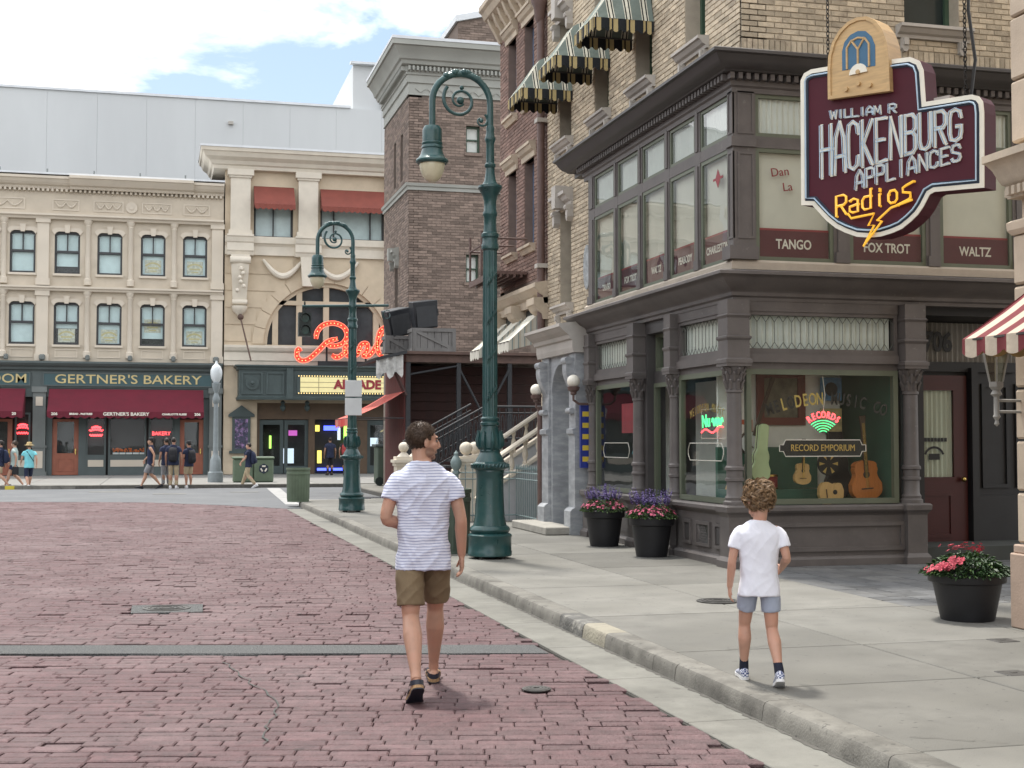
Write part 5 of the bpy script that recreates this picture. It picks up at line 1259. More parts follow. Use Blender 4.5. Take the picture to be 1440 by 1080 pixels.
def neon_word(word, u0, u1, top, bot, wfrac, cream, tube, tr, sw, gapf=.28, off=0.0):
    n = len(word); step = (u1 - u0) / n
    for i, ch in enumerate(word):
        if ch == ' ': continue
        a = u0 + step * (i + gapf / 2); wd = step * (1 - gapf)
        def mp_(p):
            u = a + p[0] * wd; t = (u - u0) / (u1 - u0); zt_ = top[0] + (top[1] - top[0]) * t; zb_ = bot[0] + (bot[1] - bot[0]) * t
            return u, zb_ + (zt_ - zb_) * p[1] - Z0
        par = SG
        if cream:
            m_ = MB()
            for k, st in enumerate(GL[ch]):
                pts = [mp_(p) for p in st]
                for q, (p0, p1) in enumerate(zip(pts, pts[1:])):
                    d_ = Vector(p1) - Vector(p0)
                    if d_.length < 1e-5: continue
                    nn = Vector((-d_.y, d_.x)).normalized() * sw; e_ = d_.normalized() * sw * .9; z_ = .008 + .0006 * (q % 3) + .002 * k
                    P0, P1 = Vector(p0) - e_, Vector(p1) + e_
                    m_.fprism(SFc, [tuple(P0 + nn), tuple(P1 + nn), tuple(P1 - nn), tuple(P0 - nn)], 0, z_)
            par = m_.build('letter', cream, SG, local=True)
        m_ = MB()
        for st in GL[ch]:
            pts = [mp_(p) for p in st]
            for o_ in ((-1, 1) if cream else (0,)):                   # lit letters are outlined by a pair of tubes
                q_ = []
                for k in range(len(pts)):
                    d_ = Vector(pts[min(k + 1, len(pts) - 1)]) - Vector(pts[max(k - 1, 0)]); nn = Vector((-d_.y, d_.x)).normalized() * sw * o_; q_.append((pts[k][0] + nn.x, pts[k][1] + nn.y))
                m_.tube([FP(SFc, q_[0][0], q_[0][1], .004)] + [FP(SFc, u, z, .028) for u, z in q_] + [FP(SFc, q_[-1][0], q_[-1][1], .004)], tr, 6)
        m_.build('neon_tube', tube, par, local=True, smooth=True)
neon_word('HACKENBURG', .27, 1.90, (4.925, 4.81), (4.37, 4.52), .7, 'sign_cream', 'tube_glass', .0042, .0155)
neon_word('APPLIANCES', .69, 1.88, (4.375, 4.475), (4.19, 4.32), .7, 'sign_cream', 'tube_glass', .0034, .0105)
neon_word('WILLIAM R', .40, 1.18, (5.06, 4.99), (4.975, 4.905), .7, 'sign_cream', 'tube_glass', .003, .007, .12)
neon_word('Radios', .46, 1.36, (4.15, 4.19), (3.94, 4.02), .7, None, 'tube_yellow', .0135, .02, .2)
m = MB(); m.tube([FP(SFc, u, z - Z0, .04) for u, z in ((.62, 3.955), (.66, 3.90), (.93, 3.915), (.86, 3.80), (.93, 3.80), (.80, 3.60), (1.02, 3.83), (.96, 3.84), (1.12, 3.95), (1.36, 4.0))], .013, 6); m.build('lightning_bolt', 'tube_yellow', SG, local=True, smooth=True)
m = MB()                                                           # wooden cathedral radio standing out of the top
RO = [(.41, 5.17), (1.14, 5.12)] + [(1.13, 5.46), (1.11, 5.62), (1.06, 5.76), (.98, 5.87), (.88, 5.935), (.77, 5.95), (.66, 5.93), (.55, 5.86), (.47, 5.76), (.42, 5.62), (.41, 5.48)]
ro = [(u, z - Z0) for u, z in RO]
m.fprism(SFc, ro, -.18, .05); rad = m.build('radio_cabinet', 'radio_wood', SG, local=True)
def rad_band(k0, k1, d0, d1, mt, nm):
    a, b = inset(ro, k0), inset(ro, k1); m_ = MB(); n = len(a)
    for i in range(n): m_.fprism(SFc, [a[i], a[(i + 1) % n], b[(i + 1) % n], b[i]], d0, d1)
    m_.build(nm, mt, rad, local=True)
rad_band(.0, .035, .05, .065, 'radio_wood', 'moulding')
m = MB(); m.fprism(SFc, [(u, z - Z0) for u, z in ((.58, 5.44), (.97, 5.41), (.97, 5.62), (.93, 5.72), (.86, 5.79), (.77, 5.81), (.68, 5.79), (.61, 5.73), (.58, 5.64))], .05, .053); m.build('grille_cloth', 'radio_blue', rad, local=True)
for pts in ([(.64, 5.44), (.64, 5.66), (.69, 5.72), (.77, 5.74), (.85, 5.72), (.90, 5.65), (.90, 5.42)], [(.77, 5.42), (.77, 5.62), (.69, 5.73)], [(.77, 5.62), (.85, 5.73)]):
    m = MB(); m.tube([FP(SFc, u, z - Z0, .055) for u, z in pts], .013, 5); m.build('grille_rib', 'radio_wood', rad, local=True)
m = MB(); m.fprism(SFc, [(u, z - Z0) for u, z in arc(.775, 5.37, .105, 0, 180, 12, .10)], .05, .066); m.build('dial', 'sign_cream', rad, local=True)
for u, z in ((.63, 5.235), (.775, 5.265), (.91, 5.225), (.775, 5.385)):
    m = MB(); m.tube([FP(SFc, u, z - Z0, .05), FP(SFc, u, z - Z0, .075)], .024, 12); m.build('knob', 'radio_wood', rad, local=True)
mat('chain_black', (.03, .03, .03), .5, .2, 9, 0, metal=.5)
for u, zb, nm in ((.30, 5.5, 'chain'), (1.86, 4.9, 'chain')):
    z = zb; k = 0; m = MB()
    while z < 7.6:
        m.tube([((u + (.016 * math.cos(a) if k % 2 else 0)), -.0 + .11 + (0 if k % 2 else .016 * math.cos(a)), z - Z0 + .03 * math.sin(a)) for a in [2 * PI * q / 8 for q in range(8)]], .006, 4, closed=True); z += .047; k += 1
    m.build(nm, 'chain_black', SG, local=True)
m = MB(); m.tube([(1.90, .13, 4.92 - Z0), (1.95, .14, 5.3 - Z0), (1.89, .13, 5.8 - Z0), (1.93, .13, 7.6 - Z0)], .016, 6); m.build('power_cable', 'chain_black', SG, local=True, smooth=True)
m = MB(); m.box(1.55, 1.72, .06, .16, 4.93 - Z0, 4.99 - Z0); m.build('junction_box', 'trim_stone', SG, local=True)
# ------------------------------------------------------------------ bakery row at the end of the street
mat('cream_wall', (0.53, 0.465, 0.375), 0.8, 0.08, 1.5, 0.1, 30, c2=(0.47, 0.41, 0.325), c2scale=.7)
mat('cream_trim', (0.60, 0.535, 0.445), 0.75, 0.08, 2, 0.1, 30, c2=(0.53, 0.47, 0.385), c2scale=1)
mat('slate_green', (0.085, 0.105, 0.105), 0.55, 0.1, 2, 0.1, 30)
mat('slate_panel', (0.15, 0.165, 0.16), 0.55, 0.1, 2, 0.1, 30)
mat('sign_teal', (0.045, 0.09, 0.10), 0.5, 0.1, 3, 0)
mat('awning_maroon', (0.12, 0.012, 0.025), 0.85, 0.12, 2, 0.1, 30)
mat('terracotta_door', (0.30, 0.105, 0.065), 0.5, 0.12, 4, 0.05)
mat('sash_dark', (0.045, 0.047, 0.05), 0.5, 0.1, 4, 0)
mat('blind_pale', (0.60, 0.69, 0.69), 0.8, 0.08, 3, 0)
mat('gold_leaf', (0.55, 0.45, 0.22), 0.5, 0.1, 6, 0)
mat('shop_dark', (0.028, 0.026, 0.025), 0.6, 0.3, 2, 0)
mat('flower_orange', (0.6, 0.14, 0.03), 0.7, 0.3, 15, 0)
mat('white_box', (0.7, 0.7, 0.68), 0.6, 0.05, 5, 0)
glass_mat('far_glass', (0.95, 0.98, 0.98), 0.02, 1.5, k=.6)
mat('arch_pane', (.055, .06, .065), .15, .2, 1.5, 0)
K = thing('bakery_building', 'cream three-storey row with arched windows over a dark green bakery front', 'building', (-4, 63, .12))
KF = ('S', 63.0)
wc = [-11.2, -9.35, -7.5, -5.97, -4.09, -2.27, -.39, 1.46]; HW_ = .54
holes = [(c - HW_, c + HW_, z0, z1) for c in wc for z0, z1 in ((9.09, 10.97), (5.92, 7.81))]
m = MB(); wall(m, KF, -14, 2.72, 5.15, 13.2, holes, -.4, 0); m.build('wall', 'cream_wall', K)
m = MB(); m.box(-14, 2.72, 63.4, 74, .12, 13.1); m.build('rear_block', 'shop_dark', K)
def arched(c, z0, z1):
    zs = z1 - .34; tp = arc(c, zs - .12, .62, 30, 150, 10); tp = [(min(max(u, c - HW_), c + HW_), min(z, z1)) for u, z in tp]
    tp[0] = (c + HW_, tp[0][1]); tp[-1] = (c - HW_, tp[-1][1])
    m_ = MB(); m_.fstrip(KF, tp, [(u, z1 + .02) for u, z in tp], -.35, -.002); m_.build('arch_spandrel', 'cream_wall', K)
    m_ = MB(); up = [(c + (u - c) * 1.24, z + .17) for u, z in tp]; m_.fstrip(KF, tp, up, .0, .06); m_.build('arch_head', 'cream_trim', K)
    m_ = MB(); m_.fprism(KF, [(c - .09, z1 - .06), (c + .09, z1 - .06), (c + .13, z1 + .28), (c - .13, z1 + .28)], .0, .12); m_.build('keystone', 'cream_trim', K)
    zm = (z0 + z1) / 2 + .05
    m_ = MB(); fw = .085
    m_.fbox(KF, c - HW_, c - HW_ + fw, z0, z1 - .2, -.3, -.08); m_.fbox(KF, c + HW_ - fw, c + HW_, z0, z1 - .2, -.3, -.08); m_.fbox(KF, c - HW_, c + HW_, z0, z0 + .09, -.3, -.07)
    m_.fbox(KF, c - HW_, c + HW_, zm - .05, zm + .05, -.3, -.07); m_.fbox(KF, c - .025, c + .025, zm, z1, -.28, -.1)
    lo = [(u, z - .1) for u, z in tp]; m_.fstrip(KF, tp, lo, -.3, -.08)
    w_ = sub(m_.build('window', 'sash_dark', K))
    m_ = MB(); m_.fbox(KF, c - HW_, c + HW_, z0, z1, -.205, -.2); m_.build('pane', 'far_glass', w_)
    m_ = MB(); m_.fbox(KF, c - HW_, c + HW_, z0 + random.choice((0, 0, .12, .35, .75)), z1, -.25, -.235); m_.build('blind', 'blind_pale', w_)
    m_ = MB(); m_.fbox(KF, c - HW_ - .06, c + HW_ + .06, z0 - .1, z0, -.1, .1); m_.build('window_sill', 'cream_trim', K)
for c in wc:
    for z0, z1 in ((9.09, 10.97), (5.92, 7.81)): arched(c, z0, z1)
mat('window_sign', (.55, .52, .42), .6, .4, 9, 0)
for c, z0 in ((-.39, 9.25), (1.46, 9.25), (-4.09, 6.05), (-2.27, 6.05), (-.39, 6.55), (1.46, 6.05)):
    m = MB(); m.fbox(KF, c - .36, c + .36, z0, z0 + .6, -.23, -.225); o = sub(m.build('window_card', 'window_sign', K)); m = MB(); m.fstrip(KF, arc(c, z0 + .05, .38, 40, 140, 8), arc(c, z0 + .05, .46, 40, 140, 8), -.225, -.221); m.fbox(KF, c - .24, c + .24, z0 + .2, z0 + .28, -.225, -.221); m.fbox(KF, c - .16, c + .16, z0 + .08, z0 + .13, -.225, -.221); m.build('gilt_lines', 'gold_leaf', o, kind='stuff')
for c, hw_ in ((-12.4, .25), (-8.4, .25), (-5.11, .25), (2.45, .25)):
    m = MB()
    for z0, z1 in ((5.19, 8.3), (8.55, 11.55)):
        m.fbox(KF, c - hw_, c + hw_, z0, z1, 0, .14); m.fbox(KF, c - hw_ - .06, c + hw_ + .06, z1 - .22, z1, 0, .2); m.fbox(KF, c - hw_ - .05, c + hw_ + .05, z0, z0 + .3, 0, .18)
    m.build('pilaster', 'cream_trim', K)
for c in (-10.3, -6.75, -3.21, -1.37, .53):
    for z0, z1 in ((5.35, 8.3), (8.6, 11.5)):
        m = MB(); m.lathe([(.17, 0), (.17, .25), (.12, .3), (.115, z1 - z0 - .3), (.14, z1 - z0 - .26), (.12, z1 - z0 - .22), (.2, z1 - z0 - .05), (.2, z1 - z0)], 14, (c, 62.97, z0)); m.build('half_column', 'cream_trim', K, smooth=35)
def kband(prof, nm, mt='cream_trim', u0=-14, u1=2.72): m_ = MB(); m_.sweep(prof, [(u0, 63.0), (u1, 63.0)]); return m_.build(nm, mt, K)
kband([(-.1, 11.5), (.2, 11.5), (.24, 11.58), (.34, 11.64), (.34, 11.72), (-.1, 11.76)], 'string_course')
kband([(-.1, 8.3), (.22, 8.3), (.25, 8.38), (.32, 8.42), (.32, 8.5), (-.1, 8.54)], 'string_course')
kband([(-.1, 12.85), (.15, 12.85), (.2, 12.95), (.32, 13.0), (.42, 13.1), (.5, 13.22), (.56, 13.25), (.56, 13.36), (-.1, 13.42)], 'cornice')
m = MB(); m.sweep([(-.1, 12.85), (.3, 12.85), (.36, 12.95), (.48, 13.0), (.58, 13.12), (.68, 13.25), (.74, 13.28), (.74, 13.4), (-.1, 13.46)], [(-4.0, 63.0), (1.36, 63.0)]); m.build('cornice_centre', 'cream_trim', K)
m = MB(); m.fbox(KF, -14, 2.74, 13.42, 13.5, -1, .6); m.build('coping', 'white_coping', K)
m = MB()
for k in range(84): m.fbox(KF, -13.9 + k * .198, -13.8 + k * .198, 12.74, 12.85, 0, .18)
m.build('dentils', 'cream_trim', K, kind='stuff')
for a, b in ((-11.8, -9.0), (-8.0, -5.9), (-4.75, -3.6), (-3.0, -1.7), (-.9, .4), (.92, 2.1)):
    m = MB(); panel(m, KF, a, b, 11.92, 12.42, 0, .05, .03); o = sub(m.build('frieze_panel', 'cream_trim', K))
    m = MB(); n = 3 if b - a > 1.2 else 2
    for i in range(n):
        x0 = a + .12 + (b - a - .24) * i / n; x1 = a + .12 + (b - a - .24) * (i + 1) / n; m.tube([FP(KF, x0 + (x1 - x0) * t, 12.3 - .22 * math.sin(PI * t), .03) for t in [q / 8 for q in range(9)]], [.02 + .025 * math.sin(PI * q / 8) for q in range(9)], 5)
    m.build('swag', 'cream_trim', o, smooth=True)
m = MB(); m.tube([FP(KF, -1.35, 12.16, 0), FP(KF, -1.35, 12.16, .06)], .25, 24); m.tube([FP(KF, -1.35, 12.16, 0), FP(KF, -1.35, 12.16, .1)], .1, 16); m.build('rosette', 'cream_trim', K)
for c in wc:
    m = MB(); panel(m, KF, c - .48, c + .48, 5.35, 5.72, 0, .04, .03); m.build('apron_panel', 'cream_trim', K)
for c in wc[2:] + [2.45, -5.11]:
    m = MB(); m.lathe([(.06, 0), (.1, .05), (.1, .2), (.05, .25)], 8, (c + .93 if c not in (2.45, -5.11) else c, 62.75, 5.22)); m.build('floodlight', 'slate_panel', K)
for k in range(8): m = MB(); m.tube([(-13 + k * 2, 63.2, 13.5), (-13 + k * 2, 63.2, 13.8)], .04, 6); m.build('vent_pipe', 'slate_panel', K)
# shopfront
kband([(-.1, 4.8), (.2, 4.8), (.24, 4.9), (.36, 4.98), (.44, 5.08), (.44, 5.16), (-.1, 5.2)], 'shop_cornice', 'slate_green')
m = MB(); m.fbox(KF, -14, 2.72, 4.0, 4.8, -.4, .05); m.build('fascia', 'slate_green', K)
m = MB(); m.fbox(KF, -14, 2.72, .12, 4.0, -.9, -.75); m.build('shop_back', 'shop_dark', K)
m = MB(); m.fbox(KF, -14, 2.72, 3.6, 4.0, -.75, 0); m.build('shop_soffit', 'slate_green', K)
for a, b, s in ((-5.04, 2.28, "GERTNER'S BAKERY"), (-13.2, -5.55, 'ROOM')):
    m = MB(); m.fbox(KF, a, b, 4.08, 4.68, .05, .12); o = sub(m.build('shop_sign', 'sign_teal', K)); m = MB(); panel(m, KF, a, b, 4.08, 4.68, .12, .05, .02); m.build('sign_frame', 'slate_green', o)
    text(s, .56, 'gold_leaf', o, FP(KF, (a + b) / 2 if a > -6 else -6.7, 4.38, .13), 'S', sx=1.28 if a > -6 else 1.2, depth=.01, bold=.004)
for c in (-12.4, -5.17, 2.43):
    m = MB(); m.fbox(KF, c - .27, c + .27, .12, 4.0, -.3, .1); m.fbox(KF, c - .33, c + .33, .12, .3, -.3, .16); m.fbox(KF, c - .32, c + .32, 3.8, 4.05, -.3, .16); m.fbox(KF, c - .33, c + .33, 1.35, 1.45, -.3, .14); o = sub(m.build('shop_pier', 'slate_panel', K))
    m = MB(); m.fbox(KF, c - .17, c + .17, .45, 1.2, .1, .13); m.fbox(KF, c - .15, c + .15, 3.2, 3.6, .1, .13); m.build('pier_panel', 'cream_trim', o)
def kdoor(a, b):
    m_ = MB(); wall(m_, KF, a, b, .14, 2.62, [(a + .2, b - .2, 1.1, 2.5)], -.3, -.2); panel(m_, KF, a + .2, b - .2, .3, .9, -.2, .06, .03); d_ = sub(m_.build('door', 'terracotta_door', K)); m_ = MB(); m_.fbox(KF, a + .2, b - .2, 1.1, 2.5, -.26, -.25); m_.build('pane', 'far_glass', d_); m_ = MB(); m_.fbox(KF, b - .15, b - .1, 1.05, 1.3, -.2, -.14); m_.build('handle', 'brass', d_)
kdoor(-4.63, -3.51); kdoor(.87, 1.91); kdoor(-7.4, -6.3)
for a, b in ((-3.2, -2.34), (-2.24, -.6), (-.5, .62), (-6.2, -5.55), (-11.5, -7.7)):
    m = MB(); m.fbox(KF, a, b, .12, .95, -.4, -.1); o_ = sub(m.build('stall_riser', 'slate_green', K)); m = MB(); m.fbox(KF, a + .1, b - .1, .5, .8, -.1, -.07); m.build('riser_panel', 'cream_trim', o_)
    window(KF, a, b, .95, 2.9, K, 'slate_green', .08, -.3, -.15, 'far_glass', -.22, name='shop_window')
for a, b in ((-4.89, -4.63), (-3.51, -3.2), (.62, .87), (1.91, 2.16)):
    m = MB(); m.fbox(KF, a, b, .12, 3.6, -.4, -.12); m.build('jamb', 'slate_green', K)
m = MB(); m.fbox(KF, -4.89, 2.16, 2.9, 3.6, -.35, -.14); m.build('shop_lintel', 'slate_green', K)
for k in range(5):
    m = MB(); x = -2.05 + k * .29; m.fbox(KF, x, x + .26, 1.05, 1.13, -.5, -.3); o = sub(m.build('flower_box', 'white_box', K)); m = MB()
    for q in range(14): m.sphere((x + random.uniform(0, .26), 63.4 + random.uniform(-.08, .08), 1.17 + random.uniform(0, .13)), random.uniform(.03, .055), 6, 4)
    m.build('flowers', 'flower_orange', o, kind='stuff')
emit_mat('back_window_glow', (.75, .9, 1.0), .5)  # glow put into the pale panes at the back of the shop
for x, z in ((-1.72, 1.75), (-1.42, 1.75), (-1.72, 2.1), (-1.42, 2.1), (-1.06, 1.75), (-1.06, 2.1), (-1.72, 1.42), (-1.06, 1.42)):
    m = MB(); m.fbox(KF, x, x + .24, z, z + .27, -.72, -.71); m.build('back_window', 'back_window_glow', K)
for x, z in ((-2.77, 2.1), (-5.88, 2.2)):                           # two-line red neon signs, too small to read
    for dz, w_ in ((0, .3), (-.2, .28), (.12, .2)):
        m = MB(); m.tube([FP(KF, x - w_ + 2 * w_ * t, z + dz + .045 * math.sin(t * 34) + (.06 * math.sin(PI * t) if dz >= 0 else 0), -.3) for t in [q / 40 for q in range(41)]], .02, 5); m.build('neon_lettering', 'neon_red', K)
for x, z, s, sz in ((.05, 1.98, 'BAKERY', .24),):
    text(s, sz, 'neon_red', K, FP(KF, x, z, -.3), 'S', name='neon_lettering', depth=.004, sx=.95)
pleats(KF, -3.1, -2.45, 1.05, 1.85, -.45, K, 'curtain_shade', .03, .16)
def kawn(a, b, label, words):
    T = thing('bakery_awning', label, 'awning', ((a + b) / 2, 62.9, 2.6), 0, 'maroon awnings on the bakery row')
    m = MB(); rr = []
    for i in range(13):
        x = a + (b - a) * i / 12; rr.append([(x, 62.85 - 1.15 * s, 3.95 - 1.02 * s - .05 * math.sin(PI * s)) for s in (0, .2, .4, .6, .8, 1)])
    m.rings(rr, closed=False, cap=False); m.build('canopy', 'awning_maroon', T, smooth=True)
    m = MB(); m.rings(scallop((a, 61.7), (b, 61.7), 2.93, .3, .35), closed=False, cap=False); v_ = sub(m.build('valance', 'awning_maroon', T, smooth=True))
    for x in (a, b):
        m = MB(); m.add([(x, 62.85, 3.95), (x, 61.7, 2.93), (x, 61.7, 2.7), (x, 62.85, 2.7)], [(0, 1, 2, 3)]); m.build('side_panel', 'awning_maroon', T)
    for s, x, sz in words: text(s, sz, 'letter_cream', v_, (x, 61.68, 2.82), 'S', depth=.004, sx=1.1, bold=.006)
kawn(-4.76, 1.88, 'maroon awning over the bakery windows with white lettering on its valance', [("GERTNER'S BAKERY", -1.45, .2), ('206', -4.45, .16), ('206', 1.6, .16), ('BREAD . PASTRIES', -3.35, .11), ('CHARLOTTE RUSSE', .6, .11)])
kawn(-13.0, -5.75, 'maroon awning of the next shop, cut by the left edge', [('ROOM', -7.1, .24), ('20', -6.1, .16)])

# ------------------------------------------------------------------ arcade theatre
mat('theatre_wall', (0.53, 0.44, 0.325), 0.8, 0.08, 1.5, 0.1, 30, c2=(0.475, 0.39, 0.285), c2scale=.8)
mat('theatre_trim', (0.63, 0.575, 0.485), 0.75, 0.07, 2, 0.1, 30)
mat('joint_brown', (0.24, 0.19, 0.13), 0.9, 0.1, 3, 0)  # plain brown for letter tracks and panel joints
mat('awning_rust', (0.21, 0.06, 0.045), 0.85, 0.12, 2, 0.1, 30)
mat('marquee_green', (0.055, 0.075, 0.075), 0.5, 0.12, 3, 0.1, 30)
mat('marquee_yellow', (0.75, 0.66, 0.34), 0.6, 0.05, 3, 0, emit=(.9, .8, .4), estr=.12)
A = thing('arcade_building', 'cream theatre front with a great arched window above an arcade marquee', 'building', (7, 63, .12))
AF = ('S', 62.95)
AC, ASP, ARD = 7.45, 6.1, 2.9
ah = [(4.08, 5.88, 11.05, 13.35), (7.14, 10.16, 11.05, 13.35), (AC - ARD, AC + ARD, 6.08, 9.05), (4.3, 12, .1, 3.4)]
m = MB(); wall(m, AF, 2.78, 13.5, .12, 14.4, ah, -.5, 0); m.build('wall', 'theatre_wall', A)
m = MB(); m.box(2.78, 13.5, 64.6, 76, .12, 14.9); m.build('rear_block', 'shop_dark', A)
tp = [(min(max(u, AC - ARD), AC + ARD), z) for u, z in arc(AC, ASP, ARD, 0, 180, 28)]
m = MB(); m.fstrip(AF, tp, [(u, 9.06) for u, z in tp], -.45, -.002); m.build('arch_spandrel', 'theatre_wall', A)
for i in range(13):                                              # voussoirs
    a0, a1 = 180 * i / 13 + .35, 180 * (i + 1) / 13 - .35
    m = MB(); m.fstrip(AF, arc(AC, ASP, ARD, a0, a1, 3), arc(AC, ASP, ARD + .5, a0, a1, 3), -.02, .05); m.build('voussoir', 'theatre_wall', A)
for k in range(5):                                               # rusticated courses either side of the arch
    z0 = 6.2 + k * .78
    xr = AC - math.sqrt(max(0, (ARD + .62) ** 2 - (z0 + .5 - ASP) ** 2)) if z0 + .5 - ASP < ARD + .6 else AC - 1.4
    m = MB(); m.fbox(AF, 2.8, max(3.1, min(xr, 5.9)), z0 + .02, z0 + .74, 0, .035); m.build('ashlar_block', 'theatre_wall', A)
for k in range(6):
    m = MB(); m.fbox(AF, 2.8, 4.28, .14 + k * .56, .68 + k * .56, 0, .03); m.build('ashlar_block', 'theatre_wall', A)
m = MB()                                                         # window tracery
for x in (AC - 2.35, AC - 1.25, AC, AC + 1.25, AC + 2.35):
    h_ = ASP + math.sqrt(max(.1, ARD ** 2 - (x - AC) ** 2)); m.fbox(AF, x - .13, x + .13, 6.08, h_, -.4, -.12)
m.fbox(AF, AC - ARD, AC + ARD, 7.95, 8.15, -.38, -.1); m.fstrip(AF, arc(AC, ASP, ARD, 0, 180, 28), arc(AC, ASP, ARD - .18, 0, 180, 28), -.4, -.1); o = sub(m.build('arch_window', 'theatre_wall', A))
m = MB(); m.fprism(AF, arc(AC, ASP, ARD, 0, 180, 28), -.36, -.34); m.build('pane', 'arch_pane', o)
for a, b in ((4.08, 5.88), (7.14, 10.16)):
    br = (('v', (a + b) / 2),) if b - a < 2 else (('v', a + .65), ('v', b - .65))
    window(AF, a, b, 11.05, 13.35, A, 'sash_dark', .09, -.4, -.2, 'far_glass', -.3, bars=br, name='window'); m = MB(); m.fbox(AF, a, b, 11.05, 13.35, -.4, -.35); m.build('blind', 'blind_pale', A)
    T = thing('theatre_awning', 'rust red awning over the %s window of the theatre' % ('left, narrower upper' if a < 5 else 'right, wider upper'), 'awning', ((a + b) / 2, 62.9, 12.2), 0, 'rust red theatre awnings')
    m = MB(); m.rings([[(a - .02 + (b - a + .04) * i / 10, 62.9 - .9 * s, 13.4 - .95 * s) for s in (0, .5, 1)] for i in range(11)], closed=False, cap=False); m.build('canopy', 'awning_rust', T, smooth=True)
    m = MB(); m.rings(scallop((a - .02, 62.0), (b + .02, 62.0), 12.45, .26, .25), closed=False, cap=False); m.build('valance', 'awning_rust', T, smooth=True)
    for x in (a - .02, b + .02): m = MB(); m.add([(x, 62.9, 13.4), (x, 62.0, 12.45), (x, 62.9, 12.3)], [(0, 1, 2)]); m.build('side_panel', 'awning_rust', T)
for a, b in ((3.01, 3.91), (6.10, 7.0), (10.3, 11.2)):
    c = (a + b) / 2; m = MB(); m.fbox(AF, a, b, 11.25, 13.8, 0, .3); m.fbox(AF, a - .08, b + .08, 11.05, 11.3, 0, .4); m.fbox(AF, a - .06, b + .06, 13.72, 13.82, 0, .36); m.fbox(AF, a - .14, b + .14, 13.82, 14.1, 0, .42); m.build('pilaster', 'theatre_trim', A)
    m = MB(); m.sweep([(-.1, 10.15), (.35, 10.15), (.4, 10.3), (.45, 10.36), (.45, 10.7), (.5, 10.76), (.55, 10.95), (.6, 11.0), (.6, 11.08), (-.1, 11.1)], [(a - .15, 62.95), (b + .15, 62.95)]); m.build('pilaster_base', 'theatre_trim', A)
m = MB(); m.sweep([(-.1, 10.2), (.12, 10.2), (.14, 10.6), (.2, 10.68), (.28, 10.74), (.3, 11.0), (.3, 11.04), (-.1, 11.06)], [(2.78, 62.95), (13.5, 62.95)]); m.build('ledge', 'theatre_trim', A)
m = MB(); n = 16; rr = []
for i in range(n + 1):
    t = i / n; d_ = .42 * (1 - t) ** .8 + .06 * math.sin(t * 2 * PI) + .08; hw_ = .42 - .12 * t; z = 10.15 - t * 2.3
    rr.append([(3.46 - hw_, 62.95, z), (3.46 - hw_, 62.95 - d_, z), (3.46, 62.95 - d_ - .08, z), (3.46 + hw_, 62.95 - d_, z), (3.46 + hw_, 62.95, z)])
m.rings(rr, cap=True); m.tube([(3.0, 62.45, 9.9), (3.92, 62.45, 9.9)], .17, 12); m.tube([(3.12, 62.75, 8.0), (3.8, 62.75, 8.0)], .12, 12); m.lathe([(.02, 7.3), (.1, 7.4), (.3, 7.6), (.36, 7.75), (.36, 7.82)], 14, (3.46, 62.85, 0))
for q in range(6): m.sphere((3.46 + random.uniform(-.2, .2), 62.4, 9.5 - q * .2), .1, 8, 6)
m.build('console', 'theatre_trim', A, smooth=50)
for x0, x1 in ((4.5, 6.3), (6.9, 8.9)):
    m = MB(); m.tube([(x0 + (x1 - x0) * t, 62.8, 10.0 - .75 * math.sin(PI * t)) for t in [q / 14 for q in range(15)]], [.06 + .09 * math.sin(PI * q / 14) for q in range(15)], 8); m.build('garland', 'theatre_trim', A, smooth=True)
m = MB(); m.fprism(AF, [(6.3, 8.8), (6.9, 8.8), (7.0, 10.2), (6.2, 10.2)], 0, .35); m.build('keystone', 'theatre_trim', A)
m = MB(); m.sweep([(-.3, 14.1), (.3, 14.1), (.34, 14.25), (.42, 14.3), (.5, 14.45), (.7, 14.6), (.8, 14.8), (.86, 14.82), (.9, 14.98), (-.3, 15.05)], [(2.55, 66), (2.55, 62.95), (13.5, 62.95)]); m.build('cornice', 'theatre_trim', A)
m = MB(); m.sweep([(-.3, 15.05), (.93, 14.98), (.93, 15.08), (-.3, 15.15)], [(2.55, 66), (2.55, 62.95), (13.5, 62.95)]); m.build('coping', 'white_coping', A)
m = MB(); m.sweep([(-.1, 5.1), (.1, 5.1), (.12, 5.3), (.16, 5.34), (.16, 5.7), (.24, 5.78), (.3, 5.92), (.3, 6.02), (-.1, 6.06)], [(2.78, 62.95), (13.5, 62.95)]); m.build('belt_course', 'theatre_trim', A)
# flagpole on the pier
m = MB(); m.tube([(3.5, 62.6, 7.25), (3.9, 61.4, 5.25)], .035, 6); m.sphere((3.5, 62.62, 7.3), .14, 10, 8); m.build('flagpole', 'rusty_edge', A)
# marquee box
QF = ('S', 61.6)
m = MB(); m.box(3.4, 13, 61.6, 62.95, 3.6, 5.0); m.build('marquee', 'marquee_green', A)
m = MB(); m.sweep([(0, 4.85), (.06, 4.85), (.1, 4.95), (.18, 5.0), (.18, 5.06), (0, 5.08)], [(3.4, 62.95), (3.4, 61.6), (13, 61.6)]); m.build('marquee_cornice', 'marquee_green', A)
m = MB(); m.sweep([(0, 3.5), (.05, 3.5), (.08, 3.62), (.02, 3.66), (0, 3.66)], [(3.4, 62.95), (3.4, 61.6), (13, 61.6)]); m.build('marquee_base', 'marquee_green', A)
m = MB(); panel(m, QF, 3.5, 4.45, 3.75, 4.75, 0, .08, .05); m.tube([FP(QF, 3.98, 4.25, 0), FP(QF, 3.98, 4.25, .07)], .3, 20); m.tube([FP(QF, 3.98, 4.25, 0), FP(QF, 3.98, 4.25, .12)], .15, 16); m.sphere(FP(QF, 3.98, 4.25, .1), .09); m.build('marquee_rosette', 'marquee_green', A)
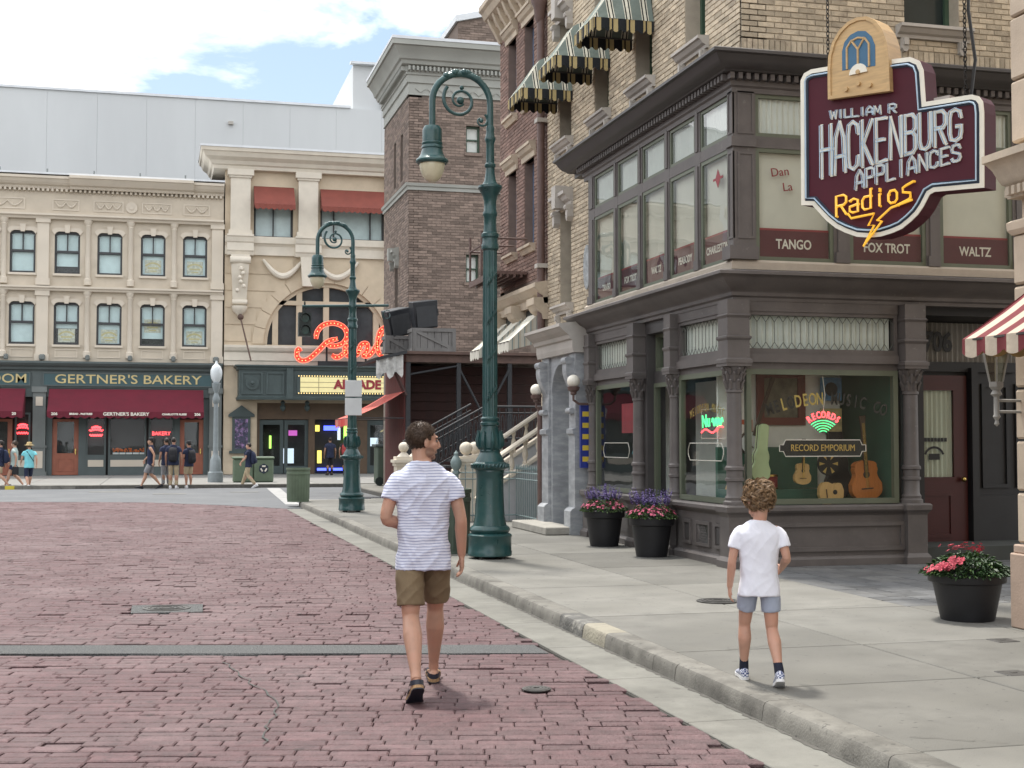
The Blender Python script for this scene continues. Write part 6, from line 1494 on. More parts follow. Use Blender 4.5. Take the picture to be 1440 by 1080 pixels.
m = MB(); panel(m, QF, 4.6, 5.4, 3.75, 4.75, 0, .08, .05); m.build('marquee_panel', 'marquee_green', A)
m = MB(); m.fbox(QF, 5.5, 5.8, 3.55, 4.95, 0, .12); m.build('marquee_pier', 'marquee_green', A)
m = MB(); m.fbox(QF, 5.98, 12, 3.76, 4.64, 0, .05); o = sub(m.build('marquee_board', 'marquee_green', A))
m = MB(); m.fbox(QF, 6.12, 12, 3.86, 4.54, .05, .07); m.build('letter_panel', 'marquee_yellow', o)
for z in (4.08, 4.31): m = MB(); m.fbox(QF, 6.12, 12, z - .01, z + .01, .07, .08); m.build('letter_track', 'joint_brown', o)
for x in (6.95, 8.1): m = MB(); m.fbox(QF, x - .012, x + .012, 3.86, 4.54, .07, .075); m.build('panel_joint', 'joint_brown', o)
text('ARCADE', .56, 'letter_red', o, FP(QF, 8.72, 4.2, .085), 'S', sx=.98, bold=.028)
emit_mat('bulb', (1, .72, .28), .55)
m = MB()
for k in range(50):
    for z in (3.81, 4.59): m.sphere(FP(QF, 6.05 + k * .12, z, .06), .03, 6, 4)
m.build('bulbs', 'bulb', o, kind='stuff')
for x in (5.4, 6.5):
    m = MB(); m.lathe([(.02, 3.0), (.1, 3.08), (.14, 3.2), (.06, 3.32), (.12, 3.4), (.04, 3.5)], 12, (x, 62.2, 0)); m.build('pendant', 'marquee_green', A, smooth=True)
# entrance: doors, lit interior
mat('lobby_brown', (.10, .065, .04), .6, .2, 2, 0)
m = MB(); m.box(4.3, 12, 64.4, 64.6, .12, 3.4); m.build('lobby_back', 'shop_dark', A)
m = MB(); m.fbox(AF, 4.3, 12, 2.65, 3.4, -.4, -.1); m.fbox(AF, 4.3, 4.42, .12, 2.65, -.4, -.1); m.fbox(AF, 6.66, 6.95, .12, 2.65, -.4, -.1); m.fbox(AF, 8.92, 9.4, .12, 2.65, -.4, -.1); m.build('door_surround', 'lobby_brown', A)
for a, b in ((4.42, 5.52), (5.56, 6.66), (9.4, 10.5)):
    m = MB(); wall(m, AF, a, b, .14, 2.62, [(a + .16, b - .16, .5, 2.4)], -.3, -.22); o = sub(m.build('door', 'marquee_green', A)); m = MB(); m.fbox(AF, a + .16, b - .16, .5, 2.4, -.27, -.26); m.build('pane', 'far_glass', o)
emit_mat('arcade_blue', (.08, .12, 1.0), 1.6); emit_mat('arcade_green', (.5, 1.0, .15), .9); emit_mat('arcade_purple', (.6, .12, .5), .5); emit_mat('arcade_yellow', (.9, .75, .15), .7); emit_mat('arcade_white', (.7, .8, .9), .5)
for x, z, sx_, sz_, mt in ((7.5, 2.15, .7, .22, 'arcade_blue'), (8.45, 1.5, .16, 1.0, 'arcade_green'), (8.15, 1.7, .14, .7, 'arcade_white'), (7.1, 2.1, .2, .3, 'arcade_yellow'), (7.2, .6, .2, .6, 'arcade_yellow'), (8.6, .7, .2, .9, 'arcade_green'), (7.2, .25, 1.5, .12, 'arcade_blue'), (5.85, 1.9, .4, .25, 'arcade_purple'), (4.95, 1.3, .1, .6, 'arcade_green'), (5.6, .6, .5, .7, 'arcade_white'), (9.7, 1.4, .4, .4, 'arcade_white')):
    m = MB(); m.box(x, x + sx_, 64.2, 64.25, z, z + sz_); m.build('game_screen', mt, A)
# poster case
m = MB(); m.fbox(AF, 3.18, 4.0, 1.2, 2.75, 0, .1); m.fprism(AF, [(3.0, 2.75), (4.18, 2.75), (4.18, 2.85), (3.59, 3.28), (3.0, 2.85)], 0, .16); m.fbox(AF, 3.05, 4.13, 1.08, 1.2, 0, .2); o = sub(m.build('poster_case', 'marquee_green', A))
mat('poster_print', (.05, .05, .09), .4, .9, 6, 0, c2=(.25, .15, .3), c2scale=5, c2at=(.5, .6)); m = MB(); m.fbox(AF, 3.3, 3.88, 1.3, 2.65, .1, .105); m.build('flat_panel', 'poster_print', o)
# big red script sign with bulbs, standing on the marquee
mat('script_red', (.62, .06, .035), .45, .1, 4, 0, emit=(1, .08, .03), estr=.12)
emit_mat('script_tube', (.95, .16, .10), .75)
def script(paths, name, label, scale, ox, oz, y, th):
    T = thing(name, label, 'sign', (ox, y, 5.05), 0)
    F_ = ('S', y); bulbs = MB()
    for pth_ in paths:
        P_ = [Vector((ox + px_ * scale, oz + pz_ * scale)) for px_, pz_ in pth_]
        S = []                                                    # smooth the stroke
        for i in range(len(P_) - 1):
            p0, p1, p2, p3 = P_[max(i - 1, 0)], P_[i], P_[i + 1], P_[min(i + 2, len(P_) - 1)]
            for k in range(6):
                t = k / 6; S.append(.5 * ((2 * p1) + (-p0 + p2) * t + (2 * p0 - 5 * p1 + 4 * p2 - p3) * t * t + (-p0 + 3 * p1 - 3 * p2 + p3) * t ** 3))
        S.append(P_[-1]); a_, b_ = [], []
        for i, p in enumerate(S):
            d = (S[min(i + 1, len(S) - 1)] - S[max(i - 1, 0)]).normalized(); nn = Vector((-d.y, d.x)); e_ = th * (1 if 2 < i < len(S) - 3 else .8)
            a_.append(p + nn * e_); b_.append(p - nn * e_)
        m_ = MB(); m_.fstrip(F_, a_, b_, -.1, .06); o_ = sub(m_.build('stroke', 'script_red', T))
        m_ = MB(); m_.tube([FP(F_, p.x, p.y, .08) for p in a_], .018, 4); m_.tube([FP(F_, p.x, p.y, .08) for p in b_], .018, 4); m_.build('neon_tube', 'script_tube', o_)
        acc = 0
        for p, q in zip(S, S[1:]):
            acc += (q - p).length
            if acc > .15: bulbs.sphere(FP(F_, q.x, q.y, .07), .026, 6, 4); acc = 0
    bulbs.build('bulbs', 'bulb', T, kind='stuff')
    m_ = MB(); m_.box(ox + 1.0, ox + 5.5, y + .1, y + .3, 5.08, 5.3); m_.build('base_frame', 'steel_dark', T)
    for x in (ox + 1.4, ox + 3.2, ox + 4.6): m_ = MB(); m_.tube([(x, y + .2, 5.1), (x, y + .2, 6.2)], .05, 6); m_.build('support', 'steel_dark', T)
P1 = [(.18, .42), (.08, .52), (.02, .42), (.03, .2), (.2, .05), (.5, .1), (.9, .45), (1.3, .85), (1.75, 1.0)]
P2 = [(.82, .98), (.88, 1.3), (1.15, 1.58), (1.6, 1.66), (2.0, 1.5), (2.15, 1.15), (1.95, .8), (1.55, .68), (1.3, .74)]
P3 = [(1.5, .3), (1.75, .2), (2.1, .45), (2.35, .75), (2.2, .85), (2.05, .6), (2.15, .3), (2.5, .3), (2.8, .6)]
P4 = [(2.6, .3), (2.75, .75), (3.0, .8), (3.0, .5), (2.85, .3), (3.15, .35), (3.45, .8), (3.8, 1.35), (3.75, 1.5), (3.55, 1.3), (3.45, .7), (3.6, .35), (4.0, .5), (4.3, .9)]
script([P1, P2, P3, P4], 'script_sign', 'red script neon sign studded with bulbs above the arcade marquee', 1.07, 5.95, 5.25, 61.75, .10)

# ------------------------------------------------------------------ soundstage behind
mat('stage_grey', (0.53, 0.545, 0.548), 0.75, 0.05, .25, 0.05, 8, c2=(.50, .515, .52), c2scale=.12, stretch=(1, 1, .25))
S_ = thing('soundstage', 'huge plain pale grey panelled hall rising behind the street front', 'building', (0, 86, .12))
m = MB(); m.box(-60, 11.7, 85.3, 120, .12, 22.8); m.box(11.7, 45, 85.3, 120, .12, 25.7); m.build('hall', 'stage_grey', S_)
for k in range(18):
    x = -30 + k * 2.9
    m = MB(); m.fbox(('S', 85.0), x + .004, x + 2.896, 1, 22.8 if x < 11 else 25.7, -.3, 0); m.build('panel', 'stage_grey', S_)
m = MB(); m.box(-60, 11.5, 84.9, 85.4, 22.8, 22.95); m.box(11.5, 45, 84.9, 85.4, 25.7, 25.85); m.build('roof_edge', 'white_coping', S_)
m = MB(); m.box(3.9, 4.2, 84.8, 85.0, 21.3, 21.5); m.build('wall_light', 'trim_stone', S_)
for x, z0 in ((-4.7, 16), (3.2, 18), (8.5, 17)): m = MB(); m.tube([(x, 84.95, z0), (x, 84.95, z0 + 1.4)], .025, 5); m.build('conduit', 'slate_panel', S_)

# ------------------------------------------------------------------ street front opposite (seen only in the shop glass)
O = thing('opposite_building', 'cream stone front across the street, mirrored in the shop windows', 'building', (-11, 14, .12))
OF = ('E', -11.0)
oh = [(y - .7, y + .7, z0, z0 + 2.2) for y in range(2, 31, 3) for z0 in (4.6,)] + [(y - 1.1, y + 1.1, .9, 3.2) for y in range(2, 31, 3)]
m = MB(); wall(m, OF, 0, 32, .0, 8.3, oh, -.4, 0); m.build('wall', 'cream_wall', O)
m = MB(); m.box(-18, -11.35, 0, 32, 0, 8.1); m.build('rear_block', 'shop_dark', O)
for z0, mt in ((3.8, 'slate_green'), (7.4, 'cream_trim'), (8.0, 'cream_trim')):
    lm = MB(); lm.sweep([(-.1, z0), (.2, z0), (.4, z0 + .25), (.4, z0 + .4), (-.1, z0 + .45)], [(-11, 32), (-11, 0)][::-1]); lm.sweep([(-.1, z0), (-.2, z0), (-.4, z0 + .25), (-.4, z0 + .4), (.1, z0 + .45)], [(-11, 32), (-11, 0)]); lm.build('cornice', mt, O)
# ------------------------------------------------------------------ street lamps
mat('lamp_green', (0.017, 0.064, 0.065), 0.3, 0.18, 5, 0.08, 25, spec=0.55, c2=(0.032, 0.082, 0.077), c2scale=4, c2at=(.5, .7), spots=(26.0, .69, (.06, .09, .085)))
mat('lamp_glass', (0.62, 0.58, 0.42), 0.15, 0.1, 5, 0, spec=0.6)
mat('sign_white', (0.62, 0.65, 0.66), 0.5, 0.06, 4, 0)
mat('signal_black', (0.02, 0.03, 0.028), 0.45, 0.1, 5, 0)
def street_lamp(x, y, label, s=1.0):
    T = thing('street_lamp', label, 'street lamp', (x, y, .12), 0, 'green swan-neck street lamps'); G_ = 'lamp_green'
    def L(prof, nm, n=28): m_ = MB(); m_.lathe([(r * s, z * s) for r, z in prof], n); m_.build(nm, G_, T, local=True, smooth=35)
    m_ = MB()
    for k in range(4): a = R(45 + 90 * k); m_.lathe([(.03, 0), (.03, .04)], 8, (.2 * math.cos(a) * s, .2 * math.sin(a) * s, 0))
    m_.build('foot_bolts', 'cast_iron', T, local=True)
    L([(.27, .03), (.285, .04), (.285, .09), (.278, .10), (.278, .27), (.285, .28), (.285, .30), (.26, .32), (.23, .33)], 'base')
    L([(.225, .32), (.25, .34), (.262, .37), (.25, .40), (.225, .42)], 'lower_ring')
    L([(.22, .41), (.205, .47), (.192, .55), (.183, .7), (.177, .85), (.175, 1.0), (.178, 1.08), (.185, 1.1), (.185, 1.13), (.18, 1.14)], 'bell')
    L([(.18, 1.13), (.215, 1.15), (.232, 1.185), (.222, 1.22), (.19, 1.24), (.175, 1.28), (.145, 1.33), (.13, 1.36), (.135, 1.38), (.125, 1.4)], 'rope_collar')
    m_ = MB()
    for k in range(30):
        a = 2 * PI * k / 30; m_.tube([(.236 * s * math.cos(a), .236 * s * math.sin(a), 1.165 * s), (.238 * s * math.cos(a + .12), .238 * s * math.sin(a + .12), 1.21 * s)], .014 * s, 5)
    m_.build('rope_twist', G_, T, local=True, smooth=True)
    L([(.12, 1.39), (.145, 1.42), (.15, 1.5), (.14, 1.58), (.115, 1.66), (.11, 1.7), (.125, 1.715), (.125, 1.745), (.108, 1.76), (.12, 1.78), (.12, 1.80), (.1, 1.82)], 'vase')
    m_ = MB()
    for k in range(8):
        a = 2 * PI * k / 8; c_, s_ = math.cos(a), math.sin(a); m_.tube([(r * s * c_, r * s * s_, z * s) for r, z in ((.13, 1.40), (.158, 1.46), (.165, 1.53), (.15, 1.60), (.155, 1.64), (.14, 1.63))], [.02 * s, .032 * s, .03 * s, .02 * s, .016 * s, .006 * s], 6)
    m_.build('acanthus_leaves', G_, T, local=True, smooth=True)
    rr = []
    for z, r in [(1.8, .098), (2.6, .096), (3.4, .093), (4.02, .09)]:
        rr.append([((r - (.006 if k % 2 else 0)) * s * math.cos(2 * PI * k / 40), (r - (.006 if k % 2 else 0)) * s * math.sin(2 * PI * k / 40), z * s) for k in range(40)])
    m_ = MB(); m_.rings(rr); m_.build('fluted_shaft', G_, T, local=True)
    m_ = MB()                                                     # leaf spirals cast on the shaft
    for q in range(4):
        z0 = 2.0 + q * .5
        for k in range(6): a = -2.2 + k * .22; m_.tube([(.095 * s * math.cos(a), .095 * s * math.sin(a), (z0 + k * .03) * s), (.108 * s * math.cos(a + .12), .108 * s * math.sin(a + .12), (z0 + .05 + k * .03) * s), (.097 * s * math.cos(a + .2), .097 * s * math.sin(a + .2), (z0 + .11 + k * .03) * s)], [.006 * s, .012 * s, .003 * s], 5)
    m_.build('cast_leaves', G_, T, local=True, smooth=True)
    L([(.09, 3.98), (.11, 4.0), (.115, 4.05), (.1, 4.08), (.1, 4.14), (.115, 4.16), (.115, 4.2), (.09, 4.22), (.082, 4.3), (.082, 4.42), (.095, 4.44), (.095, 4.48), (.082, 4.5), (.08, 4.62), (.1, 4.7), (.135, 4.76), (.158, 4.80), (.155, 4.83), (.1, 4.85), (.075, 4.9), (.06, 5.0), (.058, 5.06), (.072, 5.08), (.072, 5.11), (.055, 5.13), (.052, 5.38), (.065, 5.42), (.072, 5.45), (.06, 5.48), (.05, 5.55), (.058, 5.58), (.045, 5.62)], 'upper_shaft')
    arm = [(0, 0, 5.6), (0, 0, 5.75), (0, 0, 5.88)] + [(-.385 + .385 * math.cos(R(a)), 0, 5.9 + .38 * math.sin(R(a))) for a in range(10, 181, 10)] + [(-.77, 0, 5.75), (-.77, 0, 5.55)]
    m_ = MB(); m_.tube([(px_ * s, py_ * s, pz_ * s) for px_, py_, pz_ in arm], .043 * s, 12); m_.build('swan_neck', G_, T, local=True, smooth=True)
    m_ = MB()
    for k in range(16):
        a = R(55 + k * 4.4); m_.sphere(((-.385 + .40 * math.cos(a)) * s, random.uniform(-.02, .02), (5.9 + .4 * math.sin(a)) * s), .045 * s * random.uniform(.7, 1.1), 8, 6)
    m_.build('neck_leaves', G_, T, local=True, smooth=True)
    def spiral(cx, cz, r0, r1, a0, a1, n=40): return [((cx + (r0 + (r1 - r0) * (i / n) ** .8) * math.cos(R(a0 + (a1 - a0) * i / n))) * s, 0, (cz + (r0 + (r1 - r0) * (i / n) ** .8) * math.sin(R(a0 + (a1 - a0) * i / n))) * s) for i in range(n + 1)]
    m_ = MB(); m_.tube(spiral(-.40, 5.93, .245, .06, 135, 135 + 540), [(.026 - .012 * i / 40) * s for i in range(41)], 8); m_.sphere((-.40 * s, 0, 5.93 * s), .05 * s); m_.sphere((-.38 * s, 0, 6.1 * s), .03 * s); m_.build('scroll', G_, T, local=True, smooth=True)
    m_ = MB(); m_.tube(spiral(-.12, 5.68, .1, .025, 60, -300), [(.018 - .008 * i / 40) * s for i in range(41)], 7); m_.sphere((-.12 * s, 0, 5.68 * s), .03 * s); m_.build('small_scroll', G_, T, local=True, smooth=True)
    m_ = MB(); m_.lathe([(r * s, z * s) for r, z in [(.05, 5.58), (.1, 5.57), (.122, 5.53), (.126, 5.5), (.126, 5.36), (.135, 5.35), (.135, 5.33), (.128, 5.32), (.14, 5.30), (.14, 5.28), (.13, 5.27), (.15, 5.2), (.18, 5.15), (.2, 5.14), (.212, 5.12), (.21, 5.1), (.19, 5.08), (.16, 5.08)]], 28, (-.77 * s, 0, 0)); h_ = m_.build('lamp_head', G_, T, local=True, smooth=35)
    m_ = MB(); m_.lathe([(r * s, z * s) for r, z in [(.165, 5.08), (.165, 5.05), (.155, 5.0), (.13, 4.93), (.09, 4.87), (.05, 4.845), (.01, 4.84)]], 24, (-.77 * s, 0, 0)); m_.build('glass', 'lamp_glass', h_, local=True, smooth=True)
    return T
street_lamp(4.13, 17.0, 'tall dark green swan-neck lamp beside the man on the pavement')
L2 = street_lamp(3.98, 28.9, 'farther dark green swan-neck lamp carrying the traffic light arm', .985)
T = thing('traffic_signal', 'black traffic light hung from an arm on the farther green lamp', 'traffic light', (2.95, 28.9, 3.85))
m = MB(); m.tube([(2.9, 28.85, 4.5), (4.75, 28.85, 4.56)], .03, 8); m.build('arm', 'lamp_green', T)
m = MB(); m.tube([(4.72 + .12 * math.cos(R(a)) * (1 - a / 700), 28.85, 4.35 + .12 * math.sin(R(a)) * (1 - a / 700)) for a in range(60, 420, 20)], .012, 5); m.build('arm_scroll', 'lamp_green', T)
m = MB(); m.tube([(2.95, 28.85, 4.6), (2.95, 28.85, 4.3)], .02, 6); m.box(2.82, 3.08, 28.75, 29.0, 3.86, 4.36); sg_ = m.build('housing', 'signal_black', T)
sub(sg_); mat('lens_dark', (.03, .07, .06), .2, .2, 5, 0)
for z in (4.23, 3.98):
    m = MB(); m.tube([(2.95, 28.75, z), (2.95, 28.735, z)], .085, 16); m.build('lens', 'lens_dark', sg_); m = MB(); rr = [[(2.95 + .1 * math.cos(R(a)), yy, z + .1 * math.sin(R(a))) for a in range(-20, 201, 20)] for yy in (28.75, 28.62)]; m.rings(rr, closed=False, cap=False); m.build('visor', 'signal_black', sg_)
for z0, z1, nm in ((2.58, 2.93, 'upper'), (2.18, 2.55, 'lower')):
    T = thing('street_plate', 'blank white plate on the farther lamp post, %s of two' % nm, 'sign', (3.98, 28.8, z0), 0)
    m = MB(); m.box(3.81, 4.17, 28.77, 28.785, z0, z1); m.build('plate', 'sign_white', T, bevel=.004)
    m = MB(); m.box(3.94, 4.02, 28.785, 28.83, z0 + .1, z0 + .14); m.build('clip', 'cast_iron', T)
# pale single-globe lamp on the far pavement
mat('lamp_grey', (0.22, 0.25, 0.26), 0.5, 0.12, 5, 0.05)
mat('globe_frost', (0.62, 0.66, 0.68), 0.3, 0.05, 4, 0)
T = thing('globe_street_lamp', 'grey single-globe lamp post on the far pavement between bakery and arcade', 'street lamp', (2.0, 51.3, .12))
m = MB(); m.lathe([(.28, 0), (.28, .35), (.22, .4), (.2, .8), (.14, .95), (.11, 1.0), (.1, 1.1), (.08, 2.9), (.12, 2.95), (.14, 3.1), (.1, 3.2), (.07, 3.3), (.14, 3.5), (.16, 3.66), (.1, 3.7)], 16); m.build('post', 'lamp_grey', T, local=True, smooth=35)
m = MB(); m.lathe([(.1, 3.7), (.19, 3.85), (.22, 4.0), (.21, 4.15), (.15, 4.3), (.08, 4.36), (.05, 4.42), (.03, 4.5)], 16); m.build('globe', 'globe_frost', T, local=True, smooth=True)
# ------------------------------------------------------------------ bins
mat('bin_green', (0.075, 0.10, 0.075), 0.55, 0.12, 5, 0.06)
mat('bin_far', (0.11, 0.15, 0.10), 0.55, 0.12, 5, 0.06)
def ribbed_bin(x, y, label, mt, r=.295, h=.86):
    T = thing('litter_bin', label, 'litter bin', (x, y, .12), 0, 'ribbed green litter bins'); n = 72
    m_ = MB(); m_.rings([[((rr_ + (.008 if k % 3 == 0 and 0.05 < z < h - .16 else 0)) * math.cos(2 * PI * k / n), (rr_ + (.008 if k % 3 == 0 and .05 < z < h - .16 else 0)) * math.sin(2 * PI * k / n), z) for k in range(n)] for rr_, z in ((r * .93, 0), (r * .93, .05), (r * .94, .06), (r * .97, h - .17), (r * .98, h - .16))]); m_.build('drum', mt, T, local=True, smooth=25)
    m_ = MB(); m_.lathe([(r * .98, h - .17), (r * 1.03, h - .16), (r * 1.03, h - .12), (r * .99, h - .11), (r * .99, h - .06), (r * 1.05, h - .05), (r * 1.05, h), (r * .9, h), (r * .88, h - .04), (r * .2, h - .05)], 40); m_.build('rim', mt, T, local=True, smooth=30)
ribbed_bin(3.80, 18.0, 'ribbed dark green litter bin behind the man, beside the near lamp', 'bin_green')
ribbed_bin(3.36, 34.15, 'ribbed green litter bin standing alone on the pavement corner', 'bin_far', .29, .84)
for x, lab, k in ((2.98, 'green square recycling bin behind the walking woman, left of the pair', 0), (3.72, 'green square recycling bin with a white recycling mark, right of the pair', 1)):
    T = thing('recycling_bin', lab, 'recycling bin', (x, 51.0, .12), 0, 'recycling bins on the far pavement')
    m = MB(); m.box(-.36, .36, -.3, .3, 0, .85); m.build('body', 'bin_far', T, local=True, bevel=.04); m = MB(); m.box(-.4, .4, -.34, .34, .85, .95); m.build('lid', 'bin_far', T, local=True, bevel=.04)
    if k:
        m = MB(); m.tube([(0, -.3, .5), (0, -.315, .5)], .19, 6); o = m.build('mark_plate', 'sign_navy', T, local=True)
        m = MB()
        for q in range(3):
            a0 = 90 + q * 120; p = [(.11 * math.cos(R(a)), .11 * math.sin(R(a))) for a in (a0 - 35, a0 + 35)]; m.tube([(p[0][0], -.325, .5 + p[0][1]), (p[1][0], -.325, .5 + p[1][1])], .028, 4)
        m.build('recycling_arrows', 'letter_cream', o, local=True)
T = thing('display_cart', 'dark green street cart with a curved clear hood near the porch', 'cart', (7.5, 46, .12))
m = MB(); m.box(7.15, 7.85, 45.6, 46.4, .2, 1.45); m.build('body', 'bin_green', T, bevel=.03); m = MB(); m.box(7.08, 7.92, 45.55, 46.45, 1.45, 1.53); m.build('counter', 'slate_green', T)
m = MB(); m.rings([[(7.2 + .02, 45.65, 1.53), (7.28, 45.7, 1.9), (7.5, 45.8, 2.1), (7.8, 45.9, 2.1)], [(7.2, 46.35, 1.53), (7.28, 46.3, 1.9), (7.5, 46.25, 2.1), (7.8, 46.2, 2.1)]], closed=False, cap=False); m.build('hood', 'far_glass', T, smooth=True)
for x in (7.22, 7.78): m = MB(); m.tube([(x, 45.58, .27), (x, 45.55, .27)], .15, 16); m.build('wheel', 'signal_black', T)

# ------------------------------------------------------------------ planters
mat('pot_black', (0.014, 0.014, 0.016), 0.5, 0.2, 6, 0.15, 40, spec=0.4)
mat('leaf_dark', (0.035, 0.075, 0.025), 0.5, 0.3, 30, 0, island=.45)
mat('leaf_light', (0.075, 0.13, 0.035), 0.55, 0.3, 30, 0, island=.4)
mat('petal_pink', (0.50, 0.10, 0.18), 0.6, 0.2, 30, 0, island=.4)
mat('petal_coral', (0.50, 0.075, 0.11), 0.6, 0.2, 30, 0, island=.35)
mat('petal_violet', (0.075, 0.045, 0.20), 0.6, 0.2, 30, 0, island=.4)
mat('soil', (.03, .02, .015), .9, .2, 20, .3)
def leaf(m, p, d, ln, wd, bend=.25):
    d = d.normalized(); s_ = d.cross(Vector((0, 0, 1)));  s_ = s_.normalized() if s_.length > .05 else Vector((1, 0, 0)); u_ = s_.cross(d)
    a = p; b = p + d * ln * .5 + u_ * ln * .08; c = p + d * ln - Vector((0, 0, bend * ln))
    m.add([tuple(a), tuple(b + s_ * wd), tuple(c), tuple(b - s_ * wd)], [(0, 1, 2), (0, 2, 3)])
def planter(x, y, label, r=.29, h=.52, kind=0):
    T = thing('flower_planter', label, 'planter', (x, y, .12), 0, 'black flower planters'); rg = random.Random(int(x * 100 + y * 10))
    m_ = MB(); k_ = r / .29
    n = 48; prof = [(.2, 0), (.205, .02), (.26, .40), (.265, .405), (.29, .415), (.295, .43), (.295, .51), (.285, .52), (.26, .515), (.25, .45)]
    m_.rings([[((rr_ + (.004 if (q % 4 < 2 and .02 < z < .4) else 0)) * k_ * math.cos(2 * PI * q / n), (rr_ + (.004 if (q % 4 < 2 and .02 < z < .4) else 0)) * k_ * math.sin(2 * PI * q / n), z * h / .52) for q in range(n)] for rr_, z in prof]); m_.build('pot', 'pot_black', T, local=True, smooth=30)
    m_ = MB(); m_.lathe([(.25 * k_, h - .06), (.1, h - .05), (.01, h - .05)], 20); m_.build('soil', 'soil', T, local=True)
    lv, lv2, fl, pur = MB(), MB(), MB(), MB(); H_ = .24 if kind == 0 else .20
    for i in range(1100 if kind == 0 else 1500):
        a = rg.uniform(0, 2 * PI); q = math.sqrt(rg.random()); rr_ = q * r * 1.12; z = h - .04 + H_ * (1 - q ** 2.5) * rg.uniform(.35, 1.0) + (.02 if q > .9 else 0)
        p = Vector((rr_ * math.cos(a), rr_ * math.sin(a), z)); d = Vector((math.cos(a) * (.4 + q), math.sin(a) * (.4 + q), rg.uniform(-.2, .8)))
        leaf(lv if rg.random() < (.42 if kind == 0 else .85) else lv2, p, d + Vector((rg.uniform(-.5, .5), rg.uniform(-.5, .5), 0)), rg.uniform(.03, .06) * (1.25 if kind else 1), rg.uniform(.008, .014) * (1.3 if kind else 1))
    def bloom(c, s_):
        nrm = Vector((c.x, c.y, .15 + rg.uniform(0, .3))).normalized(); t1 = nrm.cross(Vector((0, 0, 1))).normalized(); t2 = nrm.cross(t1)
        for k in range(5):
            a = 2 * PI * k / 5 + rg.random(); d = t1 * math.cos(a) + t2 * math.sin(a); e_ = t1 * math.cos(a + 1.57) + t2 * math.sin(a + 1.57)
            fl.add([tuple(c), tuple(c + d * s_ * .7 + e_ * s_ * .5 + nrm * .006), tuple(c + d * s_ * 1.1 + nrm * .002), tuple(c + d * s_ * .7 - e_ * s_ * .5 + nrm * .006)], [(0, 1, 2, 3)])
    for i in range(150 if kind == 0 else 0):
        a = rg.uniform(0, 2 * PI); q = rg.uniform(.55, 1.15); c = Vector((q * r * math.cos(a), q * r * math.sin(a), h + .0 + .15 * rg.random() * (1.4 - q) + .03)); bloom(c, rg.uniform(.013, .023))
    if kind:
        for cx2, cy2, cz2, nn in ((-.29, -.12, .06, 45), (-.33, .0, .02, 22), (-.22, -.2, .11, 28), (.05, .05, .20, 16), (-.1, .05, .20, 18), (.17, .1, .18, 16)):
            for i in range(nn): bloom(Vector((cx2 + rg.gauss(0, .035), cy2 + rg.gauss(0, .035), h + cz2 + rg.gauss(0, .02))), rg.uniform(.013, .022))
    else:
        for i in range(62):
            a = rg.uniform(0, 2 * PI); q = math.sqrt(rg.random()) * .8; bx, by = q * r * math.cos(a), q * r * math.sin(a) + .04; z0 = h + .08; L_ = rg.uniform(.16, .30); tx, ty = bx * .3 + rg.uniform(-.03, .03), by * .3
            for k in range(22):
                t = .35 + .65 * k / 22; c = Vector((bx + tx * t, by + ty * t, z0 + L_ * t)); aa = rg.uniform(0, 2 * PI); leaf(pur, c, Vector((math.cos(aa), math.sin(aa), .6)), .036 * (1.35 - t), .010, .1)
    lv.build('foliage', 'leaf_dark', T, local=True, kind='stuff'); lv2.build('light_foliage', 'leaf_light', T, local=True, kind='stuff'); fl.build('blossoms', 'petal_coral' if kind else 'petal_pink', T, local=True, kind='stuff')
    if not kind: pur.build('violet_spikes', 'petal_violet', T, local=True, kind='stuff')
planter(6.20, 18.55, 'black pot of pink and violet flowers below the first shop window, left of the two')
planter(6.24, 16.72, 'black pot of pink and violet flowers nearer the boy, right of the two')
planter(6.62, 10.15, 'wide black pot of coral flowers and dark leaves beside the stone pier', .315, .40, 1)

# ------------------------------------------------------------------ things in the music shop windows
def guitar(name, label, cat, pos, h, mt, tilt=0.0, flat=False, rz=0.0, neck=True, bw=1.0, back=None, lay=0):
    """body outline, sound hole, bridge, neck, headstock; stands upright facing -Y in its own frame"""
    T = thing(name, label, cat, pos, 0)
    T.rotation_euler = (0, R(tilt), rz) if not lay else (R(lay), R(tilt), rz)
    b = h * .47; F_ = ('S', 0.0)
    def prof(t): return (.19 * math.sqrt(max(0, 1 - (1 - min(1, t / .26)) ** 2)) if t < .42 else .19 - .055 * math.sin((t - .42) / .26 * PI / 2) if t < .68 else .135 + .012 * math.sin((t - .68) / .16 * PI) if t < .86 else .137 * math.sqrt(max(0, 1 - ((t - .86) / .14) ** 2)) + .006)
    ts = [i / 24 for i in range(25)]; ol = [(prof(t) * bw * h / .98, t * b) for t in ts] + [(-prof(t) * bw * h / .98, t * b) for t in ts[::-1]]
    m_ = MB(); m_.fprism(F_, ol, -.09 * h, 0); bd = m_.build('body', mt, T, local=True)
    m_ = MB(); m_.tube([FP(F_, 0, b * .64, .001), FP(F_, 0, b * .64, .003)], .042 * h, 18); m_.build('sound_hole', 'letter_black', bd, local=True)
    m_ = MB(); m_.fbox(F_, -.075 * h, .075 * h, b * .28, b * .31, 0, .01); m_.build('bridge', 'wood_dark', bd, local=True)
    if neck:
        m_ = MB(); m_.fbox(F_, -.026 * h, .026 * h, b * .72, h * .86, -.02, .012); m_.build('neck', 'wood_dark', T, local=True)
        m_ = MB(); m_.fprism(F_, [(-.026 * h, h * .86), (.026 * h, h * .86), (.04 * h, h * .99), (-.04 * h, h * .99)], -.015, .008); m_.build('headstock', 'wood_dark', T, local=True)
        m_ = MB()
        for k in range(6): m_.tube([FP(F_, (-.015 + .006 * k) * h, b * .3, .014), FP(F_, (-.015 + .006 * k) * h, h * .9, .016)], .0012, 3)
        m_.build('strings', 'brass', T, local=True)
    return T
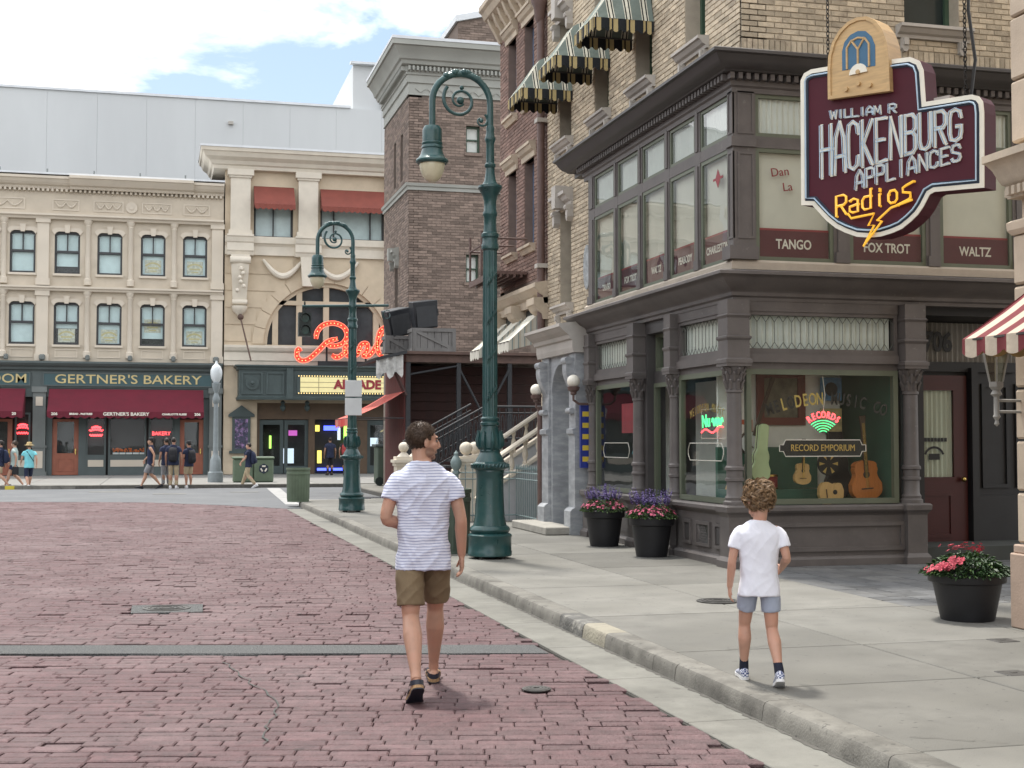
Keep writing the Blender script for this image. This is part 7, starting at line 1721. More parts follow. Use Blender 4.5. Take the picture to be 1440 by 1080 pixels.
guitar('classical_guitar', 'orange-brown classical guitar standing at the right end of the window', 'guitar', (8.64, 15.38, .88), 1.08, 'wood_orange', -4)
guitar('ukulele', 'small pale ukulele hung in the middle of the window', 'ukulele', (7.8, 15.5, 1.08), .58, 'wood_spruce', 2)
guitar('small_guitar', 'honey-coloured small guitar lying on its side at the window bottom', 'guitar', (7.95, 15.35, .96), .72, 'wood_spruce', 82, neck=False)
guitar('strung_guitar', 'pale guitar leaning behind the corner column in the street-side window', 'guitar', (6.9, 15.75, .92), .62, 'wood_spruce', 24, rz=R(-75), bw=.8)
def case(name, label, pos, h, mt, tilt, thick=.1):
    T = thing(name, label, 'instrument case', pos, 0); T.rotation_euler = (0, R(tilt), 0); F_ = ('S', 0.0)
    def prof(t): return .17 * math.sin(min(1, t / .16) * PI / 2) if t < .25 else .17 - .045 * math.sin((t - .25) / .13 * PI / 2) if t < .38 else .125 + .01 * math.sin((t - .38) / .12 * PI) if t < .5 else .125 - .035 * (t - .5) / .08 if t < .58 else .09 if t < .96 else .09 * math.cos((t - .96) / .04 * 1.2)
    ts = [i / 40 for i in range(41)]; ol = [(prof(t) * h, t * h) for t in ts] + [(-prof(t) * h, t * h) for t in ts[::-1]]
    m_ = MB(); m_.fprism(F_, ol, -thick, 0); o_ = m_.build('shell', mt, T, local=True, bevel=.008)
    m_ = MB(); n = len(ol); m_.tube([FP(F_, u, z, -thick * .45) for u, z in ol], .007, 4, closed=True); m_.build('edge_trim', 'wood_dark', T, local=True)
case('green_guitar_case', 'pale green instrument case standing behind the corner column', (7.13, 15.3, 1.10), .74, 'case_green', 5)
case('black_guitar_case', 'tall black guitar case behind the orange guitar', (8.58, 15.95, .86), 1.08, 'black_case', -5)
T = thing('banjo', 'banjo with a white drum head and long dark neck at the left of the window', 'banjo', (7.16, 15.62, 1.60)); T.rotation_euler = (0, R(20), 0); F_ = ('S', 0.0)
m = MB(); m.tube([FP(F_, 0, 0, -.06), FP(F_, 0, 0, 0)], .15, 28); m.build('pot', 'wood_dark', T, local=True); m = MB(); m.tube([FP(F_, 0, 0, 0), FP(F_, 0, 0, .006)], .138, 28); m.build('drum_head', 'banjo_skin', T, local=True)
m = MB(); m.fbox(F_, -.022, .022, .1, .74, -.01, .015); m.fprism(F_, [(-.022, .74), (.022, .74), (.035, .88), (-.035, .88)], -.01, .01); m.build('neck', 'wood_dark', T, local=True); m = MB(); m.fbox(F_, -.04, .04, -.05, -.035, .006, .02); m.build('bridge', 'wood_dark', T, local=True)
T = thing('record_disc', 'black and gold display record on the green steps', 'record', (8.2, 15.6, 1.34)); m = MB(); m.tube([(0, 0, 0), (0, -.02, 0)], .15, 28); m.build('disc', 'letter_black', T, local=True)
m = MB(); [m.fprism(('S', 0), [(.05 * math.cos(R(a)), .05 * math.sin(R(a))), (.13 * math.cos(R(a - 10)), .13 * math.sin(R(a - 10))), (.13 * math.cos(R(a + 10)), .13 * math.sin(R(a + 10)))], .02, .023) for a in range(0, 360, 60)]; m.build('gold_rays', 'letter_gold', T, local=True)
T = thing('framed_picture', 'dark landscape picture in a mahogany frame high in the shop', 'picture', (7.75, 16.04, 1.85)); m = MB(); F_ = ('S', 16.04)
for a in ((7.42, 8.1, 1.83, 1.93), (7.42, 8.1, 2.44, 2.54), (7.42, 7.52, 1.93, 2.44), (8.0, 8.1, 1.93, 2.44)): m.fbox(F_, *a, 0, .04)
m.build('frame', 'frame_mahogany', T); m = MB(); m.fbox(F_, 7.52, 8.0, 1.93, 2.44, 0, .01); m.build('canvas', 'painting', T)
T = thing('records_neon', 'red neon RECORDS sign over a green neon fan in the window', 'neon sign', (7.93, 15.2, 1.75)); F_ = ('S', 15.2)
for i, ch in enumerate('RECORDS'):
    a = -.62 + 1.24 * i / 6; text(ch, .115, 'neon_red', T, FP(F_, 7.93 + .33 * math.sin(a), 1.62 + .33 * math.cos(a), .01), 'S', name='neon_letter', depth=.004, sx=.75, rot=-a, bold=.002)
for k in range(5): m = MB(); r_ = .06 + k * .035; m.tube([FP(F_, 7.93 + r_ * 1.15 * math.sin(R(a)), 1.70 + r_ * .9 * math.cos(R(a)), 0) for a in range(-45, 46, 9)], .006, 5); m.build('neon_arc', 'neon_green', T)
m = MB(); m.tube([FP(F_, 7.93, 1.95, .0), FP(F_, 7.97, 2.2, -.02), FP(F_, 7.93, 2.5, -.02)], .006, 5); m.build('cord', 'letter_cream', T)
T = thing('script_neon', 'green and red script neon sign in the street-side window', 'neon sign', (6.9, 16.1, 1.7)); F_ = ('W', 6.88)
text('Nu', .24, 'neon_green', T, FP(F_, 16.4, 1.88, 0), 'W', name='neon_lettering', depth=.006, sx=.9, rot=R(4)); m = MB(); m.tube([FP(F_, 16.2 - .34 * t, 1.87 + .05 * math.sin(t * 22), 0) for t in [q / 30 for q in range(31)]], .012, 6); m.build('neon_script_tail', 'neon_green', T); m = MB(); m.tube([FP(F_, 16.55 - .7 * t, 1.74 + .03 * math.sin(t * 9) + .05 * t, 0) for t in [q / 16 for q in range(17)]], .012, 6); m.build('underline', 'neon_red', T); m = MB(); m.tube([FP(F_, u, z, -.02) for u, z in ((16.6, 1.66), (15.82, 1.66), (15.82, 2.04), (16.6, 2.04))], .006, 5, closed=True); m.build('frame', 'letter_cream', T)
T = thing('brass_horn', 'brass trombone and horn standing in the recessed shop window', 'trombone', (7.3, 17.6, .8))
m = MB(); m.tube([(7.05, 17.45, .85), (7.05, 17.45, 2.0), (7.05, 17.5, 2.06), (7.05, 17.55, 2.0), (7.05, 17.55, .85), (7.05, 17.5, .8)], .012, 8, closed=True); m.build('slide', 'brass', T, smooth=True)
m = MB(); m.tube([(7.07, 17.62, 1.7), (7.07, 17.66, 1.5), (7.05, 17.72, 1.38), (7.0, 17.78, 1.32)], [.014, .02, .045, .11], 16, cap=False); m.build('bell', 'brass', T, smooth=True)
m = MB(); m.tube([(7.07, 17.7, .85), (7.07, 17.72, 1.9)], .014, 8); m.lathe([(.11, 2.02), (.05, 1.96), (.02, 1.85)], 16, (7.07, 17.72, 0), cap=False); m.build('upright_horn', 'brass', T, smooth=True)

# record sleeves and a drum fill the display
for k, (x, z, c_) in enumerate(((7.02, 1.6, (.45, .12, .06)), (8.28, 2.15, (.08, .2, .35)), (8.28, 1.75, (.5, .42, .2)), (7.2, 1.03, (.35, .3, .25)))):
    mat('sleeve_%d' % k, c_, .5, .35, 9, 0)
    T = thing('record_sleeve', ['red-brown record sleeve behind the green case', 'blue record sleeve high beside the black case', 'ochre record sleeve under the blue one', 'grey record sleeve low on the green step'][k], 'record sleeve', (x, 15.95, z), 0, 'record sleeves in the shop window')
    m = MB(); m.box(x, x + .3, 15.93, 15.945, z, z + .3); o = sub(m.build('cover', 'sleeve_%d' % k, T)); m = MB(); m.tube([(x + .15, 15.93, z + .15), (x + .15, 15.925, z + .15)], .09, 18); m.build('printed_disc', 'letter_black' if k % 2 else 'letter_cream', o)
T = thing('snare_drum', 'small red snare drum on the green display step', 'drum', (7.48, 15.85, 1.02)); m = MB(); m.lathe([(.13, 1.02), (.13, 1.2)], 24, (7.48, 15.85, 0)); m.build('shell', 'red_trim', T, smooth=30)
for z in (1.03, 1.19): m = MB(); m.lathe([(.132, z - .012), (.138, z - .012), (.138, z + .012), (.132, z + .012)], 24, (7.48, 15.85, 0), cap=False); m.build('hoop', 'brass', T)
# ------------------------------------------------------------------ people
def person(name, label, loc, rz, s=1.0, hs=1.0, pose=None, skin=(.50, .30, .215), hair=None, shirt=None, legs=None, shoes=None, head_rz=0.0, head_tilt=0.0, vox=.0065, extras=(), group=None, sh_w=1.0, stubble=None, crease=.8):
    T = thing(name, label, 'person', loc, rz, group)
    key = name + label
    skm = mat('skin_' + str(abs(hash(skin)) % 9999), skin, .5, .2, 6, .15, 90, obj=True, sss=.0, spec=.4, c2=(skin[0] * .86, skin[1] * .72, skin[2] * .68), c2scale=6, c2at=(.45, .75))
    P = dict(shR=(.182, 0, 1.43), elR=(.25, -.04, 1.14), wrR=(.27, .04, .89), hdR=(0, .08, -1), shL=(-.182, 0, 1.43), elL=(-.25, -.04, 1.14), wrL=(-.26, .04, .89), hdL=(0, .08, -1),
             hipR=(.09, 0, .90), knR=(.10, .05, .49), anR=(.10, 0, .085), ptR=0, hipL=(-.09, 0, .90), knL=(-.10, .05, .49), anL=(-.10, 0, .085), ptL=0, lean=0.0)
    P.update(pose or {})
    V = lambda k: Vector(P[k]) * s
    ch = lambda pts, r: (pts, r)
    B_ = MB()
    def tubes(mb, pts, rs, n=12, flat=1.0):
        # Catmull-Rom through the joints so that limbs bend smoothly
        Q, W = [], []
        for i in range(len(pts) - 1):
            p0, p1, p2, p3 = pts[max(i - 1, 0)], pts[i], pts[i + 1], pts[min(i + 2, len(pts) - 1)]
            for k in range(4):
                t = k / 4; Q.append(.5 * ((2 * p1) + (-p0 + p2) * t + (2 * p0 - 5 * p1 + 4 * p2 - p3) * t * t + (-p0 + 3 * p1 - 3 * p2 + p3) * t ** 3)); W.append(rs[i] + (rs[i + 1] - rs[i]) * t)
        Q.append(pts[-1]); W.append(rs[-1]); mb.tube(Q, W, n, flat=flat)
    def ring(z, a, b, yc=0, n=28, e=2.5):
        r_ = []
        for k in range(n):
            t = 2 * PI * k / n; c, d = math.cos(t), math.sin(t); r_.append(Vector((a * math.copysign(abs(c) ** (2 / e), c), yc + b * math.copysign(abs(d) ** (2 / e), d), z)) * s)
        return r_
    neck_b = Vector((0, -.01, 1.47)) * s
    hc = neck_b + Vector((0, .018 * hs, .160 * hs))
    HM = Matrix.Translation(hc) @ Matrix.Rotation(head_rz, 4, 'Z') @ Matrix.Rotation(head_tilt, 4, 'X') @ Matrix.Diagonal((hs, hs, hs, 1))
    H3 = HM.to_3x3()
    def hp(x, y, z): return HM @ Vector((x, y, z))
    # trunk
    B_.rings([ring(z, a, b, yc) for z, a, b, yc in ((.84, .12, .085, 0), (.93, .135, .092, 0), (1.05, .128, .088, 0), (1.2, .14, .092, 0), (1.33, .15, .09, 0), (1.41, .15, .085, 0), (1.46, .09, .065, 0))])
    # head
    rot = H3 @ Matrix.Diagonal((1 / hs, 1 / hs, 1 / hs))
    def el(c, r_, n=18): B_.sphere(hp(*c), hs, n, 12, sc=r_, rot=rot)
    el((0, -.018, .03), (.074, .094, .09)); el((0, .03, -.03), (.06, .062, .088)); el((0, .062, -.098), (.03, .028, .022)); el((.032, .03, -.078), (.028, .04, .026)); el((-.032, .03, -.078), (.028, .04, .026))
    el((0, .074, .03), (.05, .018, .014)); el((0, .086, -.064), (.024, .012, .012)); el((.078, -.008, -.012), (.010, .019, .031), 12); el((-.078, -.008, -.012), (.010, .019, .031), 12); el((.045, .055, -.02), (.02, .025, .02)); el((-.045, .055, -.02), (.02, .025, .02))
    B_.tube([hp(0, .086, .022), hp(0, .103, -.008), hp(0, .112, -.026), hp(0, .095, -.038)], [.009 * hs, .012 * hs, .0145 * hs, .012 * hs], 10)
    tubes(B_, [hp(0, -.022, -.05), (hp(0, -.03, -.1) + neck_b) / 2, neck_b, neck_b - Vector((0, 0, .08)) * s], [.055 * hs, .053 * (hs + s) / 2, .062 * s, .09 * s])
    # limbs
    for sd in ('R', 'L'):
        a, b, c = V('sh' + sd), V('el' + sd), V('wr' + sd)
        sx_ = 1 if sd == 'R' else -1
        tubes(B_, [a - Vector((sx_ * .06, 0, .045)) * s, a - Vector((sx_ * .015, 0, .04)) * s, a.lerp(b, .45), b, b.lerp(c, .3), b.lerp(c, .75), c], [r_ * s for r_ in (.045, .055, .047, .039, .041, .032, .026)])
        hd = Vector(P['hd' + sd]).normalized(); sdv = hd.cross(Vector((sx_, 0, 0)));  sdv = sdv.normalized(); pn = Vector((-sx_, 0, 0)); pn = (pn - hd * pn.dot(hd)).normalized(); fw = hd.cross(pn) * (-sx_)
        fw = fw if fw.y > 0 else -fw                                 # towards the thumb side
        palm_e = c + hd * .085 * s
        B_.rings([[c + hd * (t * .09 * s) + fw * (w_ * math.cos(q) * s) + pn * (h_ * math.sin(q) * s) for q in [2 * PI * k / 12 for k in range(12)]] for t, w_, h_ in ((-.1, .024, .02), (.25, .034, .018), (.7, .042, .017), (1.0, .040, .014))])
        for k, (o_, ln) in enumerate(((.030, .072), (.0105, .080), (-.0105, .074), (-.031, .058))):
            p = palm_e + fw * o_ * s - hd * .01 * s; f1 = hd + pn * .18 + fw * o_ * 4; f2 = hd + pn * .75; f3 = hd * .75 + pn * 1.0
            q1 = p + f1.normalized() * ln * .45 * s; q2 = q1 + f2.normalized() * ln * .32 * s; q3 = q2 + f3.normalized() * ln * .25 * s
            B_.tube([p, q1, q2, q3], [.0095 * s, .0088 * s, .0082 * s, .0066 * s], 8)
        t0 = c + hd * .028 * s + fw * .028 * s; t1 = t0 + (hd * .8 + fw * .75 + pn * .35).normalized() * .042 * s; t2 = t1 + (hd + pn * .45 + fw * .15).normalized() * .036 * s
        B_.tube([t0, t1, t2], [.0145 * s, .0105 * s, .0075 * s], 8)
        h_, k_, an = V('hip' + sd), V('kn' + sd), V('an' + sd); back = Vector((0, -.026, 0)) * s
        tubes(B_, [h_ + Vector((0, 0, .05)) * s, h_.lerp(k_, .35), h_.lerp(k_, .8), k_, k_.lerp(an, .28) + back, k_.lerp(an, .6) + back * .5, k_.lerp(an, .88), an], [r_ * s for r_ in (.058, .074, .062, .054, .062, .047, .033, .035)], 14)
        pt = R(P['pt' + sd]); FM = Matrix.Translation(an) @ Matrix.Rotation(-R(4) * sx_, 4, 'Z') @ Matrix.Rotation(pt, 4, 'X')
        fp_ = lambda x, y, z: FM @ (Vector((x, y, z)) * s)
        B_.rings([[fp_(w_ * math.cos(q), y, zc + h2 * math.sin(q)) for q in [2 * PI * k / 12 for k in range(12)]] for y, w_, zc, h2 in ((-.062, .018, -.05, .02), (-.045, .031, -.045, .033), (0, .035, -.035, .045), (.06, .038, -.048, .034), (.12, .044, -.058, .023), (.165, .043, -.063, .017), (.19, .03, -.066, .012))])
        # footwear
        kind, c1, c2 = shoes
        def outline(g_, y0=-.075, y1=.205): return [(w_ * g_, y) for y, w_ in ((y0, .012), (y0 + .012, .028), (-.03, .037), (.03, .036), (.09, .043), (.13, .049), (.165, .046), (.19, .034), (y1, .012))] + [(-w_ * g_, y) for y, w_ in ((y1, .012), (.19, .034), (.165, .046), (.13, .049), (.09, .043), (.03, .036), (-.03, .037), (y0 + .012, .028), (y0, .012))]
        def slabz(mb, o_, z0, z1):
            n = len(o_); mb.add([tuple(fp_(x, y, z0)) for x, y in o_] + [tuple(fp_(x, y, z1)) for x, y in o_], [tuple(range(n - 1, -1, -1)), tuple(range(n, 2 * n))] + [(i, (i + 1) % n, n + (i + 1) % n, n + i) for i in range(n)])
        if kind == 'sandal':
            m_ = MB(); slabz(m_, outline(1.08), -.078, -.058); so = m_.build('sandal', c2, T, local=True); m_ = MB(); slabz(m_, outline(1.1), -.085, -.0775); m_.build('outsole', c1, so, local=True)
            m_ = MB()
            for y0, y1, hh in ((.02, .065, .038), (.085, .15, .012)):
                rr = []
                for q in range(13):
                    t = PI * q / 12; rr.append([fp_(.05 * math.cos(t), y, -.062 + (hh + .036) * math.sin(t) ** .8 * (1 - (y - y0) * 2.0)) for y in (y0, (y0 + y1) / 2, y1)])
                m_.rings(rr, closed=False, cap=False)
            rr = []
            for q in range(13):
                t = PI + PI * q / 12; rr.append([fp_(.042 * math.cos(t), -.012 + .062 * math.sin(t), z + .012 * math.sin(t)) for z in (-.045, -.012)])
            m_.rings(rr, closed=False, cap=False); m_.build('straps', c1, so, local=True, smooth=True)
        else:
            m_ = MB(); slabz(m_, outline(1.14, -.082, .215), -.085, -.058); so = m_.build('shoe', c2, T, local=True)
            m_ = MB(); prof_ = ((-.08, .022, -.04, .03), (-.066, .036, -.03, .045), (-.02, .043, -.022, .052), (.03, .044, -.026, .046), (.07, .047, -.036, .038), (.12, .051, -.046, .030), (.17, .048, -.054, .022), (.205, .028, -.06, .012))
            m_.rings([[fp_(w_ * math.cos(q), y, max(-.062, zc + h2 * math.sin(q))) for q in [2 * PI * k / 16 for k in range(16)]] for y, w_, zc, h2 in prof_]); m_.build('upper', c1, so, local=True, smooth=True)
            if kind == 'sneaker':
                m_ = MB(); tubes(m_, [an + (k_ - an).normalized() * .13 * s, an + (k_ - an).normalized() * .04 * s, fp_(0, 0, -.03)], [.040 * s, .043 * s, .043 * s], 14); m_.build('sock', 'sock_navy', T, local=True, smooth=True)
    body = remesh(B_, 'body', skm, T, vox)
    # eyes
    if vox < .008:
        for e_ in (-1, 1):
            m_ = MB(); m_.sphere(hp(e_ * .031, .081, .006), .0085 * hs, 10, 8); o_ = m_.build('eye', 'eye_tone', body, local=True, smooth=True)
            m_ = MB(); m_.tube([hp(e_ * .015, .088, .022), hp(e_ * .033, .083, .027), hp(e_ * .05, .068, .022)], .0045 * hs, 5); m_.build('eyebrow', hair[1], body, local=True)
    # hair: a cap that follows the skull with strands over it
    if hair:
        kind, hm = hair[0], hair[1]; rg = random.Random(len(label)); m_ = MB(); n, mm_ = 40, 26
        off = {'short': .005, 'mop': .011, 'long': .012}[kind]
        def keep(p):
            if kind == 'short': return (p.z > .045 and p.y < .072 - max(0, .08 - p.z) * .9) or (p.y < -.005 and p.z > -.035 - max(0, -p.y) * .35) or (p.z > .01 and p.y < .025 and abs(p.x) > .05)
            if kind == 'mop': return (p.z > .045) or (p.y < .015 and p.z > -.075) or (p.y < .06 and p.z > .0)
            return (p.z > .05) or (p.y < .0 and p.z > -.09) or (p.y < .04 and p.z > .0)
        vs, idx, fs = [], {}, []
        def pt_(j, i):
            th, ph = PI * (.02 + .96 * j / mm_), 2 * PI * i / n; return Vector(((.074 + off) * math.sin(th) * math.cos(ph), -.018 + (.094 + off) * math.sin(th) * math.sin(ph), .03 + (.09 + off) * math.cos(th)))
        good = []
        for j in range(mm_):
            for i in range(n):
                c_ = pt_(j + .5, i + .5)
                if keep(c_):
                    f_ = []
                    for a in ((j, i), (j, (i + 1) % n), (j + 1, (i + 1) % n), (j + 1, i)):
                        if a not in idx: idx[a] = len(vs); vs.append(tuple(HM @ pt_(*a)))
                        f_.append(idx[a])
                    fs.append(tuple(f_)); good.append((c_, math.sin(PI * (j + .5) / mm_)))
        m_.add(vs, fs); hr = m_.build('hair', hm, T, local=True, smooth=True)
        ns = {'short': 3200, 'mop': 330, 'long': 120}[kind] if vox < .008 else (0 if kind != 'long' else 20)
        if ns:
            st = MB(); wts = [g_[1] for g_ in good]
            for c_, _ in rg.choices(good, wts, k=ns):
                p = c_ + Vector((rg.uniform(-.006, .006), rg.uniform(-.006, .006), rg.uniform(-.006, .006))); nv = Vector((p.x / .006, (p.y + .018) / .009, (p.z - .03) / .008)).normalized()
                if kind == 'short':
                    d = (nv * .55 + Vector((rg.uniform(-.3, .3), -.35, -.55 + rg.uniform(-.2, .2)))).normalized(); L_ = rg.uniform(.006, .012); pts = [p - nv * .006, p + d * L_ * .5 + nv * .001, p + d * L_]; st.tube([HM @ q for q in pts], [.0016 * hs, .0014 * hs, .0004 * hs], 3, cap=False)
                else:                                                 # a tousled lock: several strands that share a sweep and a curl
                    tang = Vector((rg.uniform(-1.3, 1.3), rg.uniform(-1.0, .6), rg.uniform(-1.2, .15))); tang = (tang - nv * tang.dot(nv)).normalized(); L0 = rg.uniform(.04, .085) * (1 if kind == 'mop' else 1.5); ph = rg.uniform(0, 6.28); amp = rg.uniform(.004, .014); bn = nv.cross(tang); lift = rg.uniform(.004, .03); fq = rg.uniform(2.5, 5.5)
                    for _k in range(9):
                        o_ = bn * rg.uniform(-.008, .008) + tang * rg.uniform(-.01, .01); L_ = L0 * rg.uniform(.75, 1.15); a2 = amp * rg.uniform(.7, 1.3); pts = []
                        for k in range(6):
                            t = k / 5; pts.append(p + o_ * (1 - .4 * t) + tang * L_ * t + nv * (lift * math.sin(t * 2.4) - .012 * t * t + a2 * .7 * math.sin(ph + t * fq)) + bn * a2 * math.cos(ph + t * fq))
                        st.tube([HM @ q for q in pts], [hs * r_ for r_ in (.0022, .0026, .0026, .0022, .0016, .0004)], 3, cap=False)
            st.build('strands', hm, hr, local=True, smooth=True, kind='stuff')
        if stubble:                                                  # short beard: a darker tone of the skin round the jaw
            nt_ = skm.node_tree; b_ = nt_.nodes['Principled BSDF']; src = b_.inputs['Base Color'].links[0].from_socket; tc_ = nt_.nodes.new('ShaderNodeTexCoord'); fac_ = None
            for c0, r0 in ((hp(0, .075, -.085), .052 * hs), (hp(.045, .03, -.07), .04 * hs), (hp(-.045, .03, -.07), .04 * hs)):
                d_ = nt_.nodes.new('ShaderNodeVectorMath'); d_.operation = 'DISTANCE'; d_.inputs[1].default_value = c0; nt_.links.new(tc_.outputs['Object'], d_.inputs[0])
                r_ = nt_.nodes.new('ShaderNodeMapRange'); r_.inputs['From Min'].default_value = r0 * .75; r_.inputs['From Max'].default_value = r0; r_.inputs['To Min'].default_value = .62; r_.inputs['To Max'].default_value = 0; nt_.links.new(d_.outputs['Value'], r_.inputs['Value'])
                if fac_ is None: fac_ = r_.outputs[0]
                else:
                    mxn = nt_.nodes.new('ShaderNodeMath'); mxn.operation = 'MAXIMUM'; nt_.links.new(fac_, mxn.inputs[0]); nt_.links.new(r_.outputs[0], mxn.inputs[1]); fac_ = mxn.outputs[0]
            mm2 = nt_.nodes.new('ShaderNodeMix'); mm2.data_type = 'RGBA'; mm2.inputs['B'].default_value = (*stubble, 1); nt_.links.new(fac_, mm2.inputs['Factor']); nt_.links.new(src, mm2.inputs['A']); nt_.links.new(mm2.outputs['Result'], b_.inputs['Base Color'])
    # shirt
    smt, slv, loose = shirt; S_b = MB(); w_ = sh_w
    S_b.rings([ring(z, a * w_, b * loose, yc) for z, a, b, yc in ((.80, .182, .132, 0), (.86, .178, .13, 0), (.98, .163, .118, 0), (1.1, .164, .116, 0), (1.24, .182, .122, 0), (1.32, .192, .116, -.005), (1.375, .188, .104, -.01), (1.415, .168, .09, -.012), (1.45, .134, .078, -.014), (1.478, .098, .07, -.014), (1.495, .074, .064, -.012))])
    for sd in ('R', 'L'):
        a, b, c = V('sh' + sd), V('el' + sd), V('wr' + sd); sx_ = 1 if sd == 'R' else -1
        if slv > 0: tubes(S_b, [a - Vector((sx_ * .10, 0, .05)) * s, a - Vector((sx_ * .02, 0, .05)) * s, a.lerp(b, slv * .5) - Vector((sx_ * .004, 0, .0)) * s, a.lerp(b, slv)], [.05 * s, .068 * s, .065 * s * (w_ * .5 + .5), .067 * s * (w_ * .5 + .5)], 18)
    def folds(co):
        z = co.z / s; q = Vector((co.x / s * 5, co.y / s * 5, z * 3.2 + co.x / s * 3.5)); f_ = mnoise.noise(q * 1.3) * .008
        r1 = 1 - abs(mnoise.noise(Vector((co.x / s * 3 + 7, co.y / s * 4, z * 6.5 - co.x / s * 6)) * 1.5)) * 2.2; r2 = 1 - abs(mnoise.noise(Vector((co.x / s * 4 + 3, co.y / s * 5, z * 4.5 + co.x / s * 5 + 9)) * 1.8)) * 2.2
        f_ += (max(0, r1) ** 1.6 * .009 + max(0, r2) ** 1.6 * .007) * crease - .004
        return f_ * s
    sh = remesh(S_b, 'shirt', smt, T, max(vox, .007), 3, folds)
    # trousers or shorts
    pm, hem = legs; L_b = MB(); L_b.rings([ring(z, a * w_, b, 0) for z, a, b in ((.80, .15, .112), (.86, .16, .118), (.94, .155, .112), (1.0, .145, .106))])
    for sd in ('R', 'L'):
        h_, k_, an = V('hip' + sd), V('kn' + sd), V('an' + sd)
        if hem <= 1: e_ = h_.lerp(k_, hem); tubes(L_b, [h_ - Vector((h_.x * .12, 0, 0)), h_.lerp(e_, .5), e_], [.086 * s, .094 * s, .088 * s], 18)
        else: tubes(L_b, [h_ - Vector((h_.x * .12, 0, 0)), h_.lerp(k_, .5), k_, k_.lerp(an, (hem - 1) * .5), k_.lerp(an, hem - 1)], [.086 * s, .085 * s, .07 * s, .064 * s, .058 * s], 16)
    remesh(L_b, 'shorts' if hem <= 1 else 'trousers', pm, T, max(vox, .007), 3, lambda co: folds(co) * .8)
    for ex in extras:
        if ex[0] == 'backpack':
            m_ = MB(); m_.rings([ring(z, a, b, yc) for z, a, b, yc in ((.92, .10, .05, -.17), (.96, .14, .08, -.19), (1.1, .15, .10, -.20), (1.28, .145, .09, -.19), (1.38, .12, .06, -.17), (1.41, .06, .03, -.15))]); o_ = m_.build('backpack', ex[1], T, local=True, smooth=True)
            m_ = MB(); m_.rings([ring(z, a, b, yc) for z, a, b, yc in ((.97, .08, .03, -.29), (1.0, .10, .035, -.295), (1.1, .10, .035, -.30), (1.14, .08, .02, -.29))]); m_.build('pocket', ex[1], o_, local=True, smooth=True)
            for e_ in (-1, 1): m_ = MB(); tubes(m_, [Vector((e_ * .09, -.13, 1.38)) * s, Vector((e_ * .11, -.02, 1.475)) * s, Vector((e_ * .12, .12, 1.38)) * s, Vector((e_ * .15, .1, 1.15)) * s, Vector((e_ * .15, -.1, 1.0)) * s], [.018 * s] * 5, 6, .4); m_.build('strap', ex[1], o_, local=True, smooth=True)
        if ex[0] == 'sunhat':
            m_ = MB(); m_.lathe([(.19, .035), (.17, .04), (.10, .055), (.098, .075), (.092, .13), (.07, .155), (.01, .16)], 24, cap=False); m_.v = [tuple(HM @ Vector((x, y - .01, z))) for x, y, z in m_.v]; m_.build('sun_hat', ex[1], T, local=True, smooth=True)
        if ex[0] == 'cap':
            m_ = MB(); m_.lathe([(.093, .045), (.095, .07), (.085, .105), (.055, .13), (.01, .138)], 20, cap=False); m_.rings([[(.06 * math.cos(q), y0_ + k_ * math.sin(q), .047) for q in [PI * k / 8 for k in range(9)]] for y0_, k_ in ((.06, .03), (.06, .1))], closed=False, cap=False); m_.v = [tuple(HM @ Vector((x, y - .012, z))) for x, y, z in m_.v]; m_.build('cap', ex[1], T, local=True, smooth=True)
        if ex[0] == 'bag':
            m_ = MB(); c_ = V(ex[2]); m_.rings([[c_ + Vector((dx * .04, dy * .11, z)) * s for dx, dy in ((-1, -1), (1, -1), (1, 1), (-1, 1))] for z in (-.38, -.1)]); o_ = m_.build('bag', ex[1], T, local=True, bevel=.015); m_ = MB(); m_.tube([c_ + Vector((0, -.08, -.1)) * s, c_ + Vector((0, 0, -.02)) * s, c_ + Vector((0, .08, -.1)) * s], .01 * s, 6); m_.build('bag_handle', ex[1], o_, local=True)
        if ex[0] == 'sling':
            m_ = MB(); tubes(m_, [Vector((-.12, -.1, 1.44)) * s, Vector((0, -.145, 1.25)) * s, Vector((.14, -.12, 1.05)) * s], [.014 * s] * 3, 6, .4); m_.build('bag_strap', ex[1], T, local=True)
    return T
mat('eye_tone', (.16, .14, .13), .3, .1, 10, 0); mat('hair_brown', (.058, .036, .023), .5, .2, 30, 0, island=.3); mat('hair_sandy', (.20, .125, .065), .5, .25, 30, 0, island=.6); mat('hair_dark', (.02, .015, .012), .5, .2, 30, 0)
stripe_mat('sailor_stripe', [(.70, (.66, .68, .78)), (.30, (.29, .32, .47))], 2, .0185, wob=.02)
mat('khaki', (.19, .14, .082), .85, .1, 12, .25, 160, obj=True); mat('khaki_light', (.40, .32, .21), .85, .1, 8, .1, obj=True)
mat('tee_white', (.74, .75, .82), .9, .03, 6, .12, 90, obj=True); mat('short_blue', (.34, .38, .47), .85, .08, 10, .2, 120, obj=True)
mat('sock_navy', (.012, .015, .03), .9, .1, 20, 0); mat('strap_navy', (.018, .02, .032), .5, .2, 20, .1); mat('cork', (.30, .19, .10), .9, .25, 60, .2); mat('sole_white', (.68, .68, .68), .6, .06, 10, 0)
mat('cloth_navy', (.018, .024, .055), .85, .1, 8, .1, obj=True); mat('cloth_grey', (.22, .22, .23), .85, .1, 8, .1, obj=True); mat('cloth_aqua', (.20, .58, .64), .85, .06, 8, .1, obj=True); mat('cloth_sage', (.38, .46, .44), .85, .08, 8, .1, obj=True); mat('cloth_black', (.015, .015, .018), .8, .1, 8, .1, obj=True); mat('straw', (.52, .40, .20), .85, .12, 40, .2); mat('shoe_dark', (.03, .02, .02), .6, .1, 8, 0); mat('cloth_red', (.3, .04, .04), .8, .1, 8, 0)
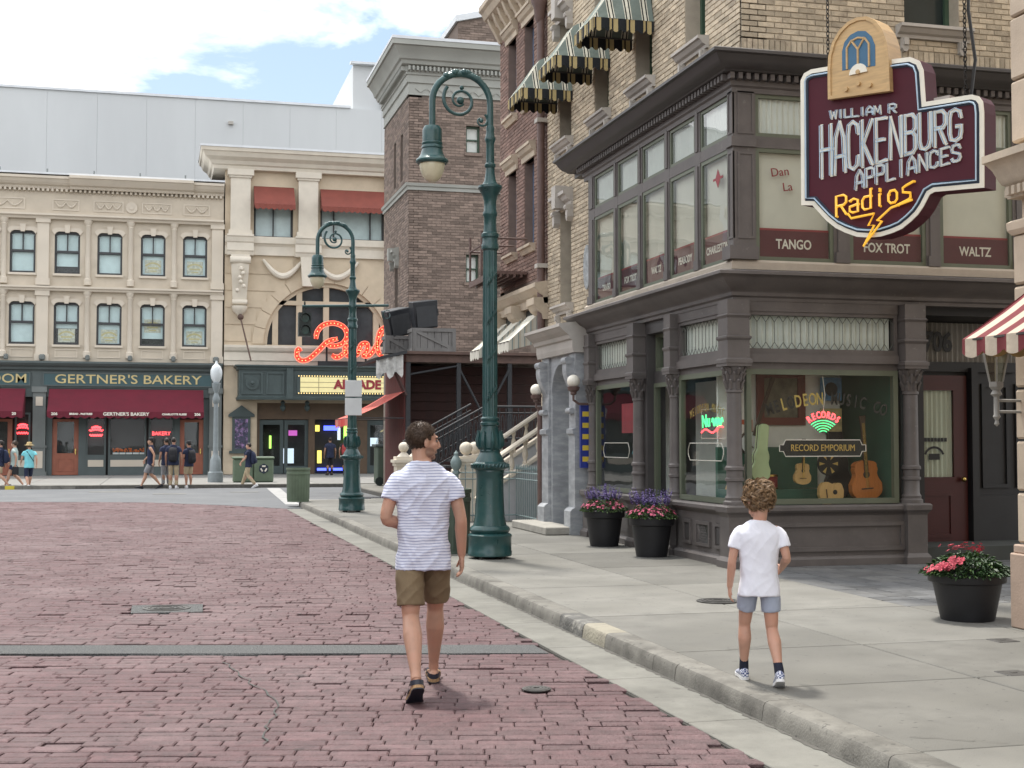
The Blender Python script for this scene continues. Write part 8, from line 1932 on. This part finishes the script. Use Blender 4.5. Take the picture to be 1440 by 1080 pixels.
# checkered canvas shoe
ck = bpy.data.materials.new('check_canvas'); ck.use_nodes = True; _b = ck.node_tree.nodes['Principled BSDF']; _t = ck.node_tree.nodes.new('ShaderNodeTexCoord'); _c = ck.node_tree.nodes.new('ShaderNodeTexChecker'); _c.inputs['Scale'].default_value = 85; _c.inputs['Color1'].default_value = (.05, .07, .18, 1); _c.inputs['Color2'].default_value = (.62, .64, .7, 1)
ck.node_tree.links.new(_t.outputs['Object'], _c.inputs['Vector']); ck.node_tree.links.new(_c.outputs['Color'], _b.inputs['Base Color']); _b.inputs['Roughness'].default_value = .85; MATS['check_canvas'] = ck

person('person', 'man in a blue-striped T-shirt and khaki shorts walking on the brick street', (1.66, 8.66, 0.0), R(-6), .995, 1.0,
       dict(hipR=(.09, .02, .90), knR=(.10, .23, .515), anR=(.105, .39, .092), ptR=5, hipL=(-.09, -.01, .90), knL=(-.085, -.07, .49), anL=(-.075, -.39, .15), ptL=-32, shR=(.166, -.01, 1.42), elR=(.238, -.05, 1.135), wrR=(.255, .03, .88), hdR=(.02, .14, -1), shL=(-.166, .01, 1.42), elL=(-.245, -.03, 1.135), wrL=(-.055, .13, 1.04), hdL=(.9, .35, -.1)),
       skin=(.47, .27, .19), hair=('short', 'hair_brown'), shirt=('sailor_stripe', .60, 1.0), legs=('khaki', .80), shoes=('sandal', 'strap_navy', 'cork'), head_rz=R(-74), head_tilt=R(-4), vox=.0055, stubble=(.10, .06, .04))
person('person', 'curly-haired boy in a white T-shirt and pale blue shorts walking along the kerb', (3.62, 7.80, .122), R(-17), .675, .88,
       dict(hipR=(.095, -.01, .90), knR=(.115, .0, .49), anR=(.14, -.28, .13), ptR=-22, hipL=(-.095, .02, .90), knL=(-.115, .16, .51), anL=(-.115, .23, .088), ptL=3, elR=(.245, -.06, 1.15), wrR=(.235, .19, 1.03), hdR=(-.2, .9, -.3), elL=(-.245, -.02, 1.13), wrL=(-.265, .04, .87), hdL=(.05, .12, -1)),
       skin=(.50, .285, .205), hair=('mop', 'hair_sandy'), shirt=('tee_white', .66, 1.12), legs=('short_blue', .60), shoes=('sneaker', 'check_canvas', 'sole_white'), head_rz=R(24), head_tilt=R(-9), vox=.005, sh_w=1.06, crease=.4)
walkA = dict(knR=(.10, .16, .51), anR=(.10, .30, .088), ptR=6, knL=(-.10, .0, .49), anL=(-.10, -.32, .13), ptL=-22, elR=(.24, -.14, 1.16), wrR=(.25, -.12, .9), elL=(-.25, .06, 1.15), wrL=(-.24, .24, .98))
walkB = dict(knL=(-.10, .16, .51), anL=(-.10, .30, .088), ptL=6, knR=(.10, .0, .49), anR=(.10, -.32, .13), ptR=-22, elL=(-.24, -.14, 1.16), wrL=(-.25, -.12, .9), elR=(.25, .06, 1.15), wrR=(.24, .24, .98))
hold = dict(elR=(.25, -.02, 1.14), wrR=(.12, .22, 1.12), hdR=(-.8, .5, 0), elL=(-.25, -.02, 1.14), wrL=(-.12, .22, 1.12), hdL=(.8, .5, 0))
FV = .013; fg = 'people on the far side of the street'
def fp(label, x, y, rz, s, **k): return person('person', label, (x, y, k.pop('z', 0.0)), R(rz), s, s, vox=FV, group=fg, **k)
fp('walker with a dark blue backpack cut by the left edge', -5.30, 49.4, 88, .95, pose=walkA, hair=('long', 'hair_dark'), shirt=('cloth_navy', .6, 1.0), legs=('khaki_light', .8), shoes=('shoe', 'shoe_dark', 'sole_white'), extras=(('backpack', 'cloth_navy'),))
fp('woman in a sage top and dark shorts carrying a dark bag, walking left', -4.86, 49.5, 80, .94, pose=walkB, hair=('long', 'hair_brown'), shirt=('cloth_sage', .5, 1.0), legs=('cloth_navy', .5), shoes=('shoe', 'sole_white', 'sole_white'), extras=(('bag', 'cloth_black', 'wrL'),))
fp('woman in a straw sun hat and aqua shirt seen from behind', -4.35, 49.2, 20, .90, pose=walkA, hair=('long', 'hair_sandy'), shirt=('cloth_aqua', .6, 1.1), legs=('cloth_navy', 1.25), shoes=('shoe', 'sole_white', 'sole_white'), extras=(('sunhat', 'straw'), ('sling', 'cloth_black')))
fp('man in a navy vest, grey shorts and black cap striding left', -.30, 48.2, 84, 1.0, pose=walkB, hair=('short', 'hair_dark'), shirt=('cloth_navy', 0, 1.0), legs=('cloth_grey', .9), shoes=('shoe', 'cloth_black', 'cloth_black'), extras=(('cap', 'cloth_black'),), skin=(.42, .24, .16))
fp('man in navy half hidden behind the one with the backpack', .22, 49.0, 30, 1.0, hair=('short', 'hair_dark'), shirt=('cloth_navy', .6, 1.0), legs=('cloth_grey', 1.85), shoes=('shoe', 'shoe_dark', 'shoe_dark'), skin=(.3, .17, .11))
fp('man in a navy polo and khaki trousers wearing a black backpack, seen from behind', .46, 48.2, -8, 1.01, hair=('short', 'hair_dark'), shirt=('cloth_navy', .65, 1.05), legs=('khaki_light', 1.88), shoes=('shoe', 'sole_white', 'sole_white'), extras=(('backpack', 'cloth_black'),), skin=(.40, .22, .15))
fp('young man in navy with khaki shorts and a black backpack, right of the group', .98, 48.5, 35, .94, pose=hold, hair=('short', 'hair_dark'), shirt=('cloth_navy', .6, 1.0), legs=('khaki_light', .9), shoes=('shoe', 'sole_white', 'sole_white'), extras=(('backpack', 'cloth_black'), ('cap', 'cloth_black')), skin=(.40, .22, .15))
fp('woman in navy with khaki trousers holding a blue cap, in front of the green bins', 3.02, 48.3, 68, .90, pose={**walkA, **{k: v for k, v in hold.items() if k[-1] == 'R'}}, hair=('short', 'hair_dark'), shirt=('cloth_navy', .6, 1.0), legs=('khaki_light', 1.88), shoes=('shoe', 'sole_white', 'sole_white'), extras=(('backpack', 'cloth_navy'),))
fp('dark-clothed visitor in the arcade doorway', 7.35, 60.5, 10, .97, z=.12, hair=('short', 'hair_dark'), shirt=('cloth_navy', .6, 1.0), legs=('cloth_black', 1.88), shoes=('shoe', 'shoe_dark', 'shoe_dark'), skin=(.3, .17, .11))
fp('visitor with a red backpack in the arcade doorway', 7.95, 59.8, -15, .98, z=.12, pose=walkB, hair=('short', 'hair_dark'), shirt=('cloth_black', .6, 1.0), legs=('cloth_black', 1.88), shoes=('shoe', 'shoe_dark', 'shoe_dark'), extras=(('backpack', 'cloth_red'),), skin=(.3, .17, .11))
for o in bpy.data.objects:
    if '_o' in o: del o['_o']
